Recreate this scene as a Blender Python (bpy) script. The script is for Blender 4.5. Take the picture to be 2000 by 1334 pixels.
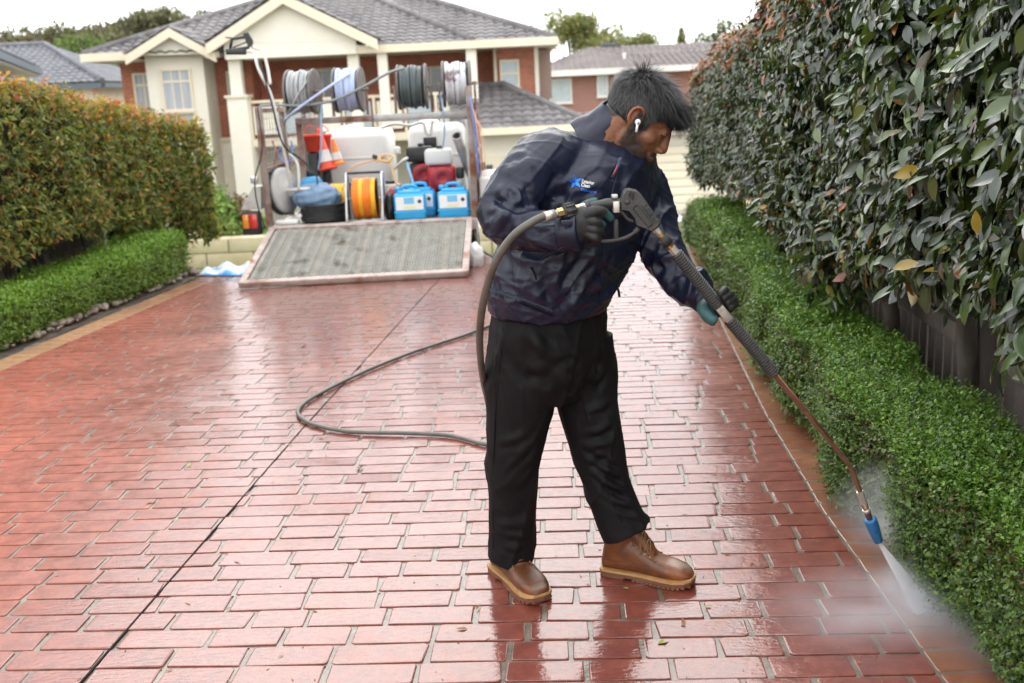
import bpy, bmesh, math, random
import numpy as np
from mathutils import Vector, Matrix, Euler
random.seed(7); np.random.seed(7)
SC = bpy.context.scene
COL = SC.collection
for o in list(bpy.data.objects): bpy.data.objects.remove(o)

# ------------------------------------------------------------------ camera
CAM_H, PITCH, ROLL, FPX = 1.53, math.radians(13.37), 0.047, 2000.0
cd = bpy.data.cameras.new('camera'); cam = bpy.data.objects.new('camera', cd); COL.objects.link(cam)
cd.sensor_width = 36.0; cd.lens = 36.0; cd.clip_start = 0.05; cd.clip_end = 2000
cam.matrix_world = Matrix.Translation((0, 0, CAM_H)) @ Matrix.Rotation(math.pi/2 - PITCH, 4, 'X') @ Matrix.Rotation(-ROLL, 4, 'Z')
cd.dof.use_dof = True; cd.dof.focus_distance = 2.95; cd.dof.aperture_fstop = 4.0
SC.camera = cam
# ------------------------------------------------------------------ sky: overcast
SUN_EL, SUN_AZ = math.radians(44), math.radians(-6)      # azimuth clockwise from +Y: ahead, a little to the left, behind cloud
w = bpy.data.worlds.new('World'); SC.world = w; w.use_nodes = True
nt = w.node_tree; nt.nodes.clear()
def wn(t, **k):
    n = nt.nodes.new(t)
    for a, b in k.items(): setattr(n, a, b)
    return n
out = wn('ShaderNodeOutputWorld'); bg = wn('ShaderNodeBackground'); bg.inputs[1].default_value = 0.10
sky = wn('ShaderNodeTexSky', sky_type='NISHITA', sun_disc=False); sky.sun_elevation = SUN_EL; sky.sun_rotation = SUN_AZ
sky.dust_density = 3.0; sky.ozone_density = 1.0
tc = wn('ShaderNodeTexCoord'); mp = wn('ShaderNodeMapping'); mp.inputs['Scale'].default_value = (1.2, 1.2, 5.0)
nz = wn('ShaderNodeTexNoise'); nz.inputs['Scale'].default_value = 2.4; nz.inputs['Detail'].default_value = 6; nz.inputs['Roughness'].default_value = .55
nt.links.new(tc.outputs['Generated'], mp.inputs[0]); nt.links.new(mp.outputs[0], nz.inputs['Vector'])
sep = wn('ShaderNodeSeparateXYZ'); nt.links.new(tc.outputs['Generated'], sep.inputs[0])
mr = wn('ShaderNodeMapRange'); nt.links.new(sep.outputs['Z'], mr.inputs['Value'])          # overcast luminance law: (1 + 2 sin h) / 3
mr.inputs['From Min'].default_value = 0; mr.inputs['From Max'].default_value = 1; mr.inputs['To Min'].default_value = 19.0; mr.inputs['To Max'].default_value = 25.0
cr = wn('ShaderNodeMapRange'); nt.links.new(nz.outputs['Fac'], cr.inputs['Value'])
cr.inputs['From Min'].default_value = .3; cr.inputs['From Max'].default_value = .7; cr.inputs['To Min'].default_value = .82; cr.inputs['To Max'].default_value = 1.16
mu = wn('ShaderNodeMath', operation='MULTIPLY'); nt.links.new(mr.outputs[0], mu.inputs[0]); nt.links.new(cr.outputs[0], mu.inputs[1])
cc = wn('ShaderNodeMixRGB', blend_type='MULTIPLY'); cc.inputs[0].default_value = 1; cc.inputs[1].default_value = (.965, .985, 1.0, 1)
nt.links.new(mu.outputs[0], cc.inputs[2])
mx = wn('ShaderNodeMixRGB'); mx.inputs[0].default_value = .9
nt.links.new(sky.outputs[0], mx.inputs[1]); nt.links.new(cc.outputs[0], mx.inputs[2])
nt.links.new(mx.outputs[0], bg.inputs[0]); nt.links.new(bg.outputs[0], out.inputs[0])
# ------------------------------------------------------------------ sun (soft, through cloud)
sd = bpy.data.lights.new('sun', 'SUN'); sd.energy = 0.85; sd.angle = math.radians(44); sd.color = (1, .96, .9)
so = bpy.data.objects.new('sun', sd); COL.objects.link(so)
sv = Vector((math.sin(SUN_AZ)*math.cos(SUN_EL), math.cos(SUN_AZ)*math.cos(SUN_EL), math.sin(SUN_EL)))
so.rotation_euler = sv.to_track_quat('Z', 'Y').to_euler()
# ------------------------------------------------------------------ exposure
vs = SC.view_settings; vs.view_transform = 'Standard'; vs.look = 'None'; vs.exposure = 0.40; vs.gamma = 1; vs.use_curve_mapping = False
SC.cycles.use_denoising = True; SC.cycles.use_adaptive_sampling = True; SC.cycles.adaptive_threshold = 0.03
SC.cycles.max_bounces = 6; SC.cycles.diffuse_bounces = 3; SC.cycles.glossy_bounces = 3; SC.cycles.transparent_max_bounces = 12; SC.cycles.volume_bounces = 4; SC.cycles.caustics_reflective = False; SC.cycles.caustics_refractive = False
SC.cycles.volume_step_rate = 2.0

# ================================================================== helpers
def A(px, py, Y):
    """where the sight line through a photo point (2000 x 1334) meets the upright plane at distance Y"""
    x, y = px-1000.0, py-667.0
    c, s = math.cos(ROLL), math.sin(ROLL)
    x, y = x*c - y*s, x*s + y*c
    d = Vector((x, FPX*math.cos(PITCH) - y*math.sin(PITCH), -FPX*math.sin(PITCH) - y*math.cos(PITCH)))
    return Vector((0, 0, CAM_H)) + d*(Y/d.y)
def G(px, py, z=0.0):
    """the same for a level plane at height z"""
    d = A(px, py, 1.0) - Vector((0, 0, CAM_H))
    return Vector((0, 0, CAM_H)) + d*((z-CAM_H)/d.z)
def lin(h):
    if isinstance(h, (tuple, list)): return tuple(h[:3]) + (1,)
    h = h.lstrip('#'); v = [int(h[i:i+2], 16)/255 for i in (0, 2, 4)]
    return tuple(x/12.92 if x <= .04045 else ((x+.055)/1.055)**2.4 for x in v) + (1,)
MATS = {}
def mat(name, c, c2=None, scale=6.0, rough=.5, rough2=None, metal=0.0, bump=0.0, bscale=60.0, bdist=.01, spec=.5, coat=0.0, coatr=.05, detail=4, lo=.35, hi=.65, c3=None, s3=2.0, lo3=.55, hi3=.7, stretch=None, sub=0.0, trans=0.0, world=False, attr=None):
    m = bpy.data.materials.new(name); m.use_nodes = True; MATS[name] = m
    t = m.node_tree; b = t.nodes['Principled BSDF']
    b.inputs['Metallic'].default_value = metal; b.inputs['Specular IOR Level'].default_value = spec
    b.inputs['Coat Weight'].default_value = coat; b.inputs['Coat Roughness'].default_value = coatr
    b.inputs['Subsurface Weight'].default_value = sub
    b.inputs['Transmission Weight'].default_value = trans
    if world:
        g = t.nodes.new('ShaderNodeNewGeometry'); vec = g.outputs['Position']
    else:
        g = t.nodes.new('ShaderNodeTexCoord'); vec = g.outputs['Object']
    if stretch:
        mpn = t.nodes.new('ShaderNodeMapping'); mpn.inputs['Scale'].default_value = stretch
        t.links.new(vec, mpn.inputs[0]); vec = mpn.outputs[0]
    def noise(s, d=detail):
        n = t.nodes.new('ShaderNodeTexNoise'); n.inputs['Scale'].default_value = s; n.inputs['Detail'].default_value = d
        n.inputs['Roughness'].default_value = .6
        t.links.new(vec, n.inputs['Vector']); return n.outputs['Fac']
    def ramp(f, a, bb):
        r = t.nodes.new('ShaderNodeMapRange'); r.inputs['From Min'].default_value = a; r.inputs['From Max'].default_value = bb
        t.links.new(f, r.inputs['Value']); return r.outputs[0]
    f = ramp(noise(scale), lo, hi)
    col = None
    c2 = c2 if c2 is not None else c
    mxn = t.nodes.new('ShaderNodeMixRGB'); mxn.inputs[1].default_value = lin(c); mxn.inputs[2].default_value = lin(c2)
    t.links.new(f, mxn.inputs[0]); col = mxn.outputs[0]
    if attr:
        an = t.nodes.new('ShaderNodeAttribute'); an.attribute_name = attr
        m2 = t.nodes.new('ShaderNodeMixRGB'); m2.blend_type = 'MULTIPLY'; m2.inputs[0].default_value = 1
        t.links.new(col, m2.inputs[1]); t.links.new(an.outputs['Color'], m2.inputs[2]); col = m2.outputs[0]
    if c3 is not None:
        f3 = ramp(noise(s3, 6), lo3, hi3)
        m3 = t.nodes.new('ShaderNodeMixRGB'); m3.inputs[2].default_value = lin(c3)
        t.links.new(f3, m3.inputs[0]); t.links.new(col, m3.inputs[1]); col = m3.outputs[0]
    t.links.new(col, b.inputs['Base Color'])
    if rough2 is not None:
        rr = t.nodes.new('ShaderNodeMapRange'); rr.inputs['From Min'].default_value = lo; rr.inputs['From Max'].default_value = hi
        rr.inputs['To Min'].default_value = rough; rr.inputs['To Max'].default_value = rough2
        t.links.new(noise(scale*1.7), rr.inputs['Value']); t.links.new(rr.outputs[0], b.inputs['Roughness'])
    else: b.inputs['Roughness'].default_value = rough
    if bump > 0:
        bn = t.nodes.new('ShaderNodeBump'); bn.inputs['Strength'].default_value = bump; bn.inputs['Distance'].default_value = bdist
        t.links.new(noise(bscale, 5), bn.inputs['Height']); t.links.new(bn.outputs[0], b.inputs['Normal'])
    return m

def tag(o, label=None, cat=None, group=None, kind=None):
    if label: o['label'] = label
    if cat: o['category'] = cat
    if group: o['group'] = group
    if kind: o['kind'] = kind
    return o
def empty(name, loc=(0, 0, 0), label=None, cat=None, group=None, kind=None):
    o = bpy.data.objects.new(name, None); o.empty_display_size = .1; COL.objects.link(o); o.location = loc
    return tag(o, label, cat, group, kind)
def link(name, me, m=None, parent=None):
    o = bpy.data.objects.new(name, me); COL.objects.link(o)
    if m is not None and len(me.materials) == 0: me.materials.append(m if not isinstance(m, str) else MATS[m])
    if parent is not None:
        o.parent = parent
        # parts are modelled in world space: cancel the parents' placing
        M = Matrix.Identity(4); p = parent
        while p is not None:
            M = Matrix.LocRotScale(p.location, p.rotation_euler, p.scale) @ M; p = p.parent
        loc, rot, sca = M.inverted().decompose()
        o.location = loc; o.rotation_euler = rot.to_euler(); o.scale = sca
    return o
class MB:
    """collects solid shapes for one mesh"""
    def __init__(s): s.v = []; s.f = []; s.sm = []
    def add(s, v, f, smooth=False):
        n = len(s.v); s.v += [tuple(p) for p in v]; s.f += [tuple(i+n for i in q) for q in f]; s.sm += [smooth]*len(f); return s
    def box(s, c, d, rot=None, bev=0.0):
        hx, hy, hz = d[0]/2, d[1]/2, d[2]/2
        R = (rot if isinstance(rot, Matrix) else Euler(rot).to_matrix()) if rot is not None else Matrix.Identity(3)
        c = Vector(c)
        if bev <= 0:
            P = [Vector((x*hx, y*hy, z*hz)) for x in (-1, 1) for y in (-1, 1) for z in (-1, 1)]
            s.add([c + R @ p for p in P], [(0, 1, 3, 2), (4, 6, 7, 5), (0, 4, 5, 1), (2, 3, 7, 6), (0, 2, 6, 4), (1, 5, 7, 3)])
        else:
            bm = bmesh.new(); bmesh.ops.create_cube(bm, size=1)
            bmesh.ops.scale(bm, vec=Vector(d), verts=bm.verts)
            bmesh.ops.bevel(bm, geom=list(bm.edges), offset=min(bev, min(d)*.49), segments=2, profile=.5, affect='EDGES')
            bm.verts.ensure_lookup_table()
            s.add([c + R @ v.co for v in bm.verts], [tuple(v.index for v in f.verts) for f in bm.faces], True)
            bm.free()
        return s
    def box2(s, a, b, bev=0.0):
        a, b = Vector(a), Vector(b)
        return s.box((a+b)/2, [abs(x) for x in (b-a)], None, bev)
    def tube(s, pts, r, n=10, caps=True, smooth=True, flat=1.0, up=None):
        pts = [Vector(p) for p in pts]
        rs = r if isinstance(r, (list, tuple)) else [r]*len(pts)
        T = []
        for i in range(len(pts)):
            a = pts[max(0, i-1)]; b = pts[min(len(pts)-1, i+1)]
            t = (b-a); T.append(t.normalized() if t.length > 1e-9 else Vector((0, 0, 1)))
        u = Vector(up) if up is not None else (Vector((0, 0, 1)) if abs(T[0].z) < .9 else Vector((1, 0, 0)))
        V = []
        for p, t, rr in zip(pts, T, rs):
            u = (u - t*u.dot(t)); u = u.normalized() if u.length > 1e-6 else t.orthogonal().normalized()
            v = t.cross(u)
            for k in range(n):
                a = 2*math.pi*k/n
                V.append(p + u*(math.cos(a)*rr*flat) + v*(math.sin(a)*rr))
        F = [(i*n+k, i*n+(k+1) % n, (i+1)*n+(k+1) % n, (i+1)*n+k) for i in range(len(pts)-1) for k in range(n)]
        s.add(V, F, smooth)
        if caps:
            m = len(s.v) - len(V)
            s.f += [tuple(m+k for k in reversed(range(n))), tuple(m+(len(pts)-1)*n+k for k in range(n))]; s.sm += [False, False]
        return s
    def lathe(s, prof, o=(0, 0, 0), ax=(0, 0, 1), n=24, smooth=True, caps=True):
        """prof: (radius, height) along ax from o"""
        o = Vector(o); ax = Vector(ax).normalized(); u = ax.orthogonal().normalized(); v = ax.cross(u)
        V = [o + ax*h + (u*math.cos(2*math.pi*k/n) + v*math.sin(2*math.pi*k/n))*r for r, h in prof for k in range(n)]
        F = [(i*n+k, i*n+(k+1) % n, (i+1)*n+(k+1) % n, (i+1)*n+k) for i in range(len(prof)-1) for k in range(n)]
        s.add(V, F, smooth)
        if caps:
            m = len(s.v) - len(V)
            s.f += [tuple(m+k for k in reversed(range(n))), tuple(m+(len(prof)-1)*n+k for k in range(n))]; s.sm += [False, False]
        return s
    def prism(s, poly, o, u, v, w, depth, smooth=False):
        """polygon (a, b) in the plane u, v at o, pushed out by depth along w"""
        o, u, v, w = Vector(o), Vector(u), Vector(v), Vector(w)
        n = len(poly)
        V = [o + u*a + v*b for a, b in poly] + [o + u*a + v*b + w*depth for a, b in poly]
        F = [tuple(reversed(range(n))), tuple(range(n, 2*n))] + [(i, (i+1) % n, n+(i+1) % n, n+i) for i in range(n)]
        return s.add(V, F, smooth)
    def mesh(s, name, m=None):
        me = bpy.data.meshes.new(name); me.from_pydata(s.v, [], s.f); me.update()
        me.polygons.foreach_set('use_smooth', s.sm)
        if m is not None: me.materials.append(MATS[m] if isinstance(m, str) else m)
        bm = bmesh.new(); bm.from_mesh(me); bmesh.ops.recalc_face_normals(bm, faces=bm.faces); bm.to_mesh(me); bm.free()
        return me
    def build(s, name, m=None, parent=None, label=None):
        o = link(name, s.mesh(name, m), None, parent)
        if label: o['label'] = label
        return o
def npmesh(name, V, F, m=None, smooth=False, attr=None):
    """big mesh from arrays: V (n,3), F (m,k) with one face size"""
    me = bpy.data.meshes.new(name); k = F.shape[1]
    me.vertices.add(len(V)); me.vertices.foreach_set('co', np.ascontiguousarray(V, dtype=np.float32).ravel())
    me.loops.add(F.size); me.loops.foreach_set('vertex_index', np.ascontiguousarray(F, dtype=np.int32).ravel())
    me.polygons.add(len(F)); me.polygons.foreach_set('loop_start', np.arange(0, F.size, k, dtype=np.int32))
    me.polygons.foreach_set('use_smooth', np.full(len(F), smooth, dtype=bool))
    if attr is not None:
        for an, arr in attr.items():
            a = me.attributes.new(an, 'FLOAT_COLOR', 'POINT')
            c4 = np.ones((len(V), 4), dtype=np.float32); c4[:, :3] = arr; a.data.foreach_set('color', c4.ravel())
    me.update(calc_edges=True)
    if m is not None: me.materials.append(MATS[m] if isinstance(m, str) else m)
    return me
def bez(P, n=40):
    """smooth curve through the points P (Catmull-Rom)"""
    P = [Vector(p) for p in P]; P = [P[0]*2-P[1]] + P + [P[-1]*2-P[-2]]
    out = []; seg = len(P)-3
    for i in range(seg):
        a, b, c, d = P[i:i+4]
        k = max(2, n//seg)
        for j in range(k):
            t = j/k
            out.append(.5*((2*b) + (c-a)*t + (2*a-5*b+4*c-d)*t*t + (3*b-a-3*c+d)*t**3))
    out.append(P[-2]); return out
def copy_tree(o, parent=None, M=None):
    c = o.copy(); COL.objects.link(c); c.parent = parent
    for ch in o.children: copy_tree(ch, c)
    return c
def rot_to(a, b=(0, 0, 1)):
    return Vector(b).rotation_difference(Vector(a)).to_matrix()
# ================================================================== ground, road, driveway
def proj(p):
    X, Y, Z = p[0], p[1], p[2]-CAM_H
    f = Y*math.cos(PITCH) - Z*math.sin(PITCH); v = -Y*math.sin(PITCH) - Z*math.cos(PITCH)
    if f < .05: return None
    x, y = FPX*X/f, FPX*v/f
    c, s = math.cos(ROLL), math.sin(ROLL)
    return 1000 + x*c + y*s, 667 - x*s + y*c, f
GP = [(-60, -.05), (9.95, -.05), (10.3, -.06), (11, -.14), (14, -.62), (18, -1.52), (20, -1.72), (22.25, -1.74), (22.3, -1.3), (24, -1.35), (30, -2.08), (70, -2.1), (95, -1.5), (300, 3)]
def gz(Y):
    for (a, za), (b, zb) in zip(GP, GP[1:]):
        if a <= Y <= b: return za + (zb-za)*(Y-a)/(b-a)
    return GP[-1][1]
def sheet(name, xs, ys, dz, m, kind='structure', parent=None):
    V = [(x, y, gz(y)+dz) for y in ys for x in xs]; n = len(xs)
    F = [(j*n+i, j*n+i+1, (j+1)*n+i+1, (j+1)*n+i) for j in range(len(ys)-1) for i in range(n-1)]
    b = MB(); b.add(V, F, True); o = b.build(name, m, parent)
    if parent is None: tag(o, kind=kind)
    return o
mat('grass_ground', (.12, .125, .06), (.20, .18, .12), 3, rough=.9, bump=.6, bscale=90, world=True)
mat('asphalt', (.055, .055, .056), (.08, .08, .08), 30, rough=.75, bump=.4, bscale=160, world=True)
mat('concrete', (.36, .35, .33), (.45, .44, .41), 3, rough=.7, bump=.2, bscale=80, world=True)
mat('soil', (.06, .042, .03), (.11, .08, .058), 14, rough=.85, bump=.8, bscale=60, bdist=.02, world=True)
sheet('ground', [-160, -60, -30, -12, -6, 0, 6, 12, 30, 60, 160], [a for a, _ in GP], 0, 'grass_ground')
sheet('road', [-60, 60], [11.4, 14, 17.6], .012, 'asphalt')
sheet('house_driveway', [3.4, 9.6], [22.5, 24, 30, 31.6], .02, 'concrete')
mat('lawn', (.10, .17, .03), (.16, .24, .05), 9, rough=.9, bump=.6, bscale=90, world=True)
sheet('verge', [-60, 60], [19.95, 22], .015, 'lawn')
sheet('footpath', [-60, 60], [18.4, 19.9], .012, 'concrete')

def interp(P, y):
    if y <= P[0][0]: (a, xa), (b, xb) = P[0], P[1]
    elif y >= P[-1][0]: (a, xa), (b, xb) = P[-2], P[-1]
    else:
        for i in range(len(P)-1):
            if P[i][0] <= y <= P[i+1][0]: (a, xa), (b, xb) = P[i], P[i+1]; break
    return xa + (xb-xa)*(y-a)/(b-a)
ER = [(-4, 1.02), (0, 1.06), (2.4, 1.085), (3.5, 1.115), (4.7, 1.20), (6.4, 1.375), (8.2, 1.57), (10.2, 1.80)]
EL = [(-4, -4.4), (2, -3.85), (6.28, -3.24), (7.5, -3.055), (9.55, -2.765), (10.2, -2.67)]
def xr(y): return interp(ER, y)
def xl(y): return interp(EL, y)

def wet_material(name, ca, cb, cc_, dry_left=True, joint=False):
    """coloured concrete under a film of water; wetter towards the washed side"""
    m = bpy.data.materials.new(name); m.use_nodes = True; MATS[name] = m
    t = m.node_tree; b = t.nodes['Principled BSDF']; N = t.nodes.new; L = t.links.new
    g = N('ShaderNodeNewGeometry'); P = g.outputs['Position']
    def noise(s, d=4, st=None, rg=.6):
        n = N('ShaderNodeTexNoise'); n.inputs['Scale'].default_value = s; n.inputs['Detail'].default_value = d; n.inputs['Roughness'].default_value = rg
        v = P
        if st:
            q = N('ShaderNodeMapping'); q.inputs['Scale'].default_value = st; L(P, q.inputs[0]); v = q.outputs[0]
        L(v, n.inputs['Vector']); return n.outputs['Fac']
    def rng(f, a, c, x=0., y=1.):
        r = N('ShaderNodeMapRange'); r.inputs['From Min'].default_value = a; r.inputs['From Max'].default_value = c
        r.inputs['To Min'].default_value = x; r.inputs['To Max'].default_value = y; L(f, r.inputs['Value']); return r.outputs[0]
    def mix(f, x, y):
        q = N('ShaderNodeMixRGB'); L(f, q.inputs[0])
        for i, s in ((1, x), (2, y)):
            if isinstance(s, tuple): q.inputs[i].default_value = s
            else: L(s, q.inputs[i])
        return q.outputs[0]
    def math_(op, x, y):
        q = N('ShaderNodeMath'); q.operation = op; q.use_clamp = op == 'ADD'
        for i, s in ((0, x), (1, y)):
            if isinstance(s, (int, float)): q.inputs[i].default_value = s
            else: L(s, q.inputs[i])
        return q.outputs[0]
    sx = N('ShaderNodeSeparateXYZ'); L(P, sx.inputs[0])
    med = noise(16, 3); fine = noise(75, 3); big = noise(1.2, 4)
    # wetness: full on the washed half, thinning out to the left
    q1 = N('ShaderNodeMath'); q1.operation = 'MULTIPLY_ADD'; L(sx.outputs['Y'], q1.inputs[0]); q1.inputs[1].default_value = .22; L(sx.outputs['X'], q1.inputs[2])
    wv = math_('ADD', rng(q1.outputs[0], -1.75, -.25), rng(big, .35, .7, -.3, .3))
    c = mix(rng(med, .38, .62), lin(ca), lin(cb))
    c = mix(rng(fine, .56, .72, 0, .5), c, lin(cc_))
    d = N('ShaderNodeMixRGB'); d.blend_type = 'MULTIPLY'; L(rng(wv, 0, .9, 0, 1), d.inputs[0]); L(c, d.inputs[1]); d.inputs[2].default_value = (.50, .32, .28, 1) if not joint else (.62, .58, .54, 1)
    L(d.outputs[0], b.inputs['Base Color'])
    pud = rng(math_('ADD', wv, rng(med, .3, .7, -.18, .2)), .45, 1.0)
    b.inputs['Roughness'].default_value = .6
    b.inputs['Coat IOR'].default_value = 1.60 if not joint else 1.40
    L(rng(wv, .1, .85, .08, 1.0), b.inputs['Coat Weight']); b.inputs['Specular IOR Level'].default_value = .25
    L(rng(pud, 0, 1, .26, .06), b.inputs['Coat Roughness'])
    b1 = N('ShaderNodeBump'); b1.inputs['Strength'].default_value = .7; b1.inputs['Distance'].default_value = .004
    L(math_('ADD', math_('MULTIPLY', fine, .4), med), b1.inputs['Height']); L(b1.outputs[0], b.inputs['Normal'])
    # the film itself: small wavelets, and the grain that pokes through where it is thin
    b2 = N('ShaderNodeBump'); b2.inputs['Distance'].default_value = .0035
    rip = math_('ADD', noise(22, 3, (1.0, 3.2, 1)), math_('MULTIPLY', med, .5))
    L(math_('ADD', rip, math_('MULTIPLY', fine, rng(pud, 0, 1, .8, .10))), b2.inputs['Height'])
    L(rng(pud, 0, 1, .45, .42), b2.inputs['Strength'])
    L(b2.outputs[0], b.inputs['Coat Normal'])
    return m
wet_material('wet_brick', (.35, .108, .070), (.25, .070, .045), (.43, .19, .13))
wet_material('wet_joint', (.26, .225, .185), (.16, .13, .10), (.32, .29, .25), joint=True)
wet_material('wet_tan', (.44, .25, .13), (.36, .19, .095), (.50, .33, .20))
mat('sealant', (.012, .010, .009), (.03, .024, .02), 40, rough=.9, spec=.1, world=True)

ys = [-4, -2, 0, 1.2, 2.4, 3.5, 4.7, 5.5, 6.4, 7.5, 8.2, 9.3, 10.2]
db = MB()
V = []
for y in ys: V += [(xl(y)-.24, y, 0), (xr(y)+.24, y, 0)]
n = len(V); V += [(a, b, -.12) for a, b, _ in V]
F = [(2*i, 2*i+1, 2*i+3, 2*i+2) for i in range(len(ys)-1)] + [(n+2*i+2, n+2*i+3, n+2*i+1, n+2*i) for i in range(len(ys)-1)]
F += [(2*i+2, 2*i+n+2, 2*i+n, 2*i) for i in range(len(ys)-1)] + [(2*i+1, 2*i+n+1, 2*i+n+3, 2*i+3) for i in range(len(ys)-1)] + [(0, n, n+1, 1), (n-2, n-1, 2*n-1, 2*n-2)]
db.add(V, F); driveway = db.build('driveway', 'wet_joint'); tag(driveway, kind='structure')

BR_Z = .0045
def brick_template(L_, W_, m, r=.008, jit=.0024, name='brick'):
    """rounded plate with eased edges, irregular like a stencilled brick"""
    rng_ = random
    pts = []
    for cx, cy, a0 in ((L_/2-r, W_/2-r, 0), (-L_/2+r, W_/2-r, 90), (-L_/2+r, -W_/2+r, 180), (L_/2-r, -W_/2+r, 270)):
        for k in range(3):
            a = math.radians(a0 + 45*k); rr = r*rng_.uniform(.8, 1.25)
            pts.append((cx + math.cos(a)*rr + rng_.uniform(-jit, jit), cy + math.sin(a)*rr + rng_.uniform(-jit, jit)*.4))
        if a0 in (0, 180):  # a wobble half way along the long edge end
            pass
    N_ = len(pts)
    V = [(x, y, -.004) for x, y in pts] + [(x*(1-.0012/L_*2), y*(1-.0012/W_*2), BR_Z-.0012) for x, y in pts] + [(x*(1-.0035/L_*2), y*(1-.0035/W_*2), BR_Z + rng_.uniform(-.0004, .0004)) for x, y in pts]
    F = [(k*N_+i, k*N_+(i+1) % N_, (k+1)*N_+(i+1) % N_, (k+1)*N_+i) for k in range(2) for i in range(N_)] + [tuple(range(2*N_, 3*N_))]
    b = MB(); b.add(V, F, False); me = b.mesh(name, m)
    return me, np.array(V), F
TPL = [brick_template(.2, .1015, 'wet_brick') for _ in range(10)]
ROWA, COLA, ROWP = -.052, .060, .108
rd = Vector((math.cos(ROWA), math.sin(ROWA), 0)); cv = Vector((math.sin(COLA), math.cos(COLA), 0)); O0 = Vector((0, 2.03, 0))
cells = []
random.seed(11)
for k in range(-16, 76):
    t = (k+.5)*ROWP
    def edge(fn):
        s = 0.0
        for _ in range(6):
            p = O0 + rd*s + cv*t; s += (fn(p.y) - p.x)/rd.x
        return s
    s0, s1 = edge(xl)+.006, edge(xr)-.003
    s = s0 - random.uniform(0, .15)
    while s < s1-.03:
        L_ = random.choice((.18, .21, .23, .245, .255, .27)) + random.uniform(-.008, .008)
        a, b_ = max(s, s0), min(s+L_, s1)
        if s1-b_ < .05: b_ = s1
        if b_-a > .03: cells.append((a, b_, t))
        s = b_
def cell_place(c):
    a, b_, t = c; p = O0 + rd*((a+b_)/2) + cv*t; return p, (b_-a-.013)
scored = []
for i, c in enumerate(cells):
    p, L_ = cell_place(c); q = proj(p)
    vis = q and -60 < q[0] < 2060 and -60 < q[1] < 1400
    scored.append((L_/q[2]**3 if vis else 0, i))
scored.sort(reverse=True); single = {i for s, i in scored[:300] if s > 0}
RV, RF = [], []; nv = 0
for i, c in enumerate(cells):
    p, L_ = cell_place(c); ti = random.randrange(10); flip = random.random() < .5
    ang = ROWA + random.uniform(-.008, .008) + (math.pi if flip else 0); dz = random.uniform(-.0008, .0008)
    if i in single:
        o = bpy.data.objects.new('brick', TPL[ti][0]); COL.objects.link(o); o.parent = driveway
        o.location = (p.x, p.y, dz); o.rotation_euler = (random.gauss(0, .011), random.gauss(0, .006), ang); o.scale = (L_/.2, 1, 1)
    else:
        V = TPL[ti][1].copy(); V[:, 0] *= L_/.2
        ca, sa = math.cos(ang), math.sin(ang)
        W = np.stack([V[:, 0]*ca - V[:, 1]*sa + p.x, V[:, 0]*sa + V[:, 1]*ca + p.y, V[:, 2]+dz + V[:, 1]*random.gauss(0, .011) + V[:, 0]*random.gauss(0, .006)], 1)
        RV.append(W); RF += [tuple(j+nv for j in f) for f in TPL[ti][2]]; nv += len(V)
me = bpy.data.meshes.new('brick_field'); me.from_pydata(np.concatenate(RV).tolist(), [], RF); me.update(); me.materials.append(MATS['wet_brick'])
o = link('brick_field', me, None, driveway); tag(o, kind='stuff')
# tan border courses
TB = [brick_template(.106, .186, 'wet_tan', r=.008, name='border_brick') for _ in range(6)]
for side, fn, y0, y1 in ((1, xr, 1.2, 10.1), (-1, xl, 4.4, 10.1)):
    y = y0
    while y < y1:
        x = fn(y); dx = (fn(y+.05)-fn(y-.05))/.1; ang = math.atan(dx)
        o = bpy.data.objects.new('border_brick', random.choice(TB)[0]); COL.objects.link(o); o.parent = driveway
        o.location = (x + side*.0935, y, random.uniform(-.001, .001)-.0028); o.rotation_euler = (0, 0, math.pi/2 - ang + random.uniform(-.02, .02) + math.pi*random.randrange(2))
        y += .116*math.cos(ang)
jp = [(-1.36, 1.2), (-1.242, 2.57), (-1.044, 4.777), (-.84, 6.75), (-.638, 8.706), (-.47, 10.15)]
jb = MB()
for (xa, ya), (xb, yb) in zip(jp, jp[1:]):
    c = Vector(((xa+xb)/2, (ya+yb)/2, BR_Z-.001)); jb.box(c, (.0065, math.hypot(xb-xa, yb-ya)+.002, .005), (0, 0, -math.atan2(xb-xa, yb-ya)))
jb.build('control_joint', 'sealant', driveway)
# garden beds
def bed(name, pts_in, pts_out):
    b = MB(); V = []; n = len(pts_in)
    for (a, c) in zip(pts_in, pts_out):
        for k in range(9):
            t = k/8; V.append((a[0]+(c[0]-a[0])*t, a[1]+(c[1]-a[1])*t, .0 + .035*min(1, 3*t) + random.uniform(-.006, .012)))
    F = [(j*9+i, j*9+i+1, (j+1)*9+i+1, (j+1)*9+i) for j in range(n-1) for i in range(8)]
    b.add(V, F, True); o = b.build(name, 'soil'); tag(o, kind='structure'); return o
yy = [1+.25*i for i in range(37)]
bed('garden_bed_right', [(xr(y)+.20, y) for y in yy], [(xr(y)+1.6, y) for y in yy])
gbl = bed('garden_bed_left', [(xl(y)-.20, y) for y in yy], [(xl(y)-2.4, y) for y in yy])
mat('pebble', (.20, .14, .11), (.34, .27, .22), 3, rough=.5, bump=.3, bscale=40, c3=(.13, .09, .075), s3=1.3)
ST = []
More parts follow.
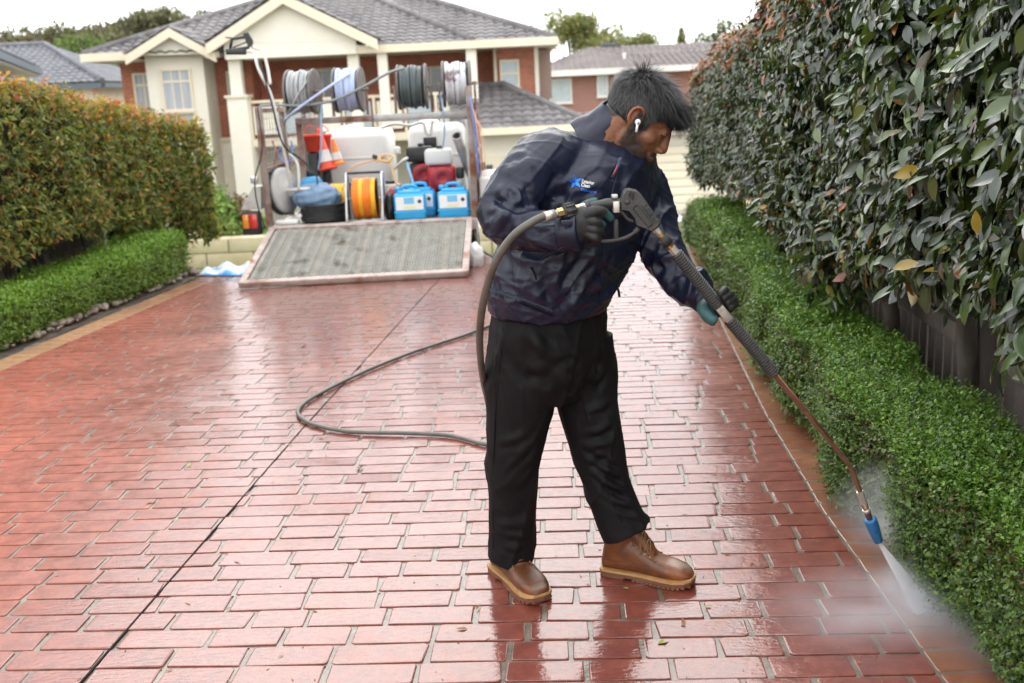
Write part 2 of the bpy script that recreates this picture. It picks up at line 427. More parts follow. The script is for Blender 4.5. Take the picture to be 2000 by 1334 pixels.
for k in range(6):
    bm = bmesh.new(); bmesh.ops.create_icosphere(bm, subdivisions=2, radius=1)
    sx, sy, sz = random.uniform(.8, 1.2), random.uniform(.65, 1), random.uniform(.45, .7)
    for v in bm.verts:
        f = 1 + .16*math.sin(3.1*v.co.x+k) + .12*math.sin(4.3*v.co.y+2*k) + random.uniform(-.03, .03)
        v.co = Vector((v.co.x*sx*f, v.co.y*sy*f, v.co.z*sz*f))
    for f in bm.faces: f.smooth = True
    me = bpy.data.meshes.new('stone'); bm.to_mesh(me); bm.free(); me.materials.append(MATS['pebble']); ST.append(me)
for k in range(150):
    y = random.uniform(5.6, 9.9); d = .23 + abs(random.gauss(0, .10))
    o = bpy.data.objects.new('stone', random.choice(ST)); COL.objects.link(o); o.parent = gbl
    r = random.choice((.018, .025, .03, .04, .05)); o.location = (xl(y)-d-r, y, .02+.035*min(1, d)+r*.35); o.rotation_euler = (random.uniform(-.3, .3), random.uniform(-.3, .3), random.uniform(0, 6.3)); o.scale = (r, r, r)
# ================================================================== hedges
def leafmat(name, rough=.35, transl=.25, spec=.5):
    m = bpy.data.materials.new(name); m.use_nodes = True; MATS[name] = m
    t = m.node_tree; b = t.nodes['Principled BSDF']; an = t.nodes.new('ShaderNodeAttribute'); an.attribute_name = 'tint'
    t.links.new(an.outputs['Color'], b.inputs['Base Color']); b.inputs['Roughness'].default_value = rough; b.inputs['Specular IOR Level'].default_value = spec
    if transl > 0:
        tr = t.nodes.new('ShaderNodeBsdfTranslucent'); mxs = t.nodes.new('ShaderNodeMixShader'); mxs.inputs[0].default_value = transl
        hs = t.nodes.new('ShaderNodeMixRGB'); hs.blend_type = 'MULTIPLY'; hs.inputs[0].default_value = 1; hs.inputs[2].default_value = (1.3, 1.25, .5, 1)
        t.links.new(an.outputs['Color'], hs.inputs[1]); t.links.new(hs.outputs[0], tr.inputs[0])
        o = t.nodes['Material Output']; t.links.new(b.outputs[0], mxs.inputs[1]); t.links.new(tr.outputs[0], mxs.inputs[2]); t.links.new(mxs.outputs[0], o.inputs[0])
    return m
leafmat('leaf_glossy', .27, .20, .8); leafmat('leaf_box', .42, .28, .45); leafmat('leaf_far', .6, .25, .3); leafmat('leaf_left', .42, .42, .4)
mat('bark_dark', (.05, .038, .03), (.10, .08, .065), 20, rough=.85, bump=.7, bscale=50, stretch=(1, 1, .25))
mat('bark_grey', (.16, .13, .11), (.28, .24, .21), 6, rough=.85, bump=.5, bscale=20, stretch=(1, 1, .3))
mat('inner_shade', (.016, .016, .009), (.03, .026, .016), 30, rough=.95)  # near-black colour that paints the shade inside the hedges
mat('fence_timber', (.13, .105, .09), (.20, .165, .145), 9, rough=.8, bump=.5, bscale=30, stretch=(1, 1, .12), c3=(.05, .045, .04), s3=2)
# leaf shapes: (along, across, lift)
BIG = (np.array([(0, 0, 0), (.32, -.42, .05), (.35, 0, -.03), (.32, .42, .05), (.70, -.34, .02), (.72, 0, -.06), (.70, .34, .02), (1, 0, -.16)], float),
       np.array([(0, 2, 1), (0, 3, 2), (1, 2, 5), (1, 5, 4), (2, 3, 6), (2, 6, 5), (4, 5, 7), (5, 6, 7)]))
MID = (np.array([(0, 0, 0), (.45, -.40, .06), (.5, 0, -.02), (.45, .40, .06), (1, 0, -.10)], float), np.array([(0, 2, 1), (0, 3, 2), (1, 2, 4), (2, 3, 4)]))
BIGR = (np.array([(0, 0, 0)] + [q for t, w, h in ((.16, .26, .015), (.38, .46, .02), (.62, .43, -.01), (.84, .24, -.07)) for q in ((t, -w, h+.05*w), (t+.02, 0, h-.05), (t, w, h+.05*w))] + [(1, 0, -.15)], float),
        np.array([(0, 2, 1), (0, 3, 2)] + [f for k in range(3) for b_ in (1+3*k,) for f in ((b_, b_+1, b_+4), (b_, b_+4, b_+3), (b_+1, b_+2, b_+5), (b_+1, b_+5, b_+4))] + [(10, 11, 13), (11, 12, 13)]))
TINY = (np.array([(0, 0, 0), (.5, -.33, .06), (1, 0, 0), (.5, .33, .06)], float), np.array([(0, 3, 2), (0, 2, 1)]))
RNG = np.random.default_rng(5)
def unit(a): return a/np.maximum(np.linalg.norm(a, axis=-1, keepdims=True), 1e-9)
def leaves(P, Ax, Nm, L_, Wd, shape):
    T, Fc = shape
    Ax = unit(Ax); B = unit(np.cross(Nm, Ax)); N2 = np.cross(Ax, B)
    V = P[:, None, :] + Ax[:, None, :]*(T[None, :, 0:1]*L_[:, None, None]) + B[:, None, :]*(T[None, :, 1:2]*Wd[:, None, None]) + N2[:, None, :]*(T[None, :, 2:3]*L_[:, None, None])
    n, k = len(P), len(T)
    F = (Fc[None, :, :] + (np.arange(n)*k)[:, None, None]).reshape(-1, 3)
    return V.reshape(-1, 3), F, (Ax, B, N2)
def lump(P, s=1.0, seed=0):
    r = np.random.default_rng(seed); out = np.zeros(len(P))
    for k in range(9):
        d = unit(r.normal(size=3))*r.uniform(3, 13)*s; out += np.sin(P @ d + r.uniform(0, 6.3))/(1+.25*k)
    return out/3.2
def hedge_surface(n, path, prof, zb, weights, seed=0, jag=.03, y0=None, y1=None):
    """n points on a clipped hedge: path(y) -> x of the front face; prof = (depth, z0(y), z1(y)), side = direction the front faces
    weights: share of (front, top, bottom, end_far, end_near)"""
    depth, z0, z1, side = prof
    wts = np.array(weights, float); wts /= wts.sum()
    which = RNG.choice(len(wts), size=n, p=wts)
    y = RNG.uniform(y0, y1, n); u = RNG.uniform(0, 1, n); v = RNG.uniform(0, 1, n)
    fx = np.array([path(t) for t in y]); dx = np.array([path(t+.05)-path(t-.05) for t in y])/.1
    Z0 = np.array([z0(t) for t in y]); Z1 = np.array([z1(t) for t in y])
    P = np.zeros((n, 3)); Nn = np.zeros((n, 3))
    P[:, 1] = y
    a = which == 0; P[a, 0] = fx[a]; P[a, 2] = Z0[a] + (Z1[a]-Z0[a])*u[a]; Nn[a] = np.stack([np.full(a.sum(), side), -side*dx[a], np.zeros(a.sum())], 1)
    a = which == 1; P[a, 0] = fx[a] - side*depth*u[a]; P[a, 2] = Z1[a]; Nn[a] = (0, 0, 1)
    a = which == 2; P[a, 0] = fx[a] - side*depth*u[a]; P[a, 2] = Z0[a]; Nn[a] = (0, 0, -1)
    for w_, yy_, ny in ((3, y1, 1), (4, y0, -1)):
        a = which == w_
        if a.any():
            P[a, 1] = yy_; xx = path(yy_); P[a, 0] = xx - side*depth*u[a]; zz0, zz1 = z0(yy_), z1(yy_); P[a, 2] = zz0 + (zz1-zz0)*v[a]; Nn[a] = (0, ny, 0)
    # rounded shoulders
    q = np.clip((P[:, 2]-(Z1-.16))/.16, 0, 1); a = which == 0; P[a, 0] -= side*(q[a]**2)*.07
    q = np.clip(((Z0+.14)-P[:, 2])/.14, 0, 1); P[a, 0] -= side*(q[a]**2)*.05
    q = np.clip((.2-u)/.2, 0, 1); a = which == 1; P[a, 2] -= q[a]**2*.045
    Nn = unit(Nn)
    P = P + Nn*(lump(P, 1, seed)*jag)[:, None]
    return P, Nn, which
def shoots(P, Nn, k, slen, leaf_l, leaf_w, spread, grav, shape, depth_sd, pal, out=.6, up=.4, lvar=.3):
    """k leaves set along a short shoot from each point"""
    n = len(P)
    dep = np.abs(RNG.normal(0, depth_sd, n)); P = P - Nn*dep[:, None]
    D = unit(Nn*out + np.array([0, 0, up]) + RNG.normal(0, .45, (n, 3)))
    S = slen*RNG.uniform(.5, 1.3, n)
    t = (np.arange(k)+RNG.uniform(.2, .9, (n, k)))/k
    Q = P[:, None, :] + D[:, None, :]*(t*S[:, None])[:, :, None]
    Rn = RNG.normal(size=(n, k, 3)); Rn = unit(Rn - D[:, None, :]*(Rn*D[:, None, :]).sum(-1, keepdims=True))
    Ax = unit(D[:, None, :]*(1-spread) + Rn*spread + np.array([0, 0, -grav]))
    Nm = unit(D[:, None, :]*.5 + Nn[:, None, :]*.6 + np.array([0, 0, .45]) + RNG.normal(0, .35, (n, k, 3)))
    L_ = leaf_l*np.clip(RNG.normal(1, lvar, (n, k)), .45, 1.7)*(1-.25*t); W_ = L_*leaf_w*RNG.uniform(.8, 1.2, (n, k))
    C = pal(np.repeat(P, k, 0), np.repeat(dep, k), t.ravel())
    return Q.reshape(-1, 3), Ax.reshape(-1, 3), Nm.reshape(-1, 3), L_.ravel(), W_.ravel(), C
def palette(cols, wts):
    cols = np.array(cols); wts = np.array(wts, float)/sum(wts)
    def f(n): return cols[RNG.choice(len(cols), n, p=wts)]*RNG.uniform(.75, 1.25, (n, 1))
    return f
def core(name, path, prof, y0, y1, inset, parent, step=.25):  # solid dark core added for the hedge's shaded inside, blocks see-through
    depth, z0, z1, side = prof; b = MB(); V = []; n = 0
    ys_ = np.arange(y0+inset, y1-inset+1e-6, step)
    for y in ys_:
        x = path(y); r = lambda: random.uniform(-.02, .02)
        V += [(x-side*inset+r(), y, z0(y)+inset+r()), (x-side*inset+r(), y, z1(y)-inset*.8+r()), (x-side*(depth-inset*.5)+r(), y, z1(y)-inset*.8+r()), (x-side*(depth-inset*.5)+r(), y, z0(y)+inset+r())]
    m = len(ys_)
    F = [(i*4+k, i*4+(k+1) % 4, (i+1)*4+(k+1) % 4, (i+1)*4+k) for i in range(m-1) for k in range(4)] + [(3, 2, 1, 0), tuple((m-1)*4+k for k in range(4))]
    b.add(V, F); return b.build(name, 'inner_shade', parent)

def col_attr(C, k): return np.repeat(C, k, axis=0)
# ---- clipped box hedge along the right border
gdrop = lambda y: max(0.0, (y-9.8))*.12
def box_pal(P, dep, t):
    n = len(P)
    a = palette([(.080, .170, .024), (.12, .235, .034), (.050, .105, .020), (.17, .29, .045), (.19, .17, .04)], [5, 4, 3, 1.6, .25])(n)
    z = P[:, 2]; face = z < .395-np.maximum(0, P[:, 1]-9.8)*.12; a[face] *= np.array([.82, .74, .80]); a[~face] *= np.array([1.12, 1.08, .95])          # shading painted into the leaf colour: clipped face darkened, top brightened
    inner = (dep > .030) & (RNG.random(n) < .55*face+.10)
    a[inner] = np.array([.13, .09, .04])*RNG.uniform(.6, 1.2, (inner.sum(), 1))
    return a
rb = empty('box_hedge', (xr(6)+.3, 6, 0), 'low clipped green box hedge beside the wet paving the man is washing', 'hedge')
rpath = lambda y: xr(y)+.075 + .02*math.sin(3.3*y) + .014*math.sin(7.9*y+1)
rprof = (.38, lambda y: .035-gdrop(y), lambda y: .455-gdrop(y) + .014*math.sin(2.7*y) + .01*math.sin(6.1*y), -1)
core('shade_core', rpath, rprof, 1.5, 11.2, .07, rb)
Vs, Fs, Cs, nv = [], [], [], 0
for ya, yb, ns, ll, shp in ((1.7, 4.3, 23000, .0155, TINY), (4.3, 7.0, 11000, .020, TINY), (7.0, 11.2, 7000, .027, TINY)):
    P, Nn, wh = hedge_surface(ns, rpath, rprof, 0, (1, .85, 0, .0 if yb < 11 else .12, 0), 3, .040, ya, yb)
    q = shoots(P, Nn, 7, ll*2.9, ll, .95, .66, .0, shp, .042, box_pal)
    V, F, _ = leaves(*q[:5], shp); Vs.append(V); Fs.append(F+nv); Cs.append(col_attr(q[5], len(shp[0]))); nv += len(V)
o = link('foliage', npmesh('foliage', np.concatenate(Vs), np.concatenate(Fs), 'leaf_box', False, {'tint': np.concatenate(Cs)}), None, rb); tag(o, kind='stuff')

# ---- tall glossy hedge above it
th = empty('tall_hedge', (xr(6)+.7, 6, 0), 'tall dark glossy-leaved hedge overhanging the low hedge on the man\'s right-hand picture side', 'hedge')
th['label'] = 'tall hedge of large dark glossy leaves rising behind the man, above a low hedge'
tpath = lambda y: xr(y)+.27 + .05*math.sin(1.9*y+.6) + .03*math.sin(4.6*y) - (.10 if y > 9.5 else 0)*(y-9.5)
tz0 = lambda y: .74-gdrop(y) + .12*max(0, min(1, (4.8-y)/1.5)) + .05*math.sin(2.3*y+.4) + .035*math.sin(5.1*y)
tz1 = lambda y: 2.13-gdrop(y)*.9 - .035*max(0, y-4) + .03*math.sin(2.1*y)
tprof = (.85, tz0, tz1, -1)
core('shade_core', tpath, tprof, 1.2, 11.3, .15, th)
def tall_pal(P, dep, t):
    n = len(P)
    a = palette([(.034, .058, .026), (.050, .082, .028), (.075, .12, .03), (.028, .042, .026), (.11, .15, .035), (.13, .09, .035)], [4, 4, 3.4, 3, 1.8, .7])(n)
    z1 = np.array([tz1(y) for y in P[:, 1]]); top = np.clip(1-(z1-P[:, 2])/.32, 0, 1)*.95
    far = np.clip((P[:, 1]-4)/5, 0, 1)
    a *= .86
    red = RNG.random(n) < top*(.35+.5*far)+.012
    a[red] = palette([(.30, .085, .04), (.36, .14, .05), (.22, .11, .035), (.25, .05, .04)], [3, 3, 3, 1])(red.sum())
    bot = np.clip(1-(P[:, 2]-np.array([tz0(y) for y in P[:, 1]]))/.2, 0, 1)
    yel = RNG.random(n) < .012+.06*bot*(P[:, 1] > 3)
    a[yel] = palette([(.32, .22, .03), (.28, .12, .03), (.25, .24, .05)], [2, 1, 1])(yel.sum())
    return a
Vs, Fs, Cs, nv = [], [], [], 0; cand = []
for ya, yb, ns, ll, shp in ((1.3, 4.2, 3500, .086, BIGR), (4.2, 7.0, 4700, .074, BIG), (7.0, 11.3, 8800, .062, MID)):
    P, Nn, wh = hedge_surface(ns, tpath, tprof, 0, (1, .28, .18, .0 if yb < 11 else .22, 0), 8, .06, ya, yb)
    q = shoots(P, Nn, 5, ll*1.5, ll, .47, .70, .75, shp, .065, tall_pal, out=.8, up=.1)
    keep = np.ones(len(q[0]), bool)
    if ya < 5:
        d = q[0] - np.array([0, 0, CAM_H]); f = d[:, 1]*math.cos(PITCH) - d[:, 2]*math.sin(PITCH)
        for i in np.argsort(-q[3]/f)[:4000]:
            cand.append((q[3][i]/f[i], q, i, keep))
    leaves_q = (q, shp, keep)
    Vs.append(leaves_q)
cand.sort(key=lambda c: -c[0])
LT = {}
def leaf_mesh(col):
    if col not in LT:
        me = npmesh('leaf', BIGR[0]*np.array([1, .47, 1]), BIGR[1], 'leaf_glossy', True, {'tint': np.tile(np.array(col), (14, 1))}); LT[col] = me
    return LT[col]
pick = 0
SINGLE_COLS = [(.034, .058, .026), (.050, .082, .028), (.075, .12, .03), (.028, .042, .026), (.11, .15, .035), (.30, .10, .04), (.30, .20, .03)]
for sc_, q, i, keep in cand:
    if pick >= 300: break
    p = q[0][i]; px = proj(p)
    if px is None or not (1480 < px[0] < 2010 and -10 < px[1] < 800): continue
    if p[0] > tpath(p[1])+.03: continue          # only the outermost
    keep[i] = False; pick += 1
    Ax, Nm = q[1][i], q[2][i]; a = Vector(Ax).normalized(); bb = Vector(Nm).cross(a).normalized(); c = a.cross(bb)
    ccol = min(SINGLE_COLS, key=lambda s: sum((s[j]-q[5][i][j])**2 for j in range(3)))
    o = bpy.data.objects.new('leaf', leaf_mesh(ccol)); COL.objects.link(o); o.parent = th
    L_ = float(q[3][i]); o.matrix_local = Matrix.Translation(Vector(p)-th.location) @ Matrix(((a.x, bb.x, c.x), (a.y, bb.y, c.y), (a.z, bb.z, c.z))).to_4x4() @ Matrix.Diagonal((L_, L_, L_, 1))
VV, FF, CC, nv = [], [], [], 0
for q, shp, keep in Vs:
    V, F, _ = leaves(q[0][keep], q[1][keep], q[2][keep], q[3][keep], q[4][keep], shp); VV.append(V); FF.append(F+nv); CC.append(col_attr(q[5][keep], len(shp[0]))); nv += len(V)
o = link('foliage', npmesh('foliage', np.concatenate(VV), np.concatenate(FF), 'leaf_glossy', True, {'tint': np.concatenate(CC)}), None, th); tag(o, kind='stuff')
for k, y in enumerate((2.2, 2.95, 3.7, 4.5, 5.35, 6.1, 6.9, 7.7, 8.5, 9.3, 10.0)):
    x = xr(y)+.55+random.uniform(-.05, .05); z0_ = -gdrop(y)
    MB().tube(bez([(x, y, z0_-.05), (x+.02, y+.03, .35), (x-.03, y-.02, .75), (x+.03, y+.05, 1.3)], 9), [.05, .045, .042, .040, .04, .038, .036, .03, .028, .02][:10], 9).build('trunk', 'bark_dark', th)
    for s in range(3):
        a = random.uniform(0, 6.3); MB().tube(bez([(x, y, .6+.1*s), (x-.10, y+.2*math.cos(a), .85+.1*s), (x-.22, y+.4*math.cos(a), 1.1+.1*s)], 6), [.016, .014, .012, .010, .008, .006, .005], 6).build('branch', 'bark_dark', th)

# ---- dark timber fence behind the right hedge
fn = empty('paling_fence', (xr(6)+.75, 6, 0), 'dark weathered timber fence half hidden behind the box hedge', 'fence')
fx_ = lambda y: xr(y)+.70
pal_me = MB().box((0, 0, .31), (.018, .088, .66)).mesh('paling', 'fence_timber')
y = 1.6
while y < 10.6:
    o = bpy.data.objects.new('paling', pal_me); COL.objects.link(o); o.parent = fn
    ang = -math.atan((fx_(y+.1)-fx_(y-.1))/.2)
    o.matrix_local = Matrix.Translation(Vector((fx_(y)+.02, y, -gdrop(y)+random.uniform(-.01, .01))) - fn.location) @ Matrix.Rotation(ang+random.uniform(-.03, .03), 4, 'Z') @ Matrix.Rotation(random.uniform(-.01, .01), 4, 'X')
    y += .107
for ya in np.arange(1.6, 10.0, 2.1):
    yb = ya+2.1
    for z in (.50, .12):
        a, b_ = Vector((fx_(ya)-.012, ya, z-gdrop(ya))), Vector((fx_(yb)-.012, yb, z-gdrop(yb))); d = b_-a
        MB().box((a+b_)/2, (.04, d.length-.012, .085), (0, 0, -math.atan2(d.x, d.y)), .004).build('rail', 'fence_timber', fn)
for y in (1.62, 3.72, 5.82, 7.92, 9.9):
    MB().box((fx_(y)-.04, y+.04, .36-gdrop(y)), (.10, .13, .86), (0, 0, -.05), .006).build('post', 'fence_timber', fn)

# ---- left hedges
lb = empty('box_hedge', (xl(8)-.5, 8, 0), 'low clipped green box hedge edged by pebbles on the left of the drive', 'hedge')
lpath = lambda y: xl(y)-.29 + .025*math.sin(2.9*y+1) + .018*math.sin(8.3*y)
lprof = (.5, lambda y: .04, lambda y: .42-.036*max(0, 9.3-y) + .015*math.sin(2.2*y), 1)
core('shade_core', lpath, lprof, 5.0, 9.75, .07, lb)
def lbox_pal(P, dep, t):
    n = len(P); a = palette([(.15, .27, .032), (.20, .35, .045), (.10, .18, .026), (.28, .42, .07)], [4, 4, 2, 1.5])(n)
    face = P[:, 2] < .40-.036*np.maximum(0, 9.3-P[:, 1])-.07; a[face] *= np.array([.82, .76, .80]); a[~face] *= 1.08  # face leaves darkened and top leaves lifted: side shading painted in colour
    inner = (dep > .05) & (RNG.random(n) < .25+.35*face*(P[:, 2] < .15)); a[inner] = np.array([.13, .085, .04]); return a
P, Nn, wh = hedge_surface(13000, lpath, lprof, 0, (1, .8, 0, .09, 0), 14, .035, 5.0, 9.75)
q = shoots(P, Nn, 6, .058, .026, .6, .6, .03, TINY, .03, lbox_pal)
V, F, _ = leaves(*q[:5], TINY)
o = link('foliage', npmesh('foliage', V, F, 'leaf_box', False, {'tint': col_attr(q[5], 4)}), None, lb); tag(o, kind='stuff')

lt = empty('tall_hedge', (xl(8)-1, 8, 0), 'tall clipped hedge of green leaves with orange new growth left of the trailer', 'hedge')
ltpath = lambda y: xl(y)-.52 + .05*math.sin(1.7*y) + .03*math.sin(4.1*y)
ltz0 = lambda y: .60-.02*(y-7) + .06*math.sin(2.4*y) + .03*math.sin(5.7*y) - max(0, y-10.2)*.5
ltz1 = lambda y: 1.90-.118*max(0, y-7.0) + .025*math.sin(2.6*y)
ltprof = (1.1, ltz0, ltz1, 1)
core('shade_core', ltpath, ltprof, 5.0, 10.9, .16, lt)
def ltall_pal(P, dep, t):
    n = len(P); a = palette([(.13, .18, .04), (.20, .25, .05), (.08, .11, .032), (.30, .30, .06), (.36, .19, .055)], [4, 4, 3, 3, 2])(n)
    z1 = np.array([ltz1(y) for y in P[:, 1]]); top = np.clip(1-(z1-P[:, 2])/.22, 0, 1)
    red = RNG.random(n) < top*.55+.05*(t > .5)
    a[red] = palette([(.46, .15, .055), (.48, .26, .06), (.36, .08, .05), (.40, .30, .06)], [3, 3, 1.4, 2])(red.sum()); return a
P, Nn, wh = hedge_surface(12500, ltpath, ltprof, 0, (1, .5, .12, .32, 0), 21, .07, 5.0, 10.9)
q = shoots(P, Nn, 5, .085, .058, .46, .62, .25, MID, .085, ltall_pal, out=.8, up=.25)
V, F, _ = leaves(*q[:5], MID)
o = link('foliage', npmesh('foliage', V, F, 'leaf_left', False, {'tint': col_attr(q[5], 5)}), None, lt); tag(o, kind='stuff')
for y in np.arange(5.4, 10.8, .62):
    x = xl(y)-.95+random.uniform(-.1, .1)
    MB().tube(bez([(x, y, -.05), (x+.03, y, .3), (x-.02, y+.04, .7), (x, y, 1.2)], 8), .04, 8).build('trunk', 'bark_dark', lt)

lf = empty('paling_fence', (-5.2, 8, 0), 'dark timber fence added to darken the gap behind the left hedges', 'fence')  # backing boards added so the gap under the tall hedge stays dark
y = 4.6
while y < 10.9:
    o = bpy.data.objects.new('paling', pal_me); COL.objects.link(o); o.parent = lf  # boards of the added backing fence
    o.matrix_local = Matrix.Translation(Vector((xl(y)-1.75, y, 0)) - lf.location) @ Matrix.Rotation(-.14, 4, 'Z') @ Matrix.Diagonal((1, 1, 1.9, 1)); y += .094
for z in (.3, .95):
    a, b_ = Vector((xl(4.6)-1.72, 4.6, z)), Vector((xl(10.9)-1.72, 10.9, z)); d = b_-a
    MB().box((a+b_)/2, (.04, d.length, .085), (0, 0, -math.atan2(d.x, d.y))).build('rail', 'fence_timber', lf)  # rail of the added backing fence
# ================================================================== houses across the street
mat('cream', (.83, .78, .66), (.86, .81, .70), 2, rough=.8, bump=.15, bscale=40)
mat('cream_trim', (.78, .68, .52), (.82, .72, .56), 2, rough=.6)
mat('soffit', (.62, .58, .52), None, rough=.8)
mat('tile_grey', (.115, .105, .108), (.20, .185, .185), 1.2, rough=.75, bump=.2, bscale=30, c3=(.26, .245, .24), s3=4, lo3=.5, hi3=.75)
mat('tile_brown', (.17, .145, .14), (.23, .20, .19), 1.5, rough=.75)
mat('tile_blue', (.12, .125, .14), (.18, .185, .20), 1.5, rough=.7)
mat('gutter_blue', (.10, .13, .17), None, rough=.5)
mat('curtain', (.34, .36, .40), (.55, .57, .60), 3, rough=.6, stretch=(9, 9, .2))
mat('glass_dark', (.05, .055, .06), (.12, .13, .14), 1.0, rough=.08, spec=.8)
mat('glass_pale', (.34, .42, .45), (.50, .56, .58), 1.0, rough=.12, spec=.8)
mat('white_paint', (.75, .73, .69), None, rough=.5)
mat('door_cream', (.78, .70, .54), None, rough=.5)
mat('side_render', (.30, .22, .18), (.34, .25, .21), 2, rough=.8)
mat('sandstone', (.44, .36, .22), (.52, .44, .30), 3, rough=.85, bump=.4, bscale=20, c3=(.34, .27, .17), s3=1.5)
def brickmat(name, a, b, c, mortar):
    m = bpy.data.materials.new(name); m.use_nodes = True; MATS[name] = m
    t = m.node_tree; bs = t.nodes['Principled BSDF']; bs.inputs['Roughness'].default_value = .85
    g = t.nodes.new('ShaderNodeNewGeometry'); sx = t.nodes.new('ShaderNodeSeparateXYZ'); t.links.new(g.outputs['Position'], sx.inputs[0])
    ad = t.nodes.new('ShaderNodeMath'); ad.operation = 'ADD'; t.links.new(sx.outputs[0], ad.inputs[0]); t.links.new(sx.outputs[1], ad.inputs[1])
    cb = t.nodes.new('ShaderNodeCombineXYZ'); t.links.new(ad.outputs[0], cb.inputs[0]); t.links.new(sx.outputs[2], cb.inputs[1])
    br = t.nodes.new('ShaderNodeTexBrick'); br.inputs['Scale'].default_value = 1; br.inputs['Brick Width'].default_value = .24; br.inputs['Row Height'].default_value = .086
    br.inputs['Mortar Size'].default_value = .01; br.inputs['Color1'].default_value = lin(a); br.inputs['Color2'].default_value = lin(b); br.inputs['Mortar'].default_value = lin(mortar)
    nz_ = t.nodes.new('ShaderNodeTexNoise'); nz_.inputs['Scale'].default_value = 3.5; t.links.new(cb.outputs[0], br.inputs['Vector']); t.links.new(g.outputs['Position'], nz_.inputs['Vector'])
    mr_ = t.nodes.new('ShaderNodeMapRange'); mr_.inputs['From Min'].default_value = .45; mr_.inputs['From Max'].default_value = .7; mr_.inputs['To Max'].default_value = .7; t.links.new(nz_.outputs['Fac'], mr_.inputs['Value'])
    mx_ = t.nodes.new('ShaderNodeMixRGB'); mx_.inputs[2].default_value = lin(c); t.links.new(br.outputs['Color'], mx_.inputs[1]); t.links.new(mr_.outputs[0], mx_.inputs[0])
    t.links.new(mx_.outputs[0], bs.inputs['Base Color'])
brickmat('brick_red', (.52, .155, .085), (.42, .12, .068), (.30, .13, .095), (.44, .28, .20))
brickmat('brick_pink', (.34, .15, .11), (.28, .12, .09), (.34, .18, .14), (.40, .30, .25))
brickmat('brick_dark', (.10, .075, .07), (.14, .10, .09), (.08, .07, .07), (.2, .17, .16))

def tile_roof(name, eL, eR, tR, tL, m, parent, pitch=.30, course=.33, cap='tile_grey'):
    """pan tiles laid in courses over a plane: eave left/right, top right/left"""
    eL, eR, tR, tL = map(Vector, (eL, eR, tR, tL))
    u = (eR-eL).normalized(); nrm = u.cross((tL-eL) if (tL-eL).length > .1 else (tR-eL)).normalized()
    if nrm.z < 0: nrm = -nrm
    v = nrm.cross(u).normalized()
    if v.z < 0: v = -v
    H_ = (tL-eL).dot(v); W_ = (eR-eL).length; l1, r1 = (tL-eL).dot(u), (tR-eL).dot(u)
    V, F = [], []; nr = max(1, int(H_/course+.5)); course = H_/nr
    prof = (0, .035, .05, .035)
    for k in range(nr):
        def lim(t): return l1*t, W_ + (r1-W_)*t
        ta, tb = k/nr, (k+1)/nr
        la, ra = lim(ta); lb_, rb_ = lim(tb)
        lo, hi = min(la, lb_), max(ra, rb_)
        i0, i1 = int(lo/(pitch/4)), int(hi/(pitch/4))+1
        row = []
        for i in range(i0, i1+1):
            x = i*pitch/4; h = prof[i % 4]
            xa, xb = min(max(x, la), ra), min(max(x, lb_), rb_)
            row.append((eL + u*xa + v*(k*course) + nrm*(h+.045), eL + u*xb + v*((k+1)*course) + nrm*(h+.01), eL + u*xa + v*(k*course) + nrm*(h-.005)))
        b0 = len(V)
        for a, b, c in row: V += [a, b, c]
        for i in range(len(row)-1):
            j = b0+3*i
            if (V[j]-V[j+3]).length > 1e-4 or (V[j+1]-V[j+4]).length > 1e-4:
                F += [(j, j+3, j+4, j+1), (j+2, j+5, j+3, j)]
    b = MB(); b.add(V, F); o = b.build(name, m, parent); tag(o, kind='stuff'); return o
def part_box(name, a, b, m, parent, bev=0): return MB().box2(a, b, bev).build(name, m, parent)
def window(parent, x0, x1, z0, z1, Y, frame='cream_trim', pane='curtain', bars=1, transom=None, th=.09, name='window'):
    w_ = MB(); fw = .06
    for a, b in (((x0-fw, Y-th, z0-fw), (x0, Y, z1+fw)), ((x1, Y-th, z0-fw), (x1+fw, Y, z1+fw)), ((x0, Y-th, z1), (x1, Y, z1+fw)), ((x0, Y-th, z0-fw), (x1, Y, z0))): w_.box2(a, b)
    for k in range(1, bars):
        x = x0+(x1-x0)*k/bars; w_.box2((x-.02, Y-th+.02, z0), (x+.02, Y-.02, z1))
    if transom: w_.box2((x0, Y-th+.015, transom-.03), (x1, Y-.015, transom+.03))
    f = w_.build(name, frame, parent)
    MB().box2((x0, Y-.05, z0), (x1, Y-.03, z1)).build('pane', pane, f)
    MB().box2((x0-.1, Y-th-.04, z0-fw-.05), (x1+.1, Y-th+.01, z0-fw)).build('sill', frame, f)
    return f
def gable(parent, ax, az, lx, lz, rx, rz, Yf, Yb, face='cream', board=.32, ov=.25):
    """gable wall with bargeboards and two tiled slopes"""
    MB().prism([(lx+.15, lz), (rx-.15, rz), (ax, az-.05)], (0, Yf+.28, 0), (1, 0, 0), (0, 0, 1), (0, 1, 0), .2).build('gable_wall', face, parent)
    for (x, z, s) in ((lx, lz, -1), (rx, rz, 1)):
        d = Vector((ax-x, 0, az-z)); L_ = d.length; n = Vector((-d.z, 0, d.x)).normalized()
        if n.z < 0: n = -n
        p = [(x-.0, z), (ax, az), (ax, az-board), (x, z-board)]
        MB().prism(p, (0, Yf, 0), (1, 0, 0), (0, 0, 1), (0, 1, 0), .12).build('bargeboard', 'cream_trim', parent)
    tile_roof('roof_tiles', (lx, Yb, lz+.02), (lx, Yf-.02, lz+.02), (ax, Yf-.02, az+.02), (ax, Yb, az+.02), 'tile_grey', parent)
    tile_roof('roof_tiles', (rx, Yf-.02, rz+.02), (rx, Yb, rz+.02), (ax, Yb, az+.02), (ax, Yf-.02, az+.02), 'tile_grey', parent)

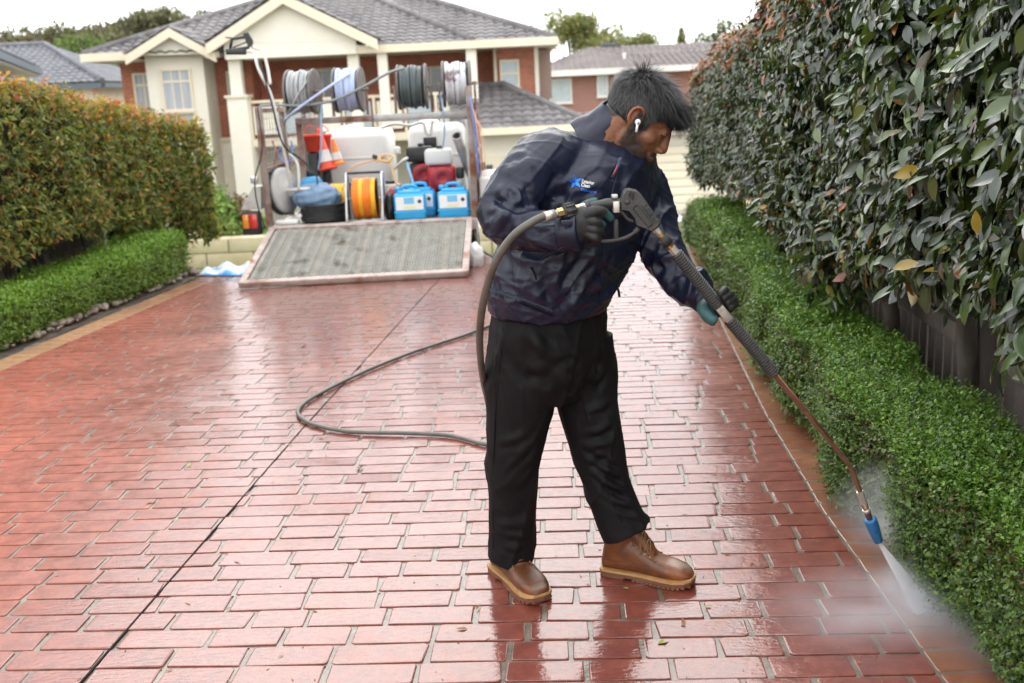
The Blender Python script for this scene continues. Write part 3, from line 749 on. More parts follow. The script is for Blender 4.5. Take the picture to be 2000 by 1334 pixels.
GZ = -2.12
mh = empty('house', (-4, 34, GZ), 'two-storey red brick and cream house with gables and a balcony behind the trailer', 'house')
part_box('wall', (-11.5, 32.3, GZ), (-10.35, 40, 3.15), 'brick_red', mh)
part_box('wall', (-10.42, 31.38, GZ), (-8.72, 39.8, 3.35), 'cream', mh)
part_box('wall', (-8.72, 32.6, .68), (-7.6, 39.8, 3.15), 'brick_red', mh)
part_box('wall', (-8.72, 32.45, GZ), (-7.6, 39.7, .68), 'cream', mh)
part_box('wall', (-7.6, 33.6, .5), (1.07, 41, 3.1), 'brick_red', mh)
part_box('wall', (-7.6, 33.4, GZ), (1.05, 40.9, .5), 'cream', mh)
part_box('wall', (-.05, 32.2, .6), (1.08, 41.2, 3.02), 'brick_red', mh)
part_box('corner_trim', (1.08, 32.15, .6), (1.2, 32.4, 3.0), 'cream', mh)
part_box('side_wall', (1.2, 33.0, 1.45), (1.62, 41, 2.95), 'side_render', mh)
for z in (.62,):
    part_box('floor_band', (-8.72, 32.38, z), (-7.75, 32.6, z+.12), 'cream_trim', mh)
window(mh, -11.08, -10.56, 1.55, 2.72, 32.3, bars=2, transom=2.42)
window(mh, -9.94, -9.16, 1.66, 2.76, 31.38, bars=3, transom=2.45)
window(mh, -9.94, -9.16, 1.05, 1.5, 31.38, bars=1, pane='glass_pale')
window(mh, -8.32, -7.9, 1.7, 2.66, 32.6, transom=None)
window(mh, -8.32, -7.9, 1.05, 1.58, 32.6, pane='glass_pale')
window(mh, -8.42, -8.05, -1.12, .19, 32.45, transom=-.1)
window(mh, .08, .55, 1.9, 2.6, 32.2, pane='glass_pale', transom=2.25)
def door(x0, x1, z0, z1, Y):
    d = window(mh, x0, x1, z0, z1, Y, frame='door_cream', pane='glass_dark', bars=3, transom=z0+.5, name='balcony_door')
door(-6.05, -4.7, .75, 2.65, 33.6); door(-2.6, -1.3, .75, 2.55, 33.6)
# balcony
part_box('balcony_slab', (-7.6, 31.2, .45), (-.95, 33.39, .68), 'cream_trim', mh)
part_box('handrail', (-7.45, 31.25, 1.72), (-.95, 31.33, 1.80), 'cream_trim', mh)
for k in range(7):
    x = -7.45+k*.92; part_box('baluster_post', (x-.04, 31.26, .68), (x+.04, 31.32, 1.72), 'cream_trim', mh)
    part_box('balustrade_panel', (x+.08, 31.28, .80), (x+.82, 31.30, 1.62), 'glass_pale' if k % 2 else 'cream', mh)
for x, w_, zt, zb in ((-7.72, .17, 3.05, 1.9), (-4.25, .16, 3.05, GZ), (-3.4, .14, 3.0, GZ), (-.8, .15, 3.0, GZ)):
    part_box('column', (x-w_, 31.0, zb), (x+w_, 31.0+2*w_, zt), 'cream', mh)
part_box('pillar', (-8.0, 30.85, GZ), (-7.42, 31.45, 1.9), 'cream', mh)
part_box('pillar_cap', (-8.05, 30.8, 1.9), (-7.37, 31.5, 1.98), 'cream_trim', mh)
# roof
tile_roof('roof_tiles', (-12.05, 30.95, 3.26), (1.68, 30.95, 3.12), (-4.3, 37, 5.55), (-6.2, 37, 5.55), 'tile_grey', mh)
tile_roof('roof_tiles', (1.68, 30.95, 3.12), (1.68, 43, 3.12), (-4.3, 37, 5.55), (-4.3, 37, 5.55), 'tile_grey', mh)
tile_roof('roof_tiles', (-12.05, 43, 3.26), (-12.05, 30.95, 3.26), (-6.2, 37, 5.55), (-6.2, 37, 5.55), 'tile_grey', mh)
for a, b in (((1.68, 30.95, 3.18), (-4.3, 37, 5.62)), ((-12.05, 30.95, 3.32), (-6.2, 37, 5.62)), ((-6.2, 37, 5.62), (-4.3, 37, 5.62)), ((-.75, 31.0, 3.22), (-5.2, 36.9, 5.60))):
    MB().tube([a, b], .11, 8).build('ridge_cap', 'tile_grey', mh)
for a, b in (((-12.1, 30.85, 3.10), (-10.6, 30.99, 3.33)), ((-8.5, 30.85, 3.06), (-8.1, 31.0, 3.22)), ((-4.1, 30.85, 2.98), (1.75, 30.99, 3.20))):
    part_box('gutter', a, b, 'cream_trim', mh)
part_box('gutter', (1.66, 31.0, 2.98), (1.78, 43, 3.13), 'cream_trim', mh)
part_box('soffit', (-12.0, 31.0, 3.09), (-10.5, 32.35, 3.12), 'soffit', mh)
part_box('soffit', (-7.6, 31.0, 2.99), (1.65, 33.6, 3.02), 'soffit', mh)
MB().tube([(-.12, 32.1, 3.0), (-.12, 32.1, .6)], .05, 8).build('downpipe', 'cream_trim', mh)
gable(mh, -9.4, 3.93, -10.75, 3.22, -8.15, 3.18, 30.68, 33.6, board=.26)
gable(mh, -6.05, 4.72, -8.35, 3.42, -3.45, 3.34, 30.5, 35.5, board=.30)
part_box('lintel', (-7.9, 30.79, 2.98), (-4.1, 31.1, 3.42), 'cream', mh)
MB().tube([(-10.9, 30.95, 3.3), (-10.9, 32.2, 3.3)], .06, 6).build('roof_flashing', 'tile_grey', mh)
# garage wing
part_box('garage_wall', (-1.0, 30.2, GZ), (2.35, 32.19, .60), 'cream', mh)
part_box('garage_wall', (2.35, 31.6, GZ), (8.2, 37, .36), 'cream', mh)
gd = part_box('garage_door', (-.75, 30.1, GZ), (2.1, 30.19, -.1), 'door_cream', mh)
for k in range(5): MB().box2((-.6+k*.55, 30.06, -.52), (-.32+k*.55, 30.1, -.33)).build('pane', 'glass_dark', gd)
gd = MB()
for k in range(8): gd.box2((3.0, 31.50, GZ+.02+k*.25), (7.6, 31.56, GZ+.255+k*.25), .01)
gd.build('garage_door', 'door_cream', mh)
tile_roof('roof_tiles', (-1.5, 29.6, .66), (2.6, 29.6, .66), (.1, 32.1, 1.88), (-1.5, 32.1, 1.88), 'tile_grey', mh)
tile_roof('roof_tiles', (2.6, 29.6, .66), (2.6, 34.6, .66), (.1, 32.1, 1.88), (.1, 32.1, 1.88), 'tile_grey', mh)
MB().tube([(2.6, 29.6, .72), (.1, 32.1, 1.95), (-1.5, 32.1, 1.95)], .10, 8).build('ridge_cap', 'tile_grey', mh)
part_box('gutter', (-1.5, 29.5, .53), (2.7, 29.62, .73), 'cream_trim', mh)
tile_roof('roof_tiles', (2.4, 31.0, .38), (8.7, 31.0, .38), (8.7, 34.4, .92), (2.4, 34.4, .92), 'tile_brown', mh)
part_box('gutter', (2.4, 30.9, .25), (8.8, 31.02, .40), 'cream_trim', mh)

# neighbour on the right
nb = empty('house', (7, 50, -1.5), 'pale red brick house with a brown-grey hip roof behind the man\'s head', 'house')
part_box('wall', (2.0, 48, -2.1), (13, 58, 2.42), 'brick_pink', nb)
window(nb, 2.3, 3.2, 1.25, 2.22, 48, frame='white_paint', pane='glass_pale'); window(nb, 4.46, 4.86, 1.45, 2.28, 48, frame='white_paint', pane='glass_pale')
part_box('gutter', (1.5, 47.28, 2.36), (13.5, 47.43, 2.62), 'white_paint', nb); part_box('soffit', (1.6, 47.5, 2.42), (13.4, 48.2, 2.45), 'soffit', nb)
MB().tube([(5.25, 47.9, 2.4), (5.25, 47.9, -1)], .06, 8).build('downpipe', 'white_paint', nb)
tile_roof('roof_tiles', (1.4, 47.4, 2.55), (7.6, 47.4, 2.55), (4.4, 50.5, 3.65), (4.3, 50.5, 3.65), 'tile_brown', nb)
tile_roof('roof_tiles', (6.0, 50.4, 3.0), (14, 50.4, 3.0), (12, 53, 3.75), (4.4, 53, 3.75), 'tile_brown', nb)
tile_roof('roof_tiles', (1.4, 54, 2.55), (1.4, 47.4, 2.55), (4.3, 50.5, 3.65), (4.3, 50.5, 3.65), 'tile_brown', nb)
tile_roof('roof_tiles', (7.6, 47.4, 2.55), (7.6, 54, 2.55), (4.4, 50.5, 3.65), (4.4, 50.5, 3.65), 'tile_brown', nb)
tile_roof('roof_tiles', (4.6, 47.44, 2.545), (14, 47.44, 2.545), (14, 51, 3.3), (4.4, 51, 3.3), 'tile_brown', nb)
MB().tube([(5.75, 48.6, 2.9), (5.75, 48.6, 3.3)], .06, 8).build('vent_pipe', 'white_paint', nb)
MB().box((5.6, 53.1, 3.75), (1.0, .6, .42), None, .1).build('roof_cooler', 'asphalt', nb)
# neighbours on the left
n1 = empty('house', (-14, 27, -1), 'dark brick house with a blue-grey gutter at the far left edge', 'house')
R_ = Matrix.Rotation(math.atan2(3.7, 11), 3, 'Z')
def n1b(name, c, d, m): MB().box(Vector((-11.1, 24.5, 0)) + R_ @ Vector(c), d, R_).build(name, m, n1)
n1b('wall', (-3.6, 0, .25), (6, 10.6, 4.7), 'brick_dark'); n1b('gutter', (.02, 0, 2.84), (.13, 11.7, .16), 'gutter_blue'); n1b('soffit', (-.45, 0, 2.74), (.8, 11.6, .05), 'white_paint'); n1b('fascia', (-.03, 0, 2.82), (.05, 11.6, .2), 'white_paint')
p_ = lambda x, y, z: Vector((-11.1, 24.5, 0)) + R_ @ Vector((x, y, z))
tile_roof('roof_tiles', p_(0, -5.8, 2.95), p_(0, 5.8, 2.95), p_(-4, 2, 4.3), p_(-4, -5.8, 4.3), 'tile_blue', n1)
n2 = empty('house', (-18, 42, -1), 'cream house with a dark tiled hip roof between the left hedge and the main house', 'house')
part_box('wall', (-24, 40.5, -2), (-15.6, 48, 2.75), 'cream', n2)
part_box('gutter', (-24.6, 39.9, 2.62), (-15.0, 40.05, 2.8), 'gutter_blue', n2); part_box('gutter', (-15.05, 40.05, 2.62), (-14.9, 48.5, 2.8), 'gutter_blue', n2); part_box('soffit', (-24.5, 40.05, 2.70), (-15.05, 40.6, 2.74), 'white_paint', n2)
MB().tube([(-17.2, 40.4, 2.7), (-17.2, 40.4, -1)], .06, 8).build('downpipe', 'gutter_blue', n2)
tile_roof('roof_tiles', (-24.6, 39.95, 2.82), (-14.95, 39.95, 2.82), (-18.6, 44, 4.5), (-22, 44, 4.5), 'tile_blue', n2)
tile_roof('roof_tiles', (-14.95, 39.95, 2.82), (-14.95, 48, 2.82), (-18.6, 44, 4.5), (-18.6, 44, 4.5), 'tile_blue', n2)
MB().tube([(-14.95, 39.95, 2.88), (-18.6, 44, 4.57), (-22, 44, 4.57)], .11, 8).build('ridge_cap', 'tile_blue', n2)
window(n2, -16.4, -15.9, 1.0, 2.2, 40.5, pane='glass_dark', frame='white_paint')

# low sandstone retaining wall across the street
rw = empty('retaining_wall', (-5, 22, -1.74), 'low sandstone block retaining wall across the street, left of the trailer', 'wall')
for k in range(11):
    x = -9.5+k*1.02
    for r_ in range(2):
        xo = x + (.5 if r_ else 0)
        MB().box((xo+.5, 22.0+random.uniform(-.01, .01), -1.74+.17+r_*.315), (1.0, .42, .305), None, .02).build('stone_block', 'sandstone', rw)

# ---- trees, shrubs
def tree(name, label, base, h, crown, nleaf, ll, cols, wts, group=None, trunk_r=.2, m='leaf_far', seed=1, fork=True):
    """crown: list of (dx, dy, z, rx, ry, rz) leaf masses"""
    t = empty(name, base, label, 'tree' if name != 'shrub' else 'shrub', group); bx, by, bz = base
    zc = sum(c[2] for c in crown)/len(crown)
    top = bz + max(.3, zc)
    MB().tube(bez([(bx, by, bz-.2), (bx+.03*h, by, bz+zc*.4), (bx-.01*h, by, top)], 8), [trunk_r*(1-.09*i) for i in range(9)], 8).build('trunk', 'bark_grey', t)
    if fork:
        for c in crown[:8]:
            MB().tube(bez([(bx, by, bz+zc*.45), (bx+c[0]*.5, by+c[1]*.5, bz+(zc*.45+c[2])/2), (bx+c[0], by+c[1], bz+c[2])], 6), [trunk_r*.45*(1-.13*i) for i in range(7)], 6).build('limb', 'bark_grey', t)
    r = np.random.default_rng(seed); Ps, Ns = [], []
    vol = np.array([c[3]*c[4]*c[5] for c in crown])**.67; vol /= vol.sum()
    for c, w_ in zip(crown, vol):
        n = int(nleaf*w_); d = unit(r.normal(size=(n, 3))); rad = r.uniform(.55, 1.06, (n, 1))
        d2 = d*rad*np.array(c[3:6])*(1+.22*lump(d*2, 1, seed)[:, None])
        Ps.append(d2 + np.array([bx+c[0], by+c[1], bz+c[2]])); Ns.append(unit(d + r.normal(0, .6, (n, 3)) + np.array([0, 0, .3])))
    P = np.concatenate(Ps); Nn = np.concatenate(Ns); n = len(P)
    Ax = unit(r.normal(size=(n, 3)) + np.array([0, 0, -.4])); L_ = ll*r.uniform(.6, 1.4, n)
    V, F, _ = leaves(P, Ax, Nn, L_, L_*.6, MID); C = palette(cols, wts)(n)
    o = link('crown', npmesh('crown', V, F, m, False, {'tint': col_attr(C, 5)}), None, t); tag(o, kind='stuff')
    return t
gumc = [(.20, .23, .09), (.26, .28, .11), (.15, .17, .08), (.30, .27, .12)]
def clumps(n, R_, zc, rz, r0, r1, seed):
    r = random.Random(seed); return [(r.uniform(-1, 1)*R_, r.uniform(-1, 1)*R_*.6, zc + r.uniform(-1, 1)*rz, r.uniform(r0, r1), r.uniform(r0, r1), r.uniform(r0, r1)*.7) for _ in range(n)]
def at_px(px, py, Y): p = A(px, py, Y); return p
p = A(1110, 60, 78); tree('gum_tree', 'broad loose gum tree crown rising right of the main roof', (p.x, 78, -2), 10, clumps(11, 2.2, p.z+2-.2, 1.1, .8, 1.4, 3), 2600, .34, gumc, [4, 3, 3, 2], 'trees behind the houses', seed=31)
p = A(1185, 75, 84); tree('gum_tree', 'gum tree with airy crown left of the dark rooftop cooler', (p.x, 84, -2), 9, clumps(9, 2.0, p.z+2-.3, .9, .8, 1.3, 5), 2100, .34, gumc, [3, 4, 3, 2], 'trees behind the houses', seed=32)
p = A(1245, 85, 80); tree('gum_tree', 'small rounded gum tree above the brown-grey roof', (p.x, 80, -2), 8, clumps(6, 1.2, p.z+2-.3, .7, .6, 1.0, 6), 1200, .30, gumc, [3, 3, 4, 2], 'trees behind the houses', seed=33)
p = A(1030, 70, 82); tree('gum_tree', 'thin gum tree closest to the main roof end', (p.x, 82, -2), 8, clumps(5, 1.0, p.z+2-.3, .7, .6, .9, 7), 800, .30, gumc, [3, 3, 4, 2], 'trees behind the houses', seed=34)
p = A(1420, 65, 70); tree('gum_tree', 'grey-green gum tree above the far end of the right hedge', (p.x, 70, -2), 9, clumps(8, 1.6, p.z+2-.2, .9, .6, 1.1, 8), 1700, .30, [(.12, .15, .08), (.16, .19, .10), (.10, .13, .07)], [3, 3, 3], 'trees behind the houses', seed=35)
p = A(1545, 15, 72); tree('gum_tree', 'darker gum tree peeking over the right hedge top', (p.x, 72, -2), 11, clumps(6, 1.3, p.z+2-.4, .7, .6, 1.0, 9), 1100, .28, [(.09, .12, .08), (.12, .15, .09)], [3, 3], 'trees behind the houses', seed=36)
p = A(1331, 82, 74); tree('conifer_tree', 'slim pointed yellow-green conifer', (p.x, 74, -2), 7, [(0, 0, p.z+2-.4, .42, .42, .5), (0, 0, p.z+2, .35, .35, .7), (0, 0, p.z+2+.45, .22, .22, .55), (0, 0, p.z+2+.8, .1, .1, .3)], 1300, .16, [(.19, .19, .04), (.15, .17, .04)], [2, 2], fork=False, trunk_r=.1, seed=37)
for k, (px, py, rr) in enumerate(((160, 92, 1.6), (185, 110, 1.2), (128, 100, 1.1))):
    p = A(px, py, 62); tree('broadleaf_tree', ['bright green tree between the left roofs and the hill', 'small bright green tree touching the main roof corner', 'green tree just above the cream house ridge'][k], (p.x, 62, -2), 7, clumps(6, rr*.8, p.z+2-.8, .9, rr*.5, rr*.8, 40+k), 1500, .26, [(.11, .17, .045), (.15, .21, .06), (.08, .12, .035)], [3, 3, 2], 'green trees below the hill', seed=41+k)
for k, (px, py, Y) in enumerate(((272, 48, 110), (315, 45, 112), (375, 50, 108))):
    p = A(px, py, Y); tree('gum_tree', ['taller pale gum tree on the hill left of the gables', 'pale gum tree on the hill above the small gable', 'gum tree on the hill touching the main roof slope'][k], (p.x, Y, 4), 9, clumps(7, 1.7, p.z-4.2, 1.1, .8, 1.3, 50+k), 1500, .42, [(.15, .16, .09), (.18, .18, .10), (.13, .13, .08)], [3, 3, 2], 'gum trees on the hill', seed=51+k)
# wooded hill
mat('hill_soil', (.10, .09, .05), (.14, .12, .07), .3, rough=.95)
hx = np.linspace(-140, 10, 40); hy = np.linspace(92, 230, 24)
ridge = [(0, 92), (60, 82), (100, 72), (160, 72), (220, 62), (280, 62), (330, 56), (400, 58), (520, 60), (700, 70), (900, 105)]
def hz(x, y):
    px = 1000 + x/150*2055; py = np.interp(px, [a for a, _ in ridge], [b for _, b in ridge]) if px > 0 else 92-(px*.02)
    ztop = CAM_H + (237-px*.047-py)/2055*150 - 2.6
    t = min(1, max(0, (y-92)/58)); return -1.5 + (ztop+1.5)*(t*t*(3-2*t))
V = [(x, y, hz(x, y)) for y in hy for x in hx]; n = len(hx)
b = MB(); b.add(V, [(j*n+i, j*n+i+1, (j+1)*n+i+1, (j+1)*n+i) for j in range(len(hy)-1) for i in range(n-1)], True); tag(b.build('hill', 'hill_soil'), kind='structure')
r = np.random.default_rng(77); Ps, Ns, Cs2 = [], [], []
for k in range(330):
    y = r.uniform(98, 165); x = r.uniform(-.52, -.22)*y - 3
    rad = r.uniform(1.3, 2.6); z = hz(x, y)+rad*.7
    nn = 95; d = unit(r.normal(size=(nn, 3))); d[:, 2] = np.abs(d[:, 2])*1.0 - .15
    Ps.append(np.array([x, y, z]) + d*rad*np.array([1, 1, .85])*r.uniform(.75, 1.08, (nn, 1))); Ns.append(unit(d+r.normal(0, .4, (nn, 3))))
    base = np.array([(.10, .10, .055), (.125, .115, .065), (.145, .115, .08), (.115, .13, .055)][r.integers(4)]); Cs2.append(base*r.uniform(.7, 1.25, (nn, 1)))
P = np.concatenate(Ps); Nn = np.concatenate(Ns); L_ = r.uniform(.5, 1.0, len(P))
V, F, _ = leaves(P, unit(r.normal(size=P.shape)), Nn, L_, L_*.7, MID)
o = link('hill_wood', npmesh('hill_wood', V, F, 'leaf_far', False, {'tint': col_attr(np.concatenate(Cs2), 5)})); tag(o, 'dull olive and brown bushland covering the far hill', 'bushland', kind='stuff')
# garden shrubs above the retaining wall
def shrub(label, px, py, Y, r_, n, cols, seed, flowers=False):
    p = A(px, py, Y); zb = gz(Y)
    tree('shrub', label, (p.x, Y, zb), r_*2, [(0, 0, max(.3, p.z-zb), r_, r_, max(r_, .3)), (r_*.5, .1, max(.2, p.z-zb-.25), r_*.7, r_*.7, r_*.7), (-r_*.5, .1, max(.2, p.z-zb-.2), r_*.7, r_*.7, r_*.8)], n, .11, cols, [1]*len(cols), trunk_r=.03, seed=seed, fork=False)
gs = [(.16, .26, .05), (.22, .34, .08), (.10, .17, .04)]
shrub('light green garden shrub beside the end of the left hedge', 428, 420, 22.9, .45, 1400, gs, 61)
shrub('dark rose bush with pink flowers left of the trailer', 462, 405, 23.2, .32, 900, [(.06, .09, .03), (.09, .13, .04), (.5, .2, .2)], 62)
shrub('tall light green shrub behind the left hedge corner', 412, 385, 23.6, .35, 900, gs, 63)
shrub('small pale shrub on the retaining wall edge', 440, 445, 22.6, .25, 500, [(.22, .30, .08), (.28, .36, .10)], 64)
shrub('low green plant on the wall behind the trailer lamp', 508, 440, 22.7, .22, 400, gs, 65)
# ================================================================== wash trailer parked at the end of the drive
mat('galv', (.36, .35, .34), (.48, .47, .45), 12, rough=.45, metal=.7, bump=.1, c3=(.20, .10, .06), s3=5, lo3=.58, hi3=.72)
mat('rusty', (.26, .20, .17), (.36, .30, .27), 10, rough=.75, metal=.2, bump=.3, c3=(.20, .075, .035), s3=4, lo3=.45, hi3=.62)
mat('ramp_steel', (.42, .33, .29), (.52, .44, .40), 14, rough=.65, metal=.2, bump=.3, bscale=80, c3=(.27, .12, .075), s3=5, lo3=.5, hi3=.66)
mat('mesh_steel', (.46, .44, .38), (.58, .56, .50), 9, rough=.6, metal=.4, c3=(.20, .16, .11), s3=4)
mat('trailer_paint', (.50, .49, .46), (.56, .55, .51), 4, rough=.5, c3=(.30, .24, .19), s3=3, lo3=.6, hi3=.75)
mat('old_board', (.17, .15, .13), (.27, .245, .22), 8, rough=.85, bump=.4, stretch=(1, 1, .15))
mat('black_rubber', (.018, .018, .018), (.03, .03, .03), 20, rough=.6, bump=.1)
mat('black_plastic', (.022, .022, .023), (.035, .035, .036), 20, rough=.45)
mat('lamp_red', (.65, .03, .02), None, rough=.2, coat=1); mat('lamp_amber', (.75, .26, .02), None, rough=.2, coat=1)
mat('hose_grey', (.32, .33, .33), (.42, .43, .43), 8, rough=.5); mat('hose_lilac', (.42, .50, .72), (.52, .58, .78), 8, rough=.5)
mat('hose_dark', (.055, .075, .075), (.10, .125, .125), 8, rough=.5); mat('hose_white', (.50, .51, .53), (.62, .63, .66), 7, rough=.5, c3=(.18, .12, .13), s3=6, lo3=.55, hi3=.62)
mat('hose_sage', (.20, .23, .22), (.26, .29, .28), 8, rough=.5); mat('hose_blue', (.28, .50, .75), (.34, .56, .80), 6, rough=.45)
mat('hose_orange', (.85, .20, .02), (.90, .28, .03), 6, rough=.4); mat('hose_yellow', (.85, .45, .02), (.90, .52, .04), 6, rough=.4)
mat('tank_white', (.72, .71, .68), (.78, .77, .74), 2, rough=.4, sub=.0)
mat('cone_red', (.85, .07, .04), (.90, .12, .05), 5, rough=.45); mat('cone_orange', (.90, .24, .03), None, rough=.45); mat('cone_white', (.8, .8, .78), None, rough=.4)
mat('can_blue', (.03, .36, .72), (.04, .42, .78), 3, rough=.3); mat('drum_blue', (.05, .28, .55), (.07, .34, .60), 3, rough=.4)
mat('paper_label', (.78, .80, .80), (.82, .83, .83), 4, rough=.45); mat('label_blue', (.18, .50, .75), None, rough=.45); mat('label_yellow', (.80, .74, .40), None, rough=.45)
mat('tarp_blue', (.13, .22, .33), (.19, .29, .42), 9, rough=.55, bump=.6, bscale=25, bdist=.02)
mat('engine_red', (.40, .02, .03), (.50, .03, .045), 5, rough=.35); mat('engine_white', (.66, .66, .63), (.72, .72, .69), 5, rough=.4)
mat('steel', (.55, .54, .52), (.65, .64, .62), 10, rough=.3, metal=1); mat('chrome_dull', (.62, .62, .62), (.70, .70, .70), 10, rough=.35, metal=.6)
mat('white_tube', (.74, .72, .66), (.80, .78, .73), 8, rough=.4, c3=(.4, .33, .27), s3=6, lo3=.62, hi3=.75)
mat('strap_tan', (.72, .42, .16), (.80, .50, .22), 8, rough=.7); mat('plastic_bag', (.70, .70, .68), None, rough=.4, bump=.8, bscale=18, bdist=.02)
mat('net_orange', (.80, .45, .28), (.85, .55, .38), 8, rough=.8); mat('strap_blue', (.12, .18, .50), (.18, .25, .58), 8, rough=.7)
mat('maroon', (.28, .04, .05), (.36, .06, .07), 8, rough=.5); mat('tarp_white', (.68, .74, .82), (.76, .82, .88), 4, rough=.4, bump=.6, bscale=9, bdist=.03, c3=(.10, .36, .72), s3=4, lo3=.50, hi3=.55)
TX0, TX1, TZ, TY = -2.33, -.30, .40, 10.08
tr = empty('work_trailer', (-1.3, 11.6, -.3), 'rusty open wash trailer with a lowered mesh ramp, loaded with hoses and drums', 'trailer')
MB().box2((TX0, TY, TZ-.05), (TX1, 13.5, TZ), .005).build('deck', 'galv', tr)
MB().box2((TX0-.01, TY-.03, TZ-.11), (TX1+.01, TY-.002, TZ+.005), .006).build('rear_sill', 'ramp_steel', tr)
for x in (TX0+.35, TX1-.35): MB().box2((x-.05, TY+.02, TZ-.18), (x+.05, 14.6, TZ-.052)).build('chassis_rail', 'rusty', tr)
for x, zt in ((TX0, 1.56), (TX1, 1.66)):
    MB().box2((x-.03, TY, TZ+.001), (x+.03, TY+.06, zt), .006).build('rear_post', 'rusty', tr)
MB().box2((TX1-.06, TY+.07, TZ), (TX1-.0, TY+.14, 1.35), .01).build('rear_post', 'galv', tr)
for x in (TX0, TX1):
    for y in (11.2, 12.4, 13.45): MB().box2((x-.025, y-.025, TZ), (x+.025, y+.025, 1.5)).build('side_post', 'rusty', tr)
    for z in (1.52, .95): MB().box2((x-.022, TY+.06, z-.022), (x+.022, 13.5, z+.022)).build('side_rail', 'rusty', tr)
g = MB()
for k in range(27): y = 10.2+k*.12; g.box2((TX0-.006, y-.003, TZ+.02), (TX0+.0, y+.003, 1.5))
for k in range(10): z = TZ+.05+k*.11; g.box2((TX0+.001, 10.15, z-.003), (TX0+.007, 13.4, z+.003))
g.build('side_mesh', 'galv', tr)
g = MB()
for k in range(27): y = 10.2+k*.12; g.box2((TX1, y-.003, TZ+.02), (TX1+.006, y+.003, 1.5))
g.build('side_mesh', 'galv', tr)
# rack for the reels
MB().box2((TX0+.28, 10.42, 1.365), (TX0+1.05, 10.48, 1.425), .005).build('rack_rail', 'rusty', tr)
MB().box2((TX0+1.06, 10.415, 1.36), (TX1-.01, 10.485, 1.43), .005).build('rack_rail', 'galv', tr)
for x in (TX0+.30, TX1-.04): MB().box2((x-.028, 10.486, TZ), (x+.028, 10.54, 1.43)).build('rack_post', 'rusty', tr)
MB().box2((TX0+.16, 11.2, TZ), (TX0+.40, 11.26, 1.42), .01).build('board_post', 'old_board', tr)
# lamps, mudguards, wheels
lp = MB().box2((-2.60, TY+.0, .33), (-2.42, TY+.12, .56), .02).build('lamp_box', 'black_plastic', tr)
MB().box2((-2.585, TY-.012, .40), (-2.525, TY+.001, .535), .004).build('lens', 'lamp_amber', lp); MB().box2((-2.52, TY-.012, .40), (-2.44, TY+.001, .535), .004).build('lens', 'lamp_red', lp)
MB().prism([(-2.60, .58), (-2.40, .58), (-2.38, .80), (-2.46, .80)], (0, TY+.03, 0), (1, 0, 0), (0, 0, 1), (0, 1, 0), .25).build('mudguard', 'trailer_paint', tr)
MB().box2((-2.47, TY-.0, .83), (-2.40, TY+.05, .90), .01).build('side_lamp', 'chrome_dull', tr)
MB().box2((TX1+.05, TY+.02, .40), (TX1+.24, TY+1.3, .78), .03).build('mudguard', 'trailer_paint', tr)
MB().box2((TX1+.24, TY-.02, .40), (TX1+.34, TY+.02, .50), .01).build('lamp_box', 'black_plastic', tr)
MB().box2((TX1+.05, TY-.03, .86), (TX1+.12, TY+.02, .94), .012).build('side_lamp', 'black_plastic', tr)
for x in (TX0+.12, TX1-.12):
    for y in (11.4, 12.2):
        w_ = MB().lathe([(.20, -.09), (.30, -.085), (.315, -.05), (.315, .05), (.30, .085), (.20, .09)], (x, y, gz(y)+.315), (1, 0, 0), 28).build('wheel', 'black_rubber', tr)
        MB().lathe([(.04, -.095), (.19, -.092), (.2, .092), (.04, .095)], (x, y, gz(y)+.315), (1, 0, 0), 20).build('rim', 'steel', w_)
MB().tube([(-1.3, 13.5, .3), (-1.3, 15.2, .1)], .05, 8).build('drawbar', 'rusty', tr)
MB().tube([(-1.3, 15.1, .12), (-1.3, 15.1, gz(15.1))], .035, 8).build('jockey_stand', 'galv', tr)
for y in (11.8,): MB().tube([(TX0+.12, y, gz(y)+.30), (TX1-.12, y, gz(y)+.30)], .03, 8).build('axle', 'rusty', tr)
# ramp, lowered onto the drive
rt0, rt1, rb0, rb1 = Vector((-2.285, 10.03, .385)), Vector((-.36, 10.03, .385)), Vector((-2.345, 8.90, .045)), Vector((-.385, 8.98, .045))
rp = empty('ramp', (rb0+rb1)/2); rp.parent = tr; rp.location = (rb0+rb1)/2 - tr.location
un = (rb1-rb0).normalized(); dn = ((rt0+rt1)/2-(rb0+rb1)/2).normalized(); nn_ = un.cross(dn).normalized()
fr = MB()
for a, b_ in ((rt0, rb0), (rt1, rb1), (rb0, rb1), (rt0, rt1)):
    d = (b_-a); L_ = d.length; d.normalize(); R3 = Matrix((d, nn_.cross(d), nn_)).transposed(); fr.box((a+b_)/2, (L_+.03, .06, .055), R3, .005)
fr.build('ramp_frame', 'ramp_steel', rp)
sh = MB(); V, F = [], []
nu, nvv = 20, 24
def rpt(u, v, h=0): return (rb0.lerp(rb1, u)).lerp(rt0.lerp(rt1, u), v) + nn_*h
for j in range(nvv):            # expanded steel: zig-zag strands
    pts = []
    for i in range(nu*2+1):
        u = .02+.96*i/(nu*2); v = .03+.94*(j + (.0 if (i % 2 == 0) else .86))/nvv
        pts.append(rpt(u, min(.975, v), .012 if i % 2 else .0))
    sh.tube(pts, .0048, 4, False, False)
    pts = []
    for i in range(nu*2+1):
        u = .02+.96*i/(nu*2); v = .03+.94*(j + 1 - (.0 if (i % 2 == 0) else .86))/nvv
        pts.append(rpt(u, min(.975, v), .0 if i % 2 == 0 else .004))
    if j % 1 == 0: sh.tube(pts, .0040, 4, False, False)
sh.build('ramp_mesh', 'mesh_steel', rp)
rbk = MB()
for k in range(5):
    u = .1+.2*k; a, b_ = rpt(u, .02, -.02), rpt(u, .98, -.02); d = b_-a; L_ = d.length; d.normalize(); rbk.box((a+b_)/2, (L_, .035, .03), Matrix((d, nn_.cross(d), nn_)).transposed())
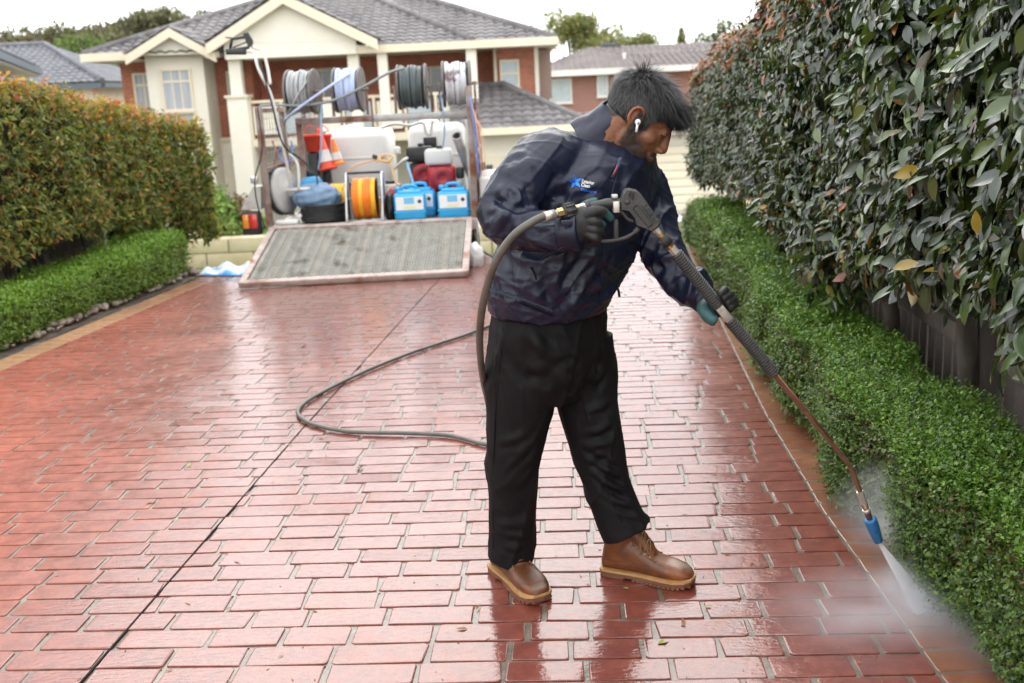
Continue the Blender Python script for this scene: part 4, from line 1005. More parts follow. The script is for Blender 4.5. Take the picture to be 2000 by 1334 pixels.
rbk.build('ramp_rib', 'rusty', rp)
V = [rpt(.01, .02, -.036), rpt(.99, .02, -.036), rpt(.99, .98, -.036), rpt(.01, .98, -.036)]
b = MB(); b.add(V + [v - nn_*.003 for v in V], [(0, 1, 2, 3), (7, 6, 5, 4), (0, 4, 5, 1), (1, 5, 6, 2), (2, 6, 7, 3), (3, 7, 4, 0)]); b.build('ramp_backing', 'asphalt', rp)

def T(px, py, Y): return A(px, py, Y)
# ---- the four hose reels on the rack
mat('reel_steel', (.13, .115, .11), (.20, .18, .17), 12, rough=.6, metal=.3, c3=(.20, .09, .05), s3=8, lo3=.58, hi3=.7)
def reel(x, z, Y, hm, label, R_=.215, W_=.25, yaw=0.0, hr=.0105, turns=15, frame='reel_steel', stand=True):
    t = empty('hose_reel', (x, Y, 1.43), label, 'hose reel', 'hose reels along the trailer rack')
    ax = Vector((math.cos(yaw), math.sin(yaw), 0)); c = Vector((x, Y, z))
    for s in (-1, 1):
        fl = MB().lathe([(.03, -.006), (R_*.9, -.006), (R_, -.012), (R_+.006, 0), (R_, .012), (R_*.9, .006), (.03, .006)], c+ax*(s*W_/2), ax, 30).build('flange', frame, t)
    MB().lathe([(.10, -W_/2), (.10, W_/2)], c, ax, 20).build('drum', frame, t)
    MB().tube([c-ax*(W_/2+.07), c+ax*(W_/2+.07)], .016, 8).build('axle', 'rusty', t)
    u = Vector((0, 0, 1)); v = ax.cross(u)
    for layer, rr in ((0, R_*.80), (1, R_*.90)):
        pts = []; nT = turns-layer*2; rj = random.Random(int(abs(x)*1000)+layer)
        for i in range(nT*20+1):
            a = 2*math.pi*i/20; f = i/(nT*20); wob = rj.uniform(-.002, .002)
            pts.append(c + ax*((f-.5)*(W_-.05) + .006*math.sin(a*.37+layer) + wob) + (u*math.cos(a)+v*math.sin(a))*(rr + .010*math.sin(f*11+layer*2) + .004*math.sin(a*1.3)))
        MB().tube(pts, hr, 6).build('hose_coil', hm, t)
    if stand:
        for s in (-1, 1):
            p = c+ax*(s*(W_/2+.045)); MB().box2((p.x-.012, Y-.02, 1.431), (p.x+.012, Y+.02, z+.02), .003).build('bracket', 'rusty', t)
    return t
reel(-1.955, 1.68, 10.46, 'hose_grey', 'steel reel of grey hose at the left end of the rack', yaw=-.12)
reel(-1.495, 1.68, 10.46, 'hose_lilac', 'reel of pale lilac-blue hose, second from left on the rack', yaw=-.05, hr=.012, turns=13)
reel(-.865, 1.68, 10.46, 'hose_dark', 'reel of dark green-black hose, third from left on the rack', W_=.27, hr=.013, turns=12)
reel(-.425, 1.69, 10.46, 'hose_white', 'reel of whitish worn hose at the right end of the rack', R_=.22, W_=.26, hr=.012, turns=13)
def hose(label, pts, r, m, name='hose', group='loose hoses on the trailer', n=60, cat='hose'):
    o = MB().tube(bez(pts, n), r, 8).build(name, m); return tag(o, label, cat, group)
hose('sage-green hose sagging from the dark reel across to the left side', [T(790, 133, 10.25), T(760, 142, 10.2), T(705, 172, 10.2), T(650, 196, 10.22), T(595, 206, 10.25), T(540, 205, 10.3), T(508, 207, 10.35)], .013, 'hose_sage')
hose('pale lilac hose slanting down from the second reel', [T(684, 143, 10.3), T(650, 165, 10.2), T(606, 195, 10.2), T(575, 218, 10.25), T(556, 235, 10.4)], .013, 'hose_lilac')
hose('grey hose hanging from the leftmost reel', [T(600, 158, 10.26), T(585, 180, 10.24), T(568, 212, 10.3), T(556, 240, 10.5)], .010, 'hose_grey')
hose('thin bright blue hose hanging from the rack to the white-topped engine', [T(860, 182, 10.4), T(865, 215, 10.33), T(868, 260, 10.45), T(862, 303, 10.62)], .008, 'hose_blue')
hose('thin bright blue hose hanging beside the red cones', [T(628, 200, 10.36), T(627, 240, 10.3), T(627, 290, 10.34), T(622, 330, 10.45)], .009, 'hose_blue')
hose('thin dark cable down the trailer\'s left edge', [T(503, 210, 10.0), T(512, 290, 9.98), T(498, 350, 9.98), T(503, 400, 9.98), T(518, 445, 10.0)], .007, 'black_rubber', 'cable', cat='cable')
# ---- water tanks
def tank(label, x0, x1, z1, Y, d):
    t = empty('water_tank', ((x0+x1)/2, Y, TZ), label, 'tank', 'white water tanks')
    MB().box2((x0, Y, TZ+.002), (x1, Y+d, z1), .09).build('body', 'tank_white', t)
    MB().lathe([(.10, 0), (.11, .03), (.10, .05), (.02, .055)], ((x0+x1)/2-.08, Y+d*.4, z1-.005), (0, 0, 1), 20).build('filler_cap', 'tank_white', t)
    for z in (TZ+.25, TZ+.55): MB().box2((x0+.05, Y-.004, z), (x1-.05, Y+.02, z+.04), .01).build('rib', 'tank_white', t)
tank('white plastic water tank behind the red cones', -1.95, -1.24, 1.27, 11.25, .9)
tank('white plastic water tank behind the engines', -1.02, -.42, 1.29, 11.2, .9)
hose('cream pipe looped between the two water tanks', [T(745, 250, 11.0), T(770, 242, 10.95), T(800, 245, 10.95), T(825, 240, 10.95), T(832, 258, 10.95), T(840, 262, 10.95), T(845, 235, 10.95)], .016, 'white_tube', 'pipe', cat='pipe')
o = MB().box((T(840, 278, 11.1)), (.14, .05, .11), None, .01).build('wire_crate', 'black_plastic'); tag(o, 'small black grid crate between the white tanks', 'crate')
o.location.z += 0
MB().box2((T(840, 278, 11.1).x-.03, 11.08, TZ), (T(840, 278, 11.1).x+.03, 11.12, T(840, 278, 11.1).z-.05)).build('stand', 'galv', o)
# ---- traffic cones
def cone(label, base, tip, r, m, group='traffic cones on the trailer', band=True):
    base, tip = Vector(base), Vector(tip); ax = (tip-base); h = ax.length; ax.normalize()
    t = empty('traffic_cone', base, label, 'cone', group)
    MB().lathe([(r*1.35, -.02), (r*1.35, .0), (r, .004), (r*.32, h*.97), (r*.25, h)], base, ax, 24).build('body', m, t)
    if band:
        f = lambda q: r + (r*.32-r)*q
        MB().lathe([(f(.15)+.004, h*.15), (f(.45)+.004, h*.45)], base, ax, 24, caps=False).build('band', 'cone_white', t)
cone('red traffic cone with a white base band leaning on the tank', (T(640, 328, 10.9)), T(622, 252, 10.95), .075, 'cone_red', band=True)
cone('orange traffic cone leaning at the right of the red ones', T(661, 318, 10.95), T(650, 272, 10.95), .055, 'cone_orange')
def bucket(label, px, py, Y, r, h, m):
    c = T(px, py, Y); t = empty('bucket', (c.x, Y, c.z-h), label, 'bucket')
    MB().lathe([(r*.78, -h), (r, 0), (r+.012, 0), (r+.012, -.03), (r*1.01, -.03), (r*.95, -.006), (r*.8, -h+.01)], c, (0, 0, 1), 28).build('body', m, t)
    MB().tube(bez([c+Vector((-r, 0, -.02)), c+Vector((-r*.6, -r*.5, .06)), c+Vector((0, -r*.6, .09)), c+Vector((r*.6, -r*.5, .06)), c+Vector((r, 0, -.02))], 16), .005, 6).build('handle', m, t)
    MB().box2((c.x-r*.6, Y-r*.6, TZ), (c.x+r*.6, Y+r*.6, c.z-h-.002), .02).build('support', 'black_plastic', t)
bucket('red bucket stacked left of the traffic cones', 608, 262, 10.9, .085, .18, 'cone_red')
bucket('red bucket standing behind the red traffic cone', 632, 262, 11.05, .075, .2, 'cone_red')
# ---- blue drum, tarp bundle, black hose coils
c = T(607, 352, 10.55)
t = empty('chemical_drum', (c.x, 10.55, TZ), 'round blue plastic drum behind the folded tarpaulin', 'drum')
MB().lathe([(.10, TZ+.002), (.115, TZ+.02), (.115, .62), (.118, .64), (.115, .66), (.112, .80), (.09, .84), (.03, .85)], (c.x, 10.55, 0), (0, 0, 1), 28).build('body', 'drum_blue', t)
MB().lathe([(.035, .85), (.035, .90), (.01, .905)], (c.x, 10.55, 0), (0, 0, 1), 16).build('cap', 'black_plastic', t)
hose('black cable arcing round the blue drum', [T(575, 300, 10.4), T(600, 322, 10.35), T(618, 345, 10.32), T(617, 368, 10.3), T(595, 378, 10.3)], .008, 'black_rubber', 'cable', cat='cable')
def bundle(name, label, cat, c, rx, ry, rz, m, seed, amp=.16):
    bm = bmesh.new(); bmesh.ops.create_icosphere(bm, subdivisions=4, radius=1); r = random.Random(seed)
    ks = [(Vector((r.gauss(0, 1), r.gauss(0, 1), r.gauss(0, 1)))*r.uniform(1.5, 5), r.uniform(0, 6)) for _ in range(8)]
    for v in bm.verts:
        f = 1 + amp*sum(abs(math.sin(v.co.dot(k)+p)) for k, p in ks)/4 - amp*.8
        v.co = Vector((v.co.x*rx*f, v.co.y*ry*f, max(-.75, v.co.z)*rz*f))
    for f in bm.faces: f.smooth = True
    me = bpy.data.meshes.new(name); bm.to_mesh(me); bm.free(); me.materials.append(MATS[m]); o = link(name, me); o.location = c; return tag(o, label, cat)
c = T(620, 388, 10.32); bundle('folded_tarpaulin', 'crumpled grey-blue tarpaulin on top of the black hose coil', 'tarpaulin', (c.x, 10.34, c.z), .20, .14, .13, 'tarp_blue', 4, .3)
c = T(630, 418, 10.3)
pts = []
for i in range(7*24+1):
    a = 2*math.pi*i/24; lay = i//24; pts.append(Vector((c.x + math.cos(a)*(.215+.008*math.sin(lay*2.1)), 10.36 + math.sin(a)*(.19+.006*math.cos(lay)), TZ+.016 + i/24*.0235)))
tag(MB().tube(pts, .0135, 7).build('hose_coil', 'black_rubber'), 'flat black hose coil lying on the trailer deck under the tarpaulin', 'hose')
# ---- orange hose reel on its silver stand and the yellow one behind
c = T(714, 388, 10.2); oc = Vector((c.x, 10.22, TZ+.225))
t = empty('portable_hose_reel', (oc.x, oc.y, TZ), 'portable reel of bright orange hose on a silver tube stand', 'hose reel')
for s in (-1, 1): MB().lathe([(.02, -.004), (.20, -.004), (.206, 0), (.20, .004), (.02, .004)], oc+Vector((s*.125, 0, 0)), (1, .12, 0), 28).build('flange', 'black_plastic', t)
MB().tube([oc-Vector((.19, 0, 0)), oc+Vector((.19, 0, 0))], .012, 8).build('axle', 'steel', t)
for lay, mm in ((0, 'hose_orange'), (1, 'hose_yellow')):
    pts = []
    for i in range(11*20+1):
        a = 2*math.pi*i/20; f = i/220; pts.append(oc + Vector(((f-.5)*.225, 0, 0)) + Vector((.012*math.sin(f*9), math.cos(a), math.sin(a)))*(.190 + .007*math.sin(f*13+lay*2.5) + (.002 if lay == 0 else -.003)))
    MB().tube(pts, .0115, 6).build('hose_coil', mm, t)
for s in (-1, 1):
    x = oc.x+s*.175
    MB().tube(bez([(x, oc.y-.17, TZ+.014), (x, oc.y-.18, TZ+.06), (x, oc.y-.08, TZ+.36), (x, oc.y, TZ+.48), (x, oc.y+.10, TZ+.36), (x, oc.y+.18, TZ+.02)], 30), .012, 8).build('stand_tube', 'chrome_dull', t)
MB().tube([(oc.x-.175, oc.y-.17, TZ+.014), (oc.x+.175, oc.y-.17, TZ+.014)], .012, 8).build('stand_tube', 'chrome_dull', t)
MB().tube([(oc.x-.175, oc.y, TZ+.48), (oc.x+.175, oc.y, TZ+.48)], .012, 8).build('handle', 'black_rubber', t)
c = T(662, 385, 10.5); oc = Vector((c.x, 10.55, TZ+.19))
t = empty('portable_hose_reel', (oc.x, oc.y, TZ), 'reel of yellow hose half hidden behind the orange reel', 'hose reel')
for s in (-1, 1): MB().lathe([(.02, -.004), (.175, -.004), (.18, 0), (.175, .004), (.02, .004)], oc+Vector((s*.09, 0, 0)), (1, -.3, 0), 28).build('flange', 'black_plastic', t)
pts = [oc + Vector(((i/180-.5)*.16, math.cos(i*2*math.pi/20)*.165, math.sin(i*2*math.pi/20)*.165)) for i in range(181)]
MB().tube(pts, .010, 6).build('hose_coil', 'hose_yellow', t)
MB().box2((oc.x-.1, oc.y-.1, TZ), (oc.x+.1, oc.y+.1, TZ+.03), .01).build('base', 'black_plastic', t)
# ---- strap bundle and pipe pieces above the orange reel
t = empty('strap_harness', T(745, 330, 10.45), 'tan ratchet straps draped over the orange hose reel', 'strap')
MB().tube(bez([T(680, 338, 10.3), T(690, 325, 10.3), T(712, 318, 10.35), T(735, 312, 10.4), T(752, 306, 10.42), T(762, 318, 10.4), T(770, 345, 10.35), T(775, 360, 10.3)], 40), .016, 8, flat=.5).build('webbing', 'strap_tan', t)
MB().tube(bez([T(735, 318, 10.36), T(748, 302, 10.4), T(766, 305, 10.42), T(758, 316, 10.38), T(738, 312, 10.36)], 24), .014, 8, flat=.6).build('webbing', 'strap_tan', t)
MB().box(T(732, 306, 10.38), (.05, .03, .04), (0, .4, .2), .006).build('buckle', 'black_plastic', t)
c = T(760, 345, 10.7); o = MB().lathe([(.11, TZ+.002), (.12, TZ+.05), (.12, .70), (.10, .72)], (c.x, 10.75, 0), (0, 0, 1), 24).build('drum', 'mesh_steel'); tag(o, 'squat olive-grey drum behind the orange hose reel', 'drum')
MB().lathe([(.02, .722), (.05, .722), (.05, .75), (.01, .752)], (c.x, 10.75, 0), (0, 0, 1), 16).build('cap', 'black_plastic', o)
c = T(772, 368, 10.45); bundle('folded_bag', 'folded dark red bag behind the left blue jerry can', 'bag', (c.x, 10.5, TZ+.13), .12, .10, .15, 'maroon', 9, .25)
c = T(762, 398, 10.3); bundle('black_bag', 'small black bag wedged between orange reel and jerry can', 'bag', (c.x, 10.3, TZ+.11), .05, .09, .14, 'black_plastic', 10, .25)
hose('pale blue strap hanging over the drum beside the engines', [T(795, 318, 10.55), T(800, 335, 10.5), T(805, 352, 10.48), T(808, 372, 10.45)], .014, 'hose_blue', 'strap', cat='strap')
o = MB().tube([T(770, 330, 10.6), T(788, 312, 10.55), T(797, 308, 10.55)], .013, 8).build('valve_pipe', 'white_tube'); tag(o, 'short white plastic pipe elbow beside the tan straps', 'pipe')
MB().box(T(776, 294, 10.7), (.07, .07, .08), None, .02).build('valve_body', 'white_tube', o)
# ---- two engines
def engine(label, px, Y, m, top, r=.115, z0=TZ, s=1.0):
    c = T(px, 360, Y); x = c.x
    t = empty('pump_engine', (x, Y, z0), label, 'engine', 'petrol engines on the trailer')
    MB().box2((x-.19*s, Y-.10, TZ+.002), (x+.19*s, Y+.20, z0+.10), .01).build('base_frame', 'black_plastic', t)
    MB().box2((x-.13*s, Y-.06, z0+.10), (x+.15*s, Y+.18, z0+.36), .03).build('block', 'engine_red' if m == 'red' else 'black_plastic', t)
    MB().lathe([(r, 0), (r, .03), (r*.85, .05), (r*.3, .055), (r*.28, .02)], (x+.02, Y-.06, z0+.24), (0, -1, 0), 28).build('recoil_cover', 'engine_red', t)
    fin = MB()
    for k in range(18): a = k*math.pi/9; fin.box((x+.02+math.cos(a)*r*.62, Y-.113, z0+.24+math.sin(a)*r*.62), (r*.42, .01, .008), (0, -a, 0))
    fin.build('cooling_slots', 'black_plastic', t)
    MB().box2((x-.15*s, Y-.08, z0+.37), (x+.13*s, Y+.14, z0+.53), .03).build('fuel_tank', top, t)
    MB().lathe([(.03, 0), (.03, .03), (.01, .032)], (x, Y, z0+.53), (0, 0, 1), 16).build('fuel_cap', 'black_plastic', t)
    MB().box2((x+.16*s, Y-.04, z0+.22), (x+.24*s, Y+.12, z0+.34), .02).build('muffler', 'black_plastic', t)
engine('red engine with a white fuel tank at the right of the trailer deck', 862, 10.62, 'red', 'engine_white', z0=TZ+.13)
engine('red and black engine with a black air box, left of the white-topped engine', 826, 10.95, 'black', 'black_plastic', z0=TZ+.15)
# ---- blue jerry cans
def jerry(label, px, Y, yaw):
    c = T(px, 410, Y); M4 = Matrix.Translation((c.x, Y, TZ+.001)) @ Matrix.Rotation(yaw, 4, 'Z')
    t = empty('jerry_can', (c.x, Y, TZ), label, 'jerry can', 'blue chemical jerry cans'); R3 = M4.to_3x3()
    def bx(name, lo, hi, m, bev=0.0, par=None):
        lo, hi = Vector(lo), Vector(hi); return MB().box(M4 @ ((lo+hi)/2), [abs(q) for q in (hi-lo)], R3, bev).build(name, m, par or t)
    b = bx('body', (-.155, -.11, 0), (.155, .11, .265), 'can_blue', .03)
    bx('rib', (-.158, -.114, .075), (.158, .114, .09), 'can_blue', .006)
    bx('shoulder', (-.12, -.08, .255), (.12, .08, .292), 'can_blue', .025)
    g = MB(); g.tube([M4 @ Vector(p) for p in bez([(-.07, 0, .285), (-.06, 0, .325), (0, 0, .335), (.06, 0, .325), (.07, 0, .285)], 16)], .016, 8); g.build('handle', 'can_blue', t)
    MB().lathe([(.03, .28), (.03, .32), (.01, .325)], M4 @ Vector((-.115, 0, 0)), (0, 0, 1), 16).build('cap', 'can_blue', t)
    lb_ = bx('label_sheet', (-.135, -.1165, .105), (.135, -.1145, .235), 'paper_label')
    bx('label_print', (-.055, -.1185, .165), (.045, -.1170, .228), 'label_blue', 0, lb_); bx('label_print', (-.06, -.1185, .118), (.06, -.1170, .145), 'label_yellow', 0, lb_)
    dm = MB(); dm.prism([(-.024, 0), (0, -.024), (.024, 0), (0, .024)], M4 @ Vector((.098, -.1170, .185)), R3 @ Vector((1, 0, 0)), (0, 0, 1), R3 @ Vector((0, -1, 0)), .0015); dm.build('hazard_diamond', 'black_plastic', lb_)
jerry('blue jerry can with a white label, beside the black bag', 802, 10.2, .04); jerry('blue jerry can with a white label, at the right end of the deck', 888, 10.22, -.06)
c = T(826, 405, 10.3); jerry('blue jerry can half hidden behind the left one', 822, 10.44, .0)
# ---- pipe, net and strap at the right post
o = MB().lathe([(.040, 0), (.050, .001), (.050, 1.0), (.040, 1.0), (.040, .002)], T(892, 265, 10.25), T(922, 345, 10.7)-T(892, 265, 10.25), 20, caps=False).build('pipe', 'galv'); tag(o, 'open steel pipe leaning inside the right rear post', 'pipe')
o.scale = (1, 1, 1)
for k, (dx, m) in enumerate(((0, 'strap_blue'), (.05, 'net_orange'), (.09, 'net_orange'), (.13, 'net_orange'))):
    o = MB().tube(bez([T(918+dx*70, 190+k*12, 10.06), T(928+dx*110, 260, 10.03), T(936+dx*110, 345, 10.05)], 12), .010 if k == 0 else .004, 6).build('tie_down' if k == 0 else 'net_cord', m)
    tag(o, ['blue strap hanging down the right rear post', 'pale orange net cord nearest the right post', 'pale orange net cord in the middle', 'pale orange net cord farthest from the post'][k], 'strap' if k == 0 else 'cord', None if k == 0 else 'orange net cords')
# ---- surface cleaner standing at the left
t = empty('surface_cleaner', T(556, 430, 10.3), 'white-tubed surface cleaner with a black trigger handle leaning at the trailer\'s left', 'surface cleaner')
dc = T(556, 372, 10.42)
MB().lathe([(.215, -.03), (.23, -.02), (.23, .02), (.19, .03), (.08, .05), (.07, .08)], dc, (.93, -.34, .1), 32).build('disc_cover', 'trailer_paint', t)
MB().lathe([(.222, -.07), (.242, -.07), (.242, -.015), (.222, -.015)], dc, (.93, -.34, .1), 32, caps=False).build('brush_skirt', 'black_rubber', t)
pv = [T(482, 100, 10.1), T(496, 104, 10.1), T(505, 135, 10.08), T(528, 182, 10.08), T(541, 232, 10.1), T(556, 300, 10.15), T(566, 352, 10.25), T(569, 372, 10.32)]
MB().tube(bez(pv, 50), .014, 10).build('pole', 'white_tube', t)
MB().tube(bez([T(492, 92, 10.12), T(512, 100, 10.12), T(522, 130, 10.12), T(528, 165, 10.1)], 24), .014, 10).build('pole', 'white_tube', t)
MB().tube(bez([T(506, 118, 10.06), T(516, 150, 10.05), T(530, 200, 10.05), T(552, 280, 10.1), T(585, 310, 10.2)], 30), .009, 8).build('hose', 'black_rubber', t)
MB().tube(bez([T(565, 300, 10.2), T(580, 318, 10.2), T(584, 350, 10.2), T(583, 370, 10.22)], 12), .013, 8).build('pole', 'white_tube', t)
MB().tube([T(560, 372, 10.3), T(605, 368, 10.25)], .016, 8).build('swivel', 'white_tube', t)
MB().box((T(561, 434, 10.2)+Vector((0, 0, .0))), (.23, .10, .05), None, .015).build('foot', 'white_tube', t)
gh = MB(); gh.box(T(461, 101, 10.1), (.19, .06, .055), (0, .04, 0), .012); h = gh.build('grip_block', 'black_plastic', t)
gm = MB(); gm.tube([T(449, 98, 10.1), T(453, 76, 10.1), T(480, 72, 10.1), T(492, 84, 10.1), T(484, 93, 10.1), T(455, 98, 10.1)], .016, 8); gm.build('trigger_guard', 'black_plastic', t)
MB().prism([(0, 0), (.05, .01), (.085, -.06), (.07, -.12), (.035, -.11)], T(474, 66, 10.08), (1, 0, 0), (0, 0, 1), (0, 1, 0), .04).build('gun_body', 'black_plastic', t)
MB().tube([T(455, 93, 10.1), T(482, 82, 10.1)], .007, 6).build('trigger', 'black_plastic', t)
MB().tube([T(440, 73, 10.1), T(452, 74, 10.1)], .008, 6).build('inlet', 'rusty', t)
hose('tangle of blue cord against the left mesh side', [T(540, 250, 10.9), T(552, 280, 10.8), T(545, 300, 10.8), T(560, 320, 10.7), T(572, 300, 10.8), T(568, 275, 10.9)], .010, 'strap_blue', 'cord', cat='cord')
hose('tangle of dull red cord against the left mesh side', [T(532, 275, 10.8), T(540, 300, 10.7), T(535, 325, 10.7), T(548, 340, 10.7)], .010, 'maroon', 'cord', cat='cord')
# ---- on the ground: tarp left of the ramp, bag at the right
bm = MB(); V, F = [], []; rj = random.Random(3); c0, c1 = G(384, 540), G(486, 541)
for j in range(9):
    for i in range(22):
        u, v = i/21, j/8; p = c0.lerp(c1, u) + Vector((0, .55*v, 0)); e = min(1, 6*min(u, 1-u))*min(1, 5*min(v, 1-v))
        V.append((p.x, p.y, .014 + e*(.035+.03*math.sin(u*13+v*4)+.025*math.sin(v*9-u*5)+rj.uniform(0, .012)) - max(0, p.y-9.95)*.05))
F = [(j*22+i, j*22+i+1, (j+1)*22+i+1, (j+1)*22+i) for j in range(8) for i in range(21)]
bm.add(V, F, True); o = bm.build('plastic_sheet', 'tarp_white'); sm_ = o.modifiers.new('thick', 'SOLIDIFY'); sm_.thickness = .006; tag(o, 'crumpled white and blue plastic sheet lying left of the ramp', 'tarpaulin')
c = G(927, 520); bundle('rubbish_bag', 'small white plastic bag on the drive right of the ramp', 'bag', (c.x, c.y, .085), .085, .08, .13, 'plastic_bag', 15, .2)
# ================================================================== the man
def ellip(b, c, r, R=None, n=14, m=20):
    c = Vector(c); R = R or Matrix.Identity(3); V = [c + R @ Vector((0, 0, r[2]))]; F = []
    for i in range(1, n):
        a = math.pi*i/n
        for k in range(m):
            p = 2*math.pi*k/m; V.append(c + R @ Vector((r[0]*math.sin(a)*math.cos(p), r[1]*math.sin(a)*math.sin(p), r[2]*math.cos(a))))
    V.append(c - R @ Vector((0, 0, r[2]))); L_ = len(V)-1
    F += [(0, 1+k, 1+(k+1) % m) for k in range(m)]
    for i in range(n-2): F += [(1+i*m+k, 1+(i+1)*m+k, 1+(i+1)*m+(k+1) % m, 1+i*m+(k+1) % m) for k in range(m)]
    F += [(L_, 1+(n-2)*m+(k+1) % m, 1+(n-2)*m+k) for k in range(m)]
    b.add(V, F, True)
def rings(b, R_, n=32, pw=2.3):
    """closed loft through rings (centre, axis u, axis v, radius u, radius v)"""
    V = []
    for c, u, v, ru, rv in R_:
        for k in range(n):
            a = 2*math.pi*k/n; ca, sa = math.cos(a), math.sin(a)
            f = (abs(ca)**pw + abs(sa)**pw)**(-1/pw)
            V.append(Vector(c) + Vector(u)*(ca*f*ru) + Vector(v)*(sa*f*rv))
    F = [(i*n+k, i*n+(k+1) % n, (i+1)*n+(k+1) % n, (i+1)*n+k) for i in range(len(R_)-1) for k in range(n)]
    F += [tuple(reversed(range(n))), tuple((len(R_)-1)*n+k for k in range(n))]
    b.add(V, F, True)
def fuse(b, voxel, smooth=4, fac=.5, name='fused'):
    """one continuous skin over overlapping solids -> vertices, faces, normals"""
    me = b.mesh(name); o = bpy.data.objects.new(name, me); COL.objects.link(o)
    r = o.modifiers.new('r', 'REMESH'); r.mode = 'VOXEL'; r.voxel_size = voxel; r.use_smooth_shade = True
    if smooth: s = o.modifiers.new('s', 'SMOOTH'); s.iterations = smooth; s.factor = fac
    dg = bpy.context.evaluated_depsgraph_get(); ev = o.evaluated_get(dg); m2 = ev.to_mesh()
    V = np.zeros(len(m2.vertices)*3, np.float32); m2.vertices.foreach_get('co', V)
    N = np.zeros(len(m2.vertices)*3, np.float32); m2.vertices.foreach_get('normal', N)
    F = [tuple(p.vertices) for p in m2.polygons]; ev.to_mesh_clear()
    bpy.data.objects.remove(o); bpy.data.meshes.remove(me)
    return V.reshape(-1, 3).astype(float), F, N.reshape(-1, 3).astype(float)
def skin_mesh(name, V, F, m, tint=None):
    me = bpy.data.meshes.new(name); me.from_pydata(V.tolist(), [], F); me.update()
    me.polygons.foreach_set('use_smooth', [True]*len(F))
    if tint is not None:
        a = me.attributes.new('tint', 'FLOAT_COLOR', 'POINT'); c4 = np.ones((len(V), 4), np.float32); c4[:, :3] = tint; a.data.foreach_set('color', c4.ravel())
    me.materials.append(MATS[m]); return me
def folds(V, N, segs):
    """cloth folds: each a soft ridge along a segment (p0, p1, width, height)"""
    d_ = np.zeros(len(V))
    for p0, p1, w_, h in segs:
        p0, p1 = np.array(p0), np.array(p1); ax = p1-p0; L_ = np.linalg.norm(ax)+1e-9; ax = ax/L_
        t = (V-p0) @ ax; tc_ = np.clip(t, 0, L_); near = p0 + tc_[:, None]*ax
        dist = np.linalg.norm(V-near, axis=1)
        prof = np.exp(-1.3*np.abs(dist/w_)**1.25) - .5*np.exp(-((dist-2.0*w_)/(w_*.9))**2)
        fade = np.clip(np.minimum(tc_, L_-tc_)/(L_*.4)+.25, 0, 1)
        d_ += 1.6*h*prof*fade*(dist < 4*w_)
    return V + N*np.clip(d_, -.03, .03)[:, None]
def crumple(V, N, freq, amp, seed, stretch=(1, 1, 1)):
    """small sharp creases"""
    r = np.random.default_rng(seed); P = V*np.array(stretch); out = np.zeros(len(V))
    for k in range(7):
        d = unit(r.normal(size=3))*freq*r.uniform(.6, 1.7); wv_ = 1.4*np.sin(P @ (unit(r.normal(size=3))*freq*.5) + r.uniform(0, 6)); m_ = .5+.5*np.sin(P @ (unit(r.normal(size=3))*freq*.3) + r.uniform(0, 6))
        out += (1-np.abs(np.sin(P @ d + wv_)))**7*m_
    return V + N*(amp*(out-.55))[:, None]
def pv(px, py, Y): return A(px, py, Y)

def clothmat(name, c, c2, rough, sheen=.15, bs=55, bstr=.35, weave=900):
    m = mat(name, c, c2, 9, rough=rough, bump=bstr, bscale=bs, bdist=.012, world=False, spec=.42)
    for n_ in m.node_tree.nodes:
        if n_.type == 'TEX_NOISE' and abs(n_.inputs['Scale'].default_value-bs) < 1e-3: n_.noise_type = 'RIDGED_MULTIFRACTAL'; n_.inputs['Detail'].default_value = 3
    b_ = m.node_tree.nodes['Principled BSDF']; b_.inputs['Sheen Weight'].default_value = sheen; b_.inputs['Sheen Roughness'].default_value = .4
    return m
clothmat('jacket_cloth', (.0062, .0085, .023), (.0092, .0125, .031), .38, .0, 14, .42)
clothmat('collar_lining', (.018, .030, .075), (.022, .036, .09), .6)
clothmat('trouser_cloth', (.0042, .0038, .0045), (.0062, .0057, .0066), .68, .0, 12, .45); MATS['trouser_cloth'].node_tree.nodes['Principled BSDF'].inputs['Specular IOR Level'].default_value = .22
def tintmat(name, rough, bump=.2, bs=300, sub=0.0, spec=.4, noise_amt=.25, ns=60, coat=0):
    m = mat(name, (1, 1, 1), (1-noise_amt,)*3, ns, rough=rough, bump=bump, bscale=bs, bdist=.002, attr='tint', spec=spec, sub=sub, coat=coat); return m
sk = tintmat('skin', .5, .25, 420, .12, .4, .22, 140); sk.node_tree.nodes['Principled BSDF'].inputs['Subsurface Radius'].default_value = (.010, .004, .002)
tintmat('glove_rubber', .55, .4, 260, 0, .45, .35, 45)
tintmat('boot_leather', .42, .45, 160, 0, .5, .45, 22)
mat('hair_dark', (.012, .011, .012), (.024, .023, .025), 90, rough=.42, spec=.6)
mat('boot_sole', (.13, .052, .028), (.18, .075, .04), 14, rough=.6, bump=.3, bscale=60); mat('boot_welt', (.34, .17, .06), (.42, .23, .09), 30, rough=.5, bump=.3, bscale=200)
mat('lace', (.16, .075, .03), (.24, .12, .05), 60, rough=.8); mat('brass', (.62, .40, .16), (.70, .48, .22), 40, rough=.35, metal=1, c3=(.25, .15, .08), s3=30)
mat('logo_white', (.80, .80, .84), None, rough=.6); mat('logo_blue', (.01, .12, .62), (.012, .16, .70), 200, rough=.5); mat('logo_light', (.02, .26, .85), None, rough=.5); mat('logo_dark', (.008, .07, .40), None, rough=.5)
mat('zip_red', (.40, .05, .06), None, rough=.6)

man = empty('person', (.1, 3.03, BR_Z), 'person in navy jacket and black trousers bending to wash paving with a lance', 'person')
FW = Vector((.766, -.643, 0)); LT_ = Vector((.643, .766, 0))
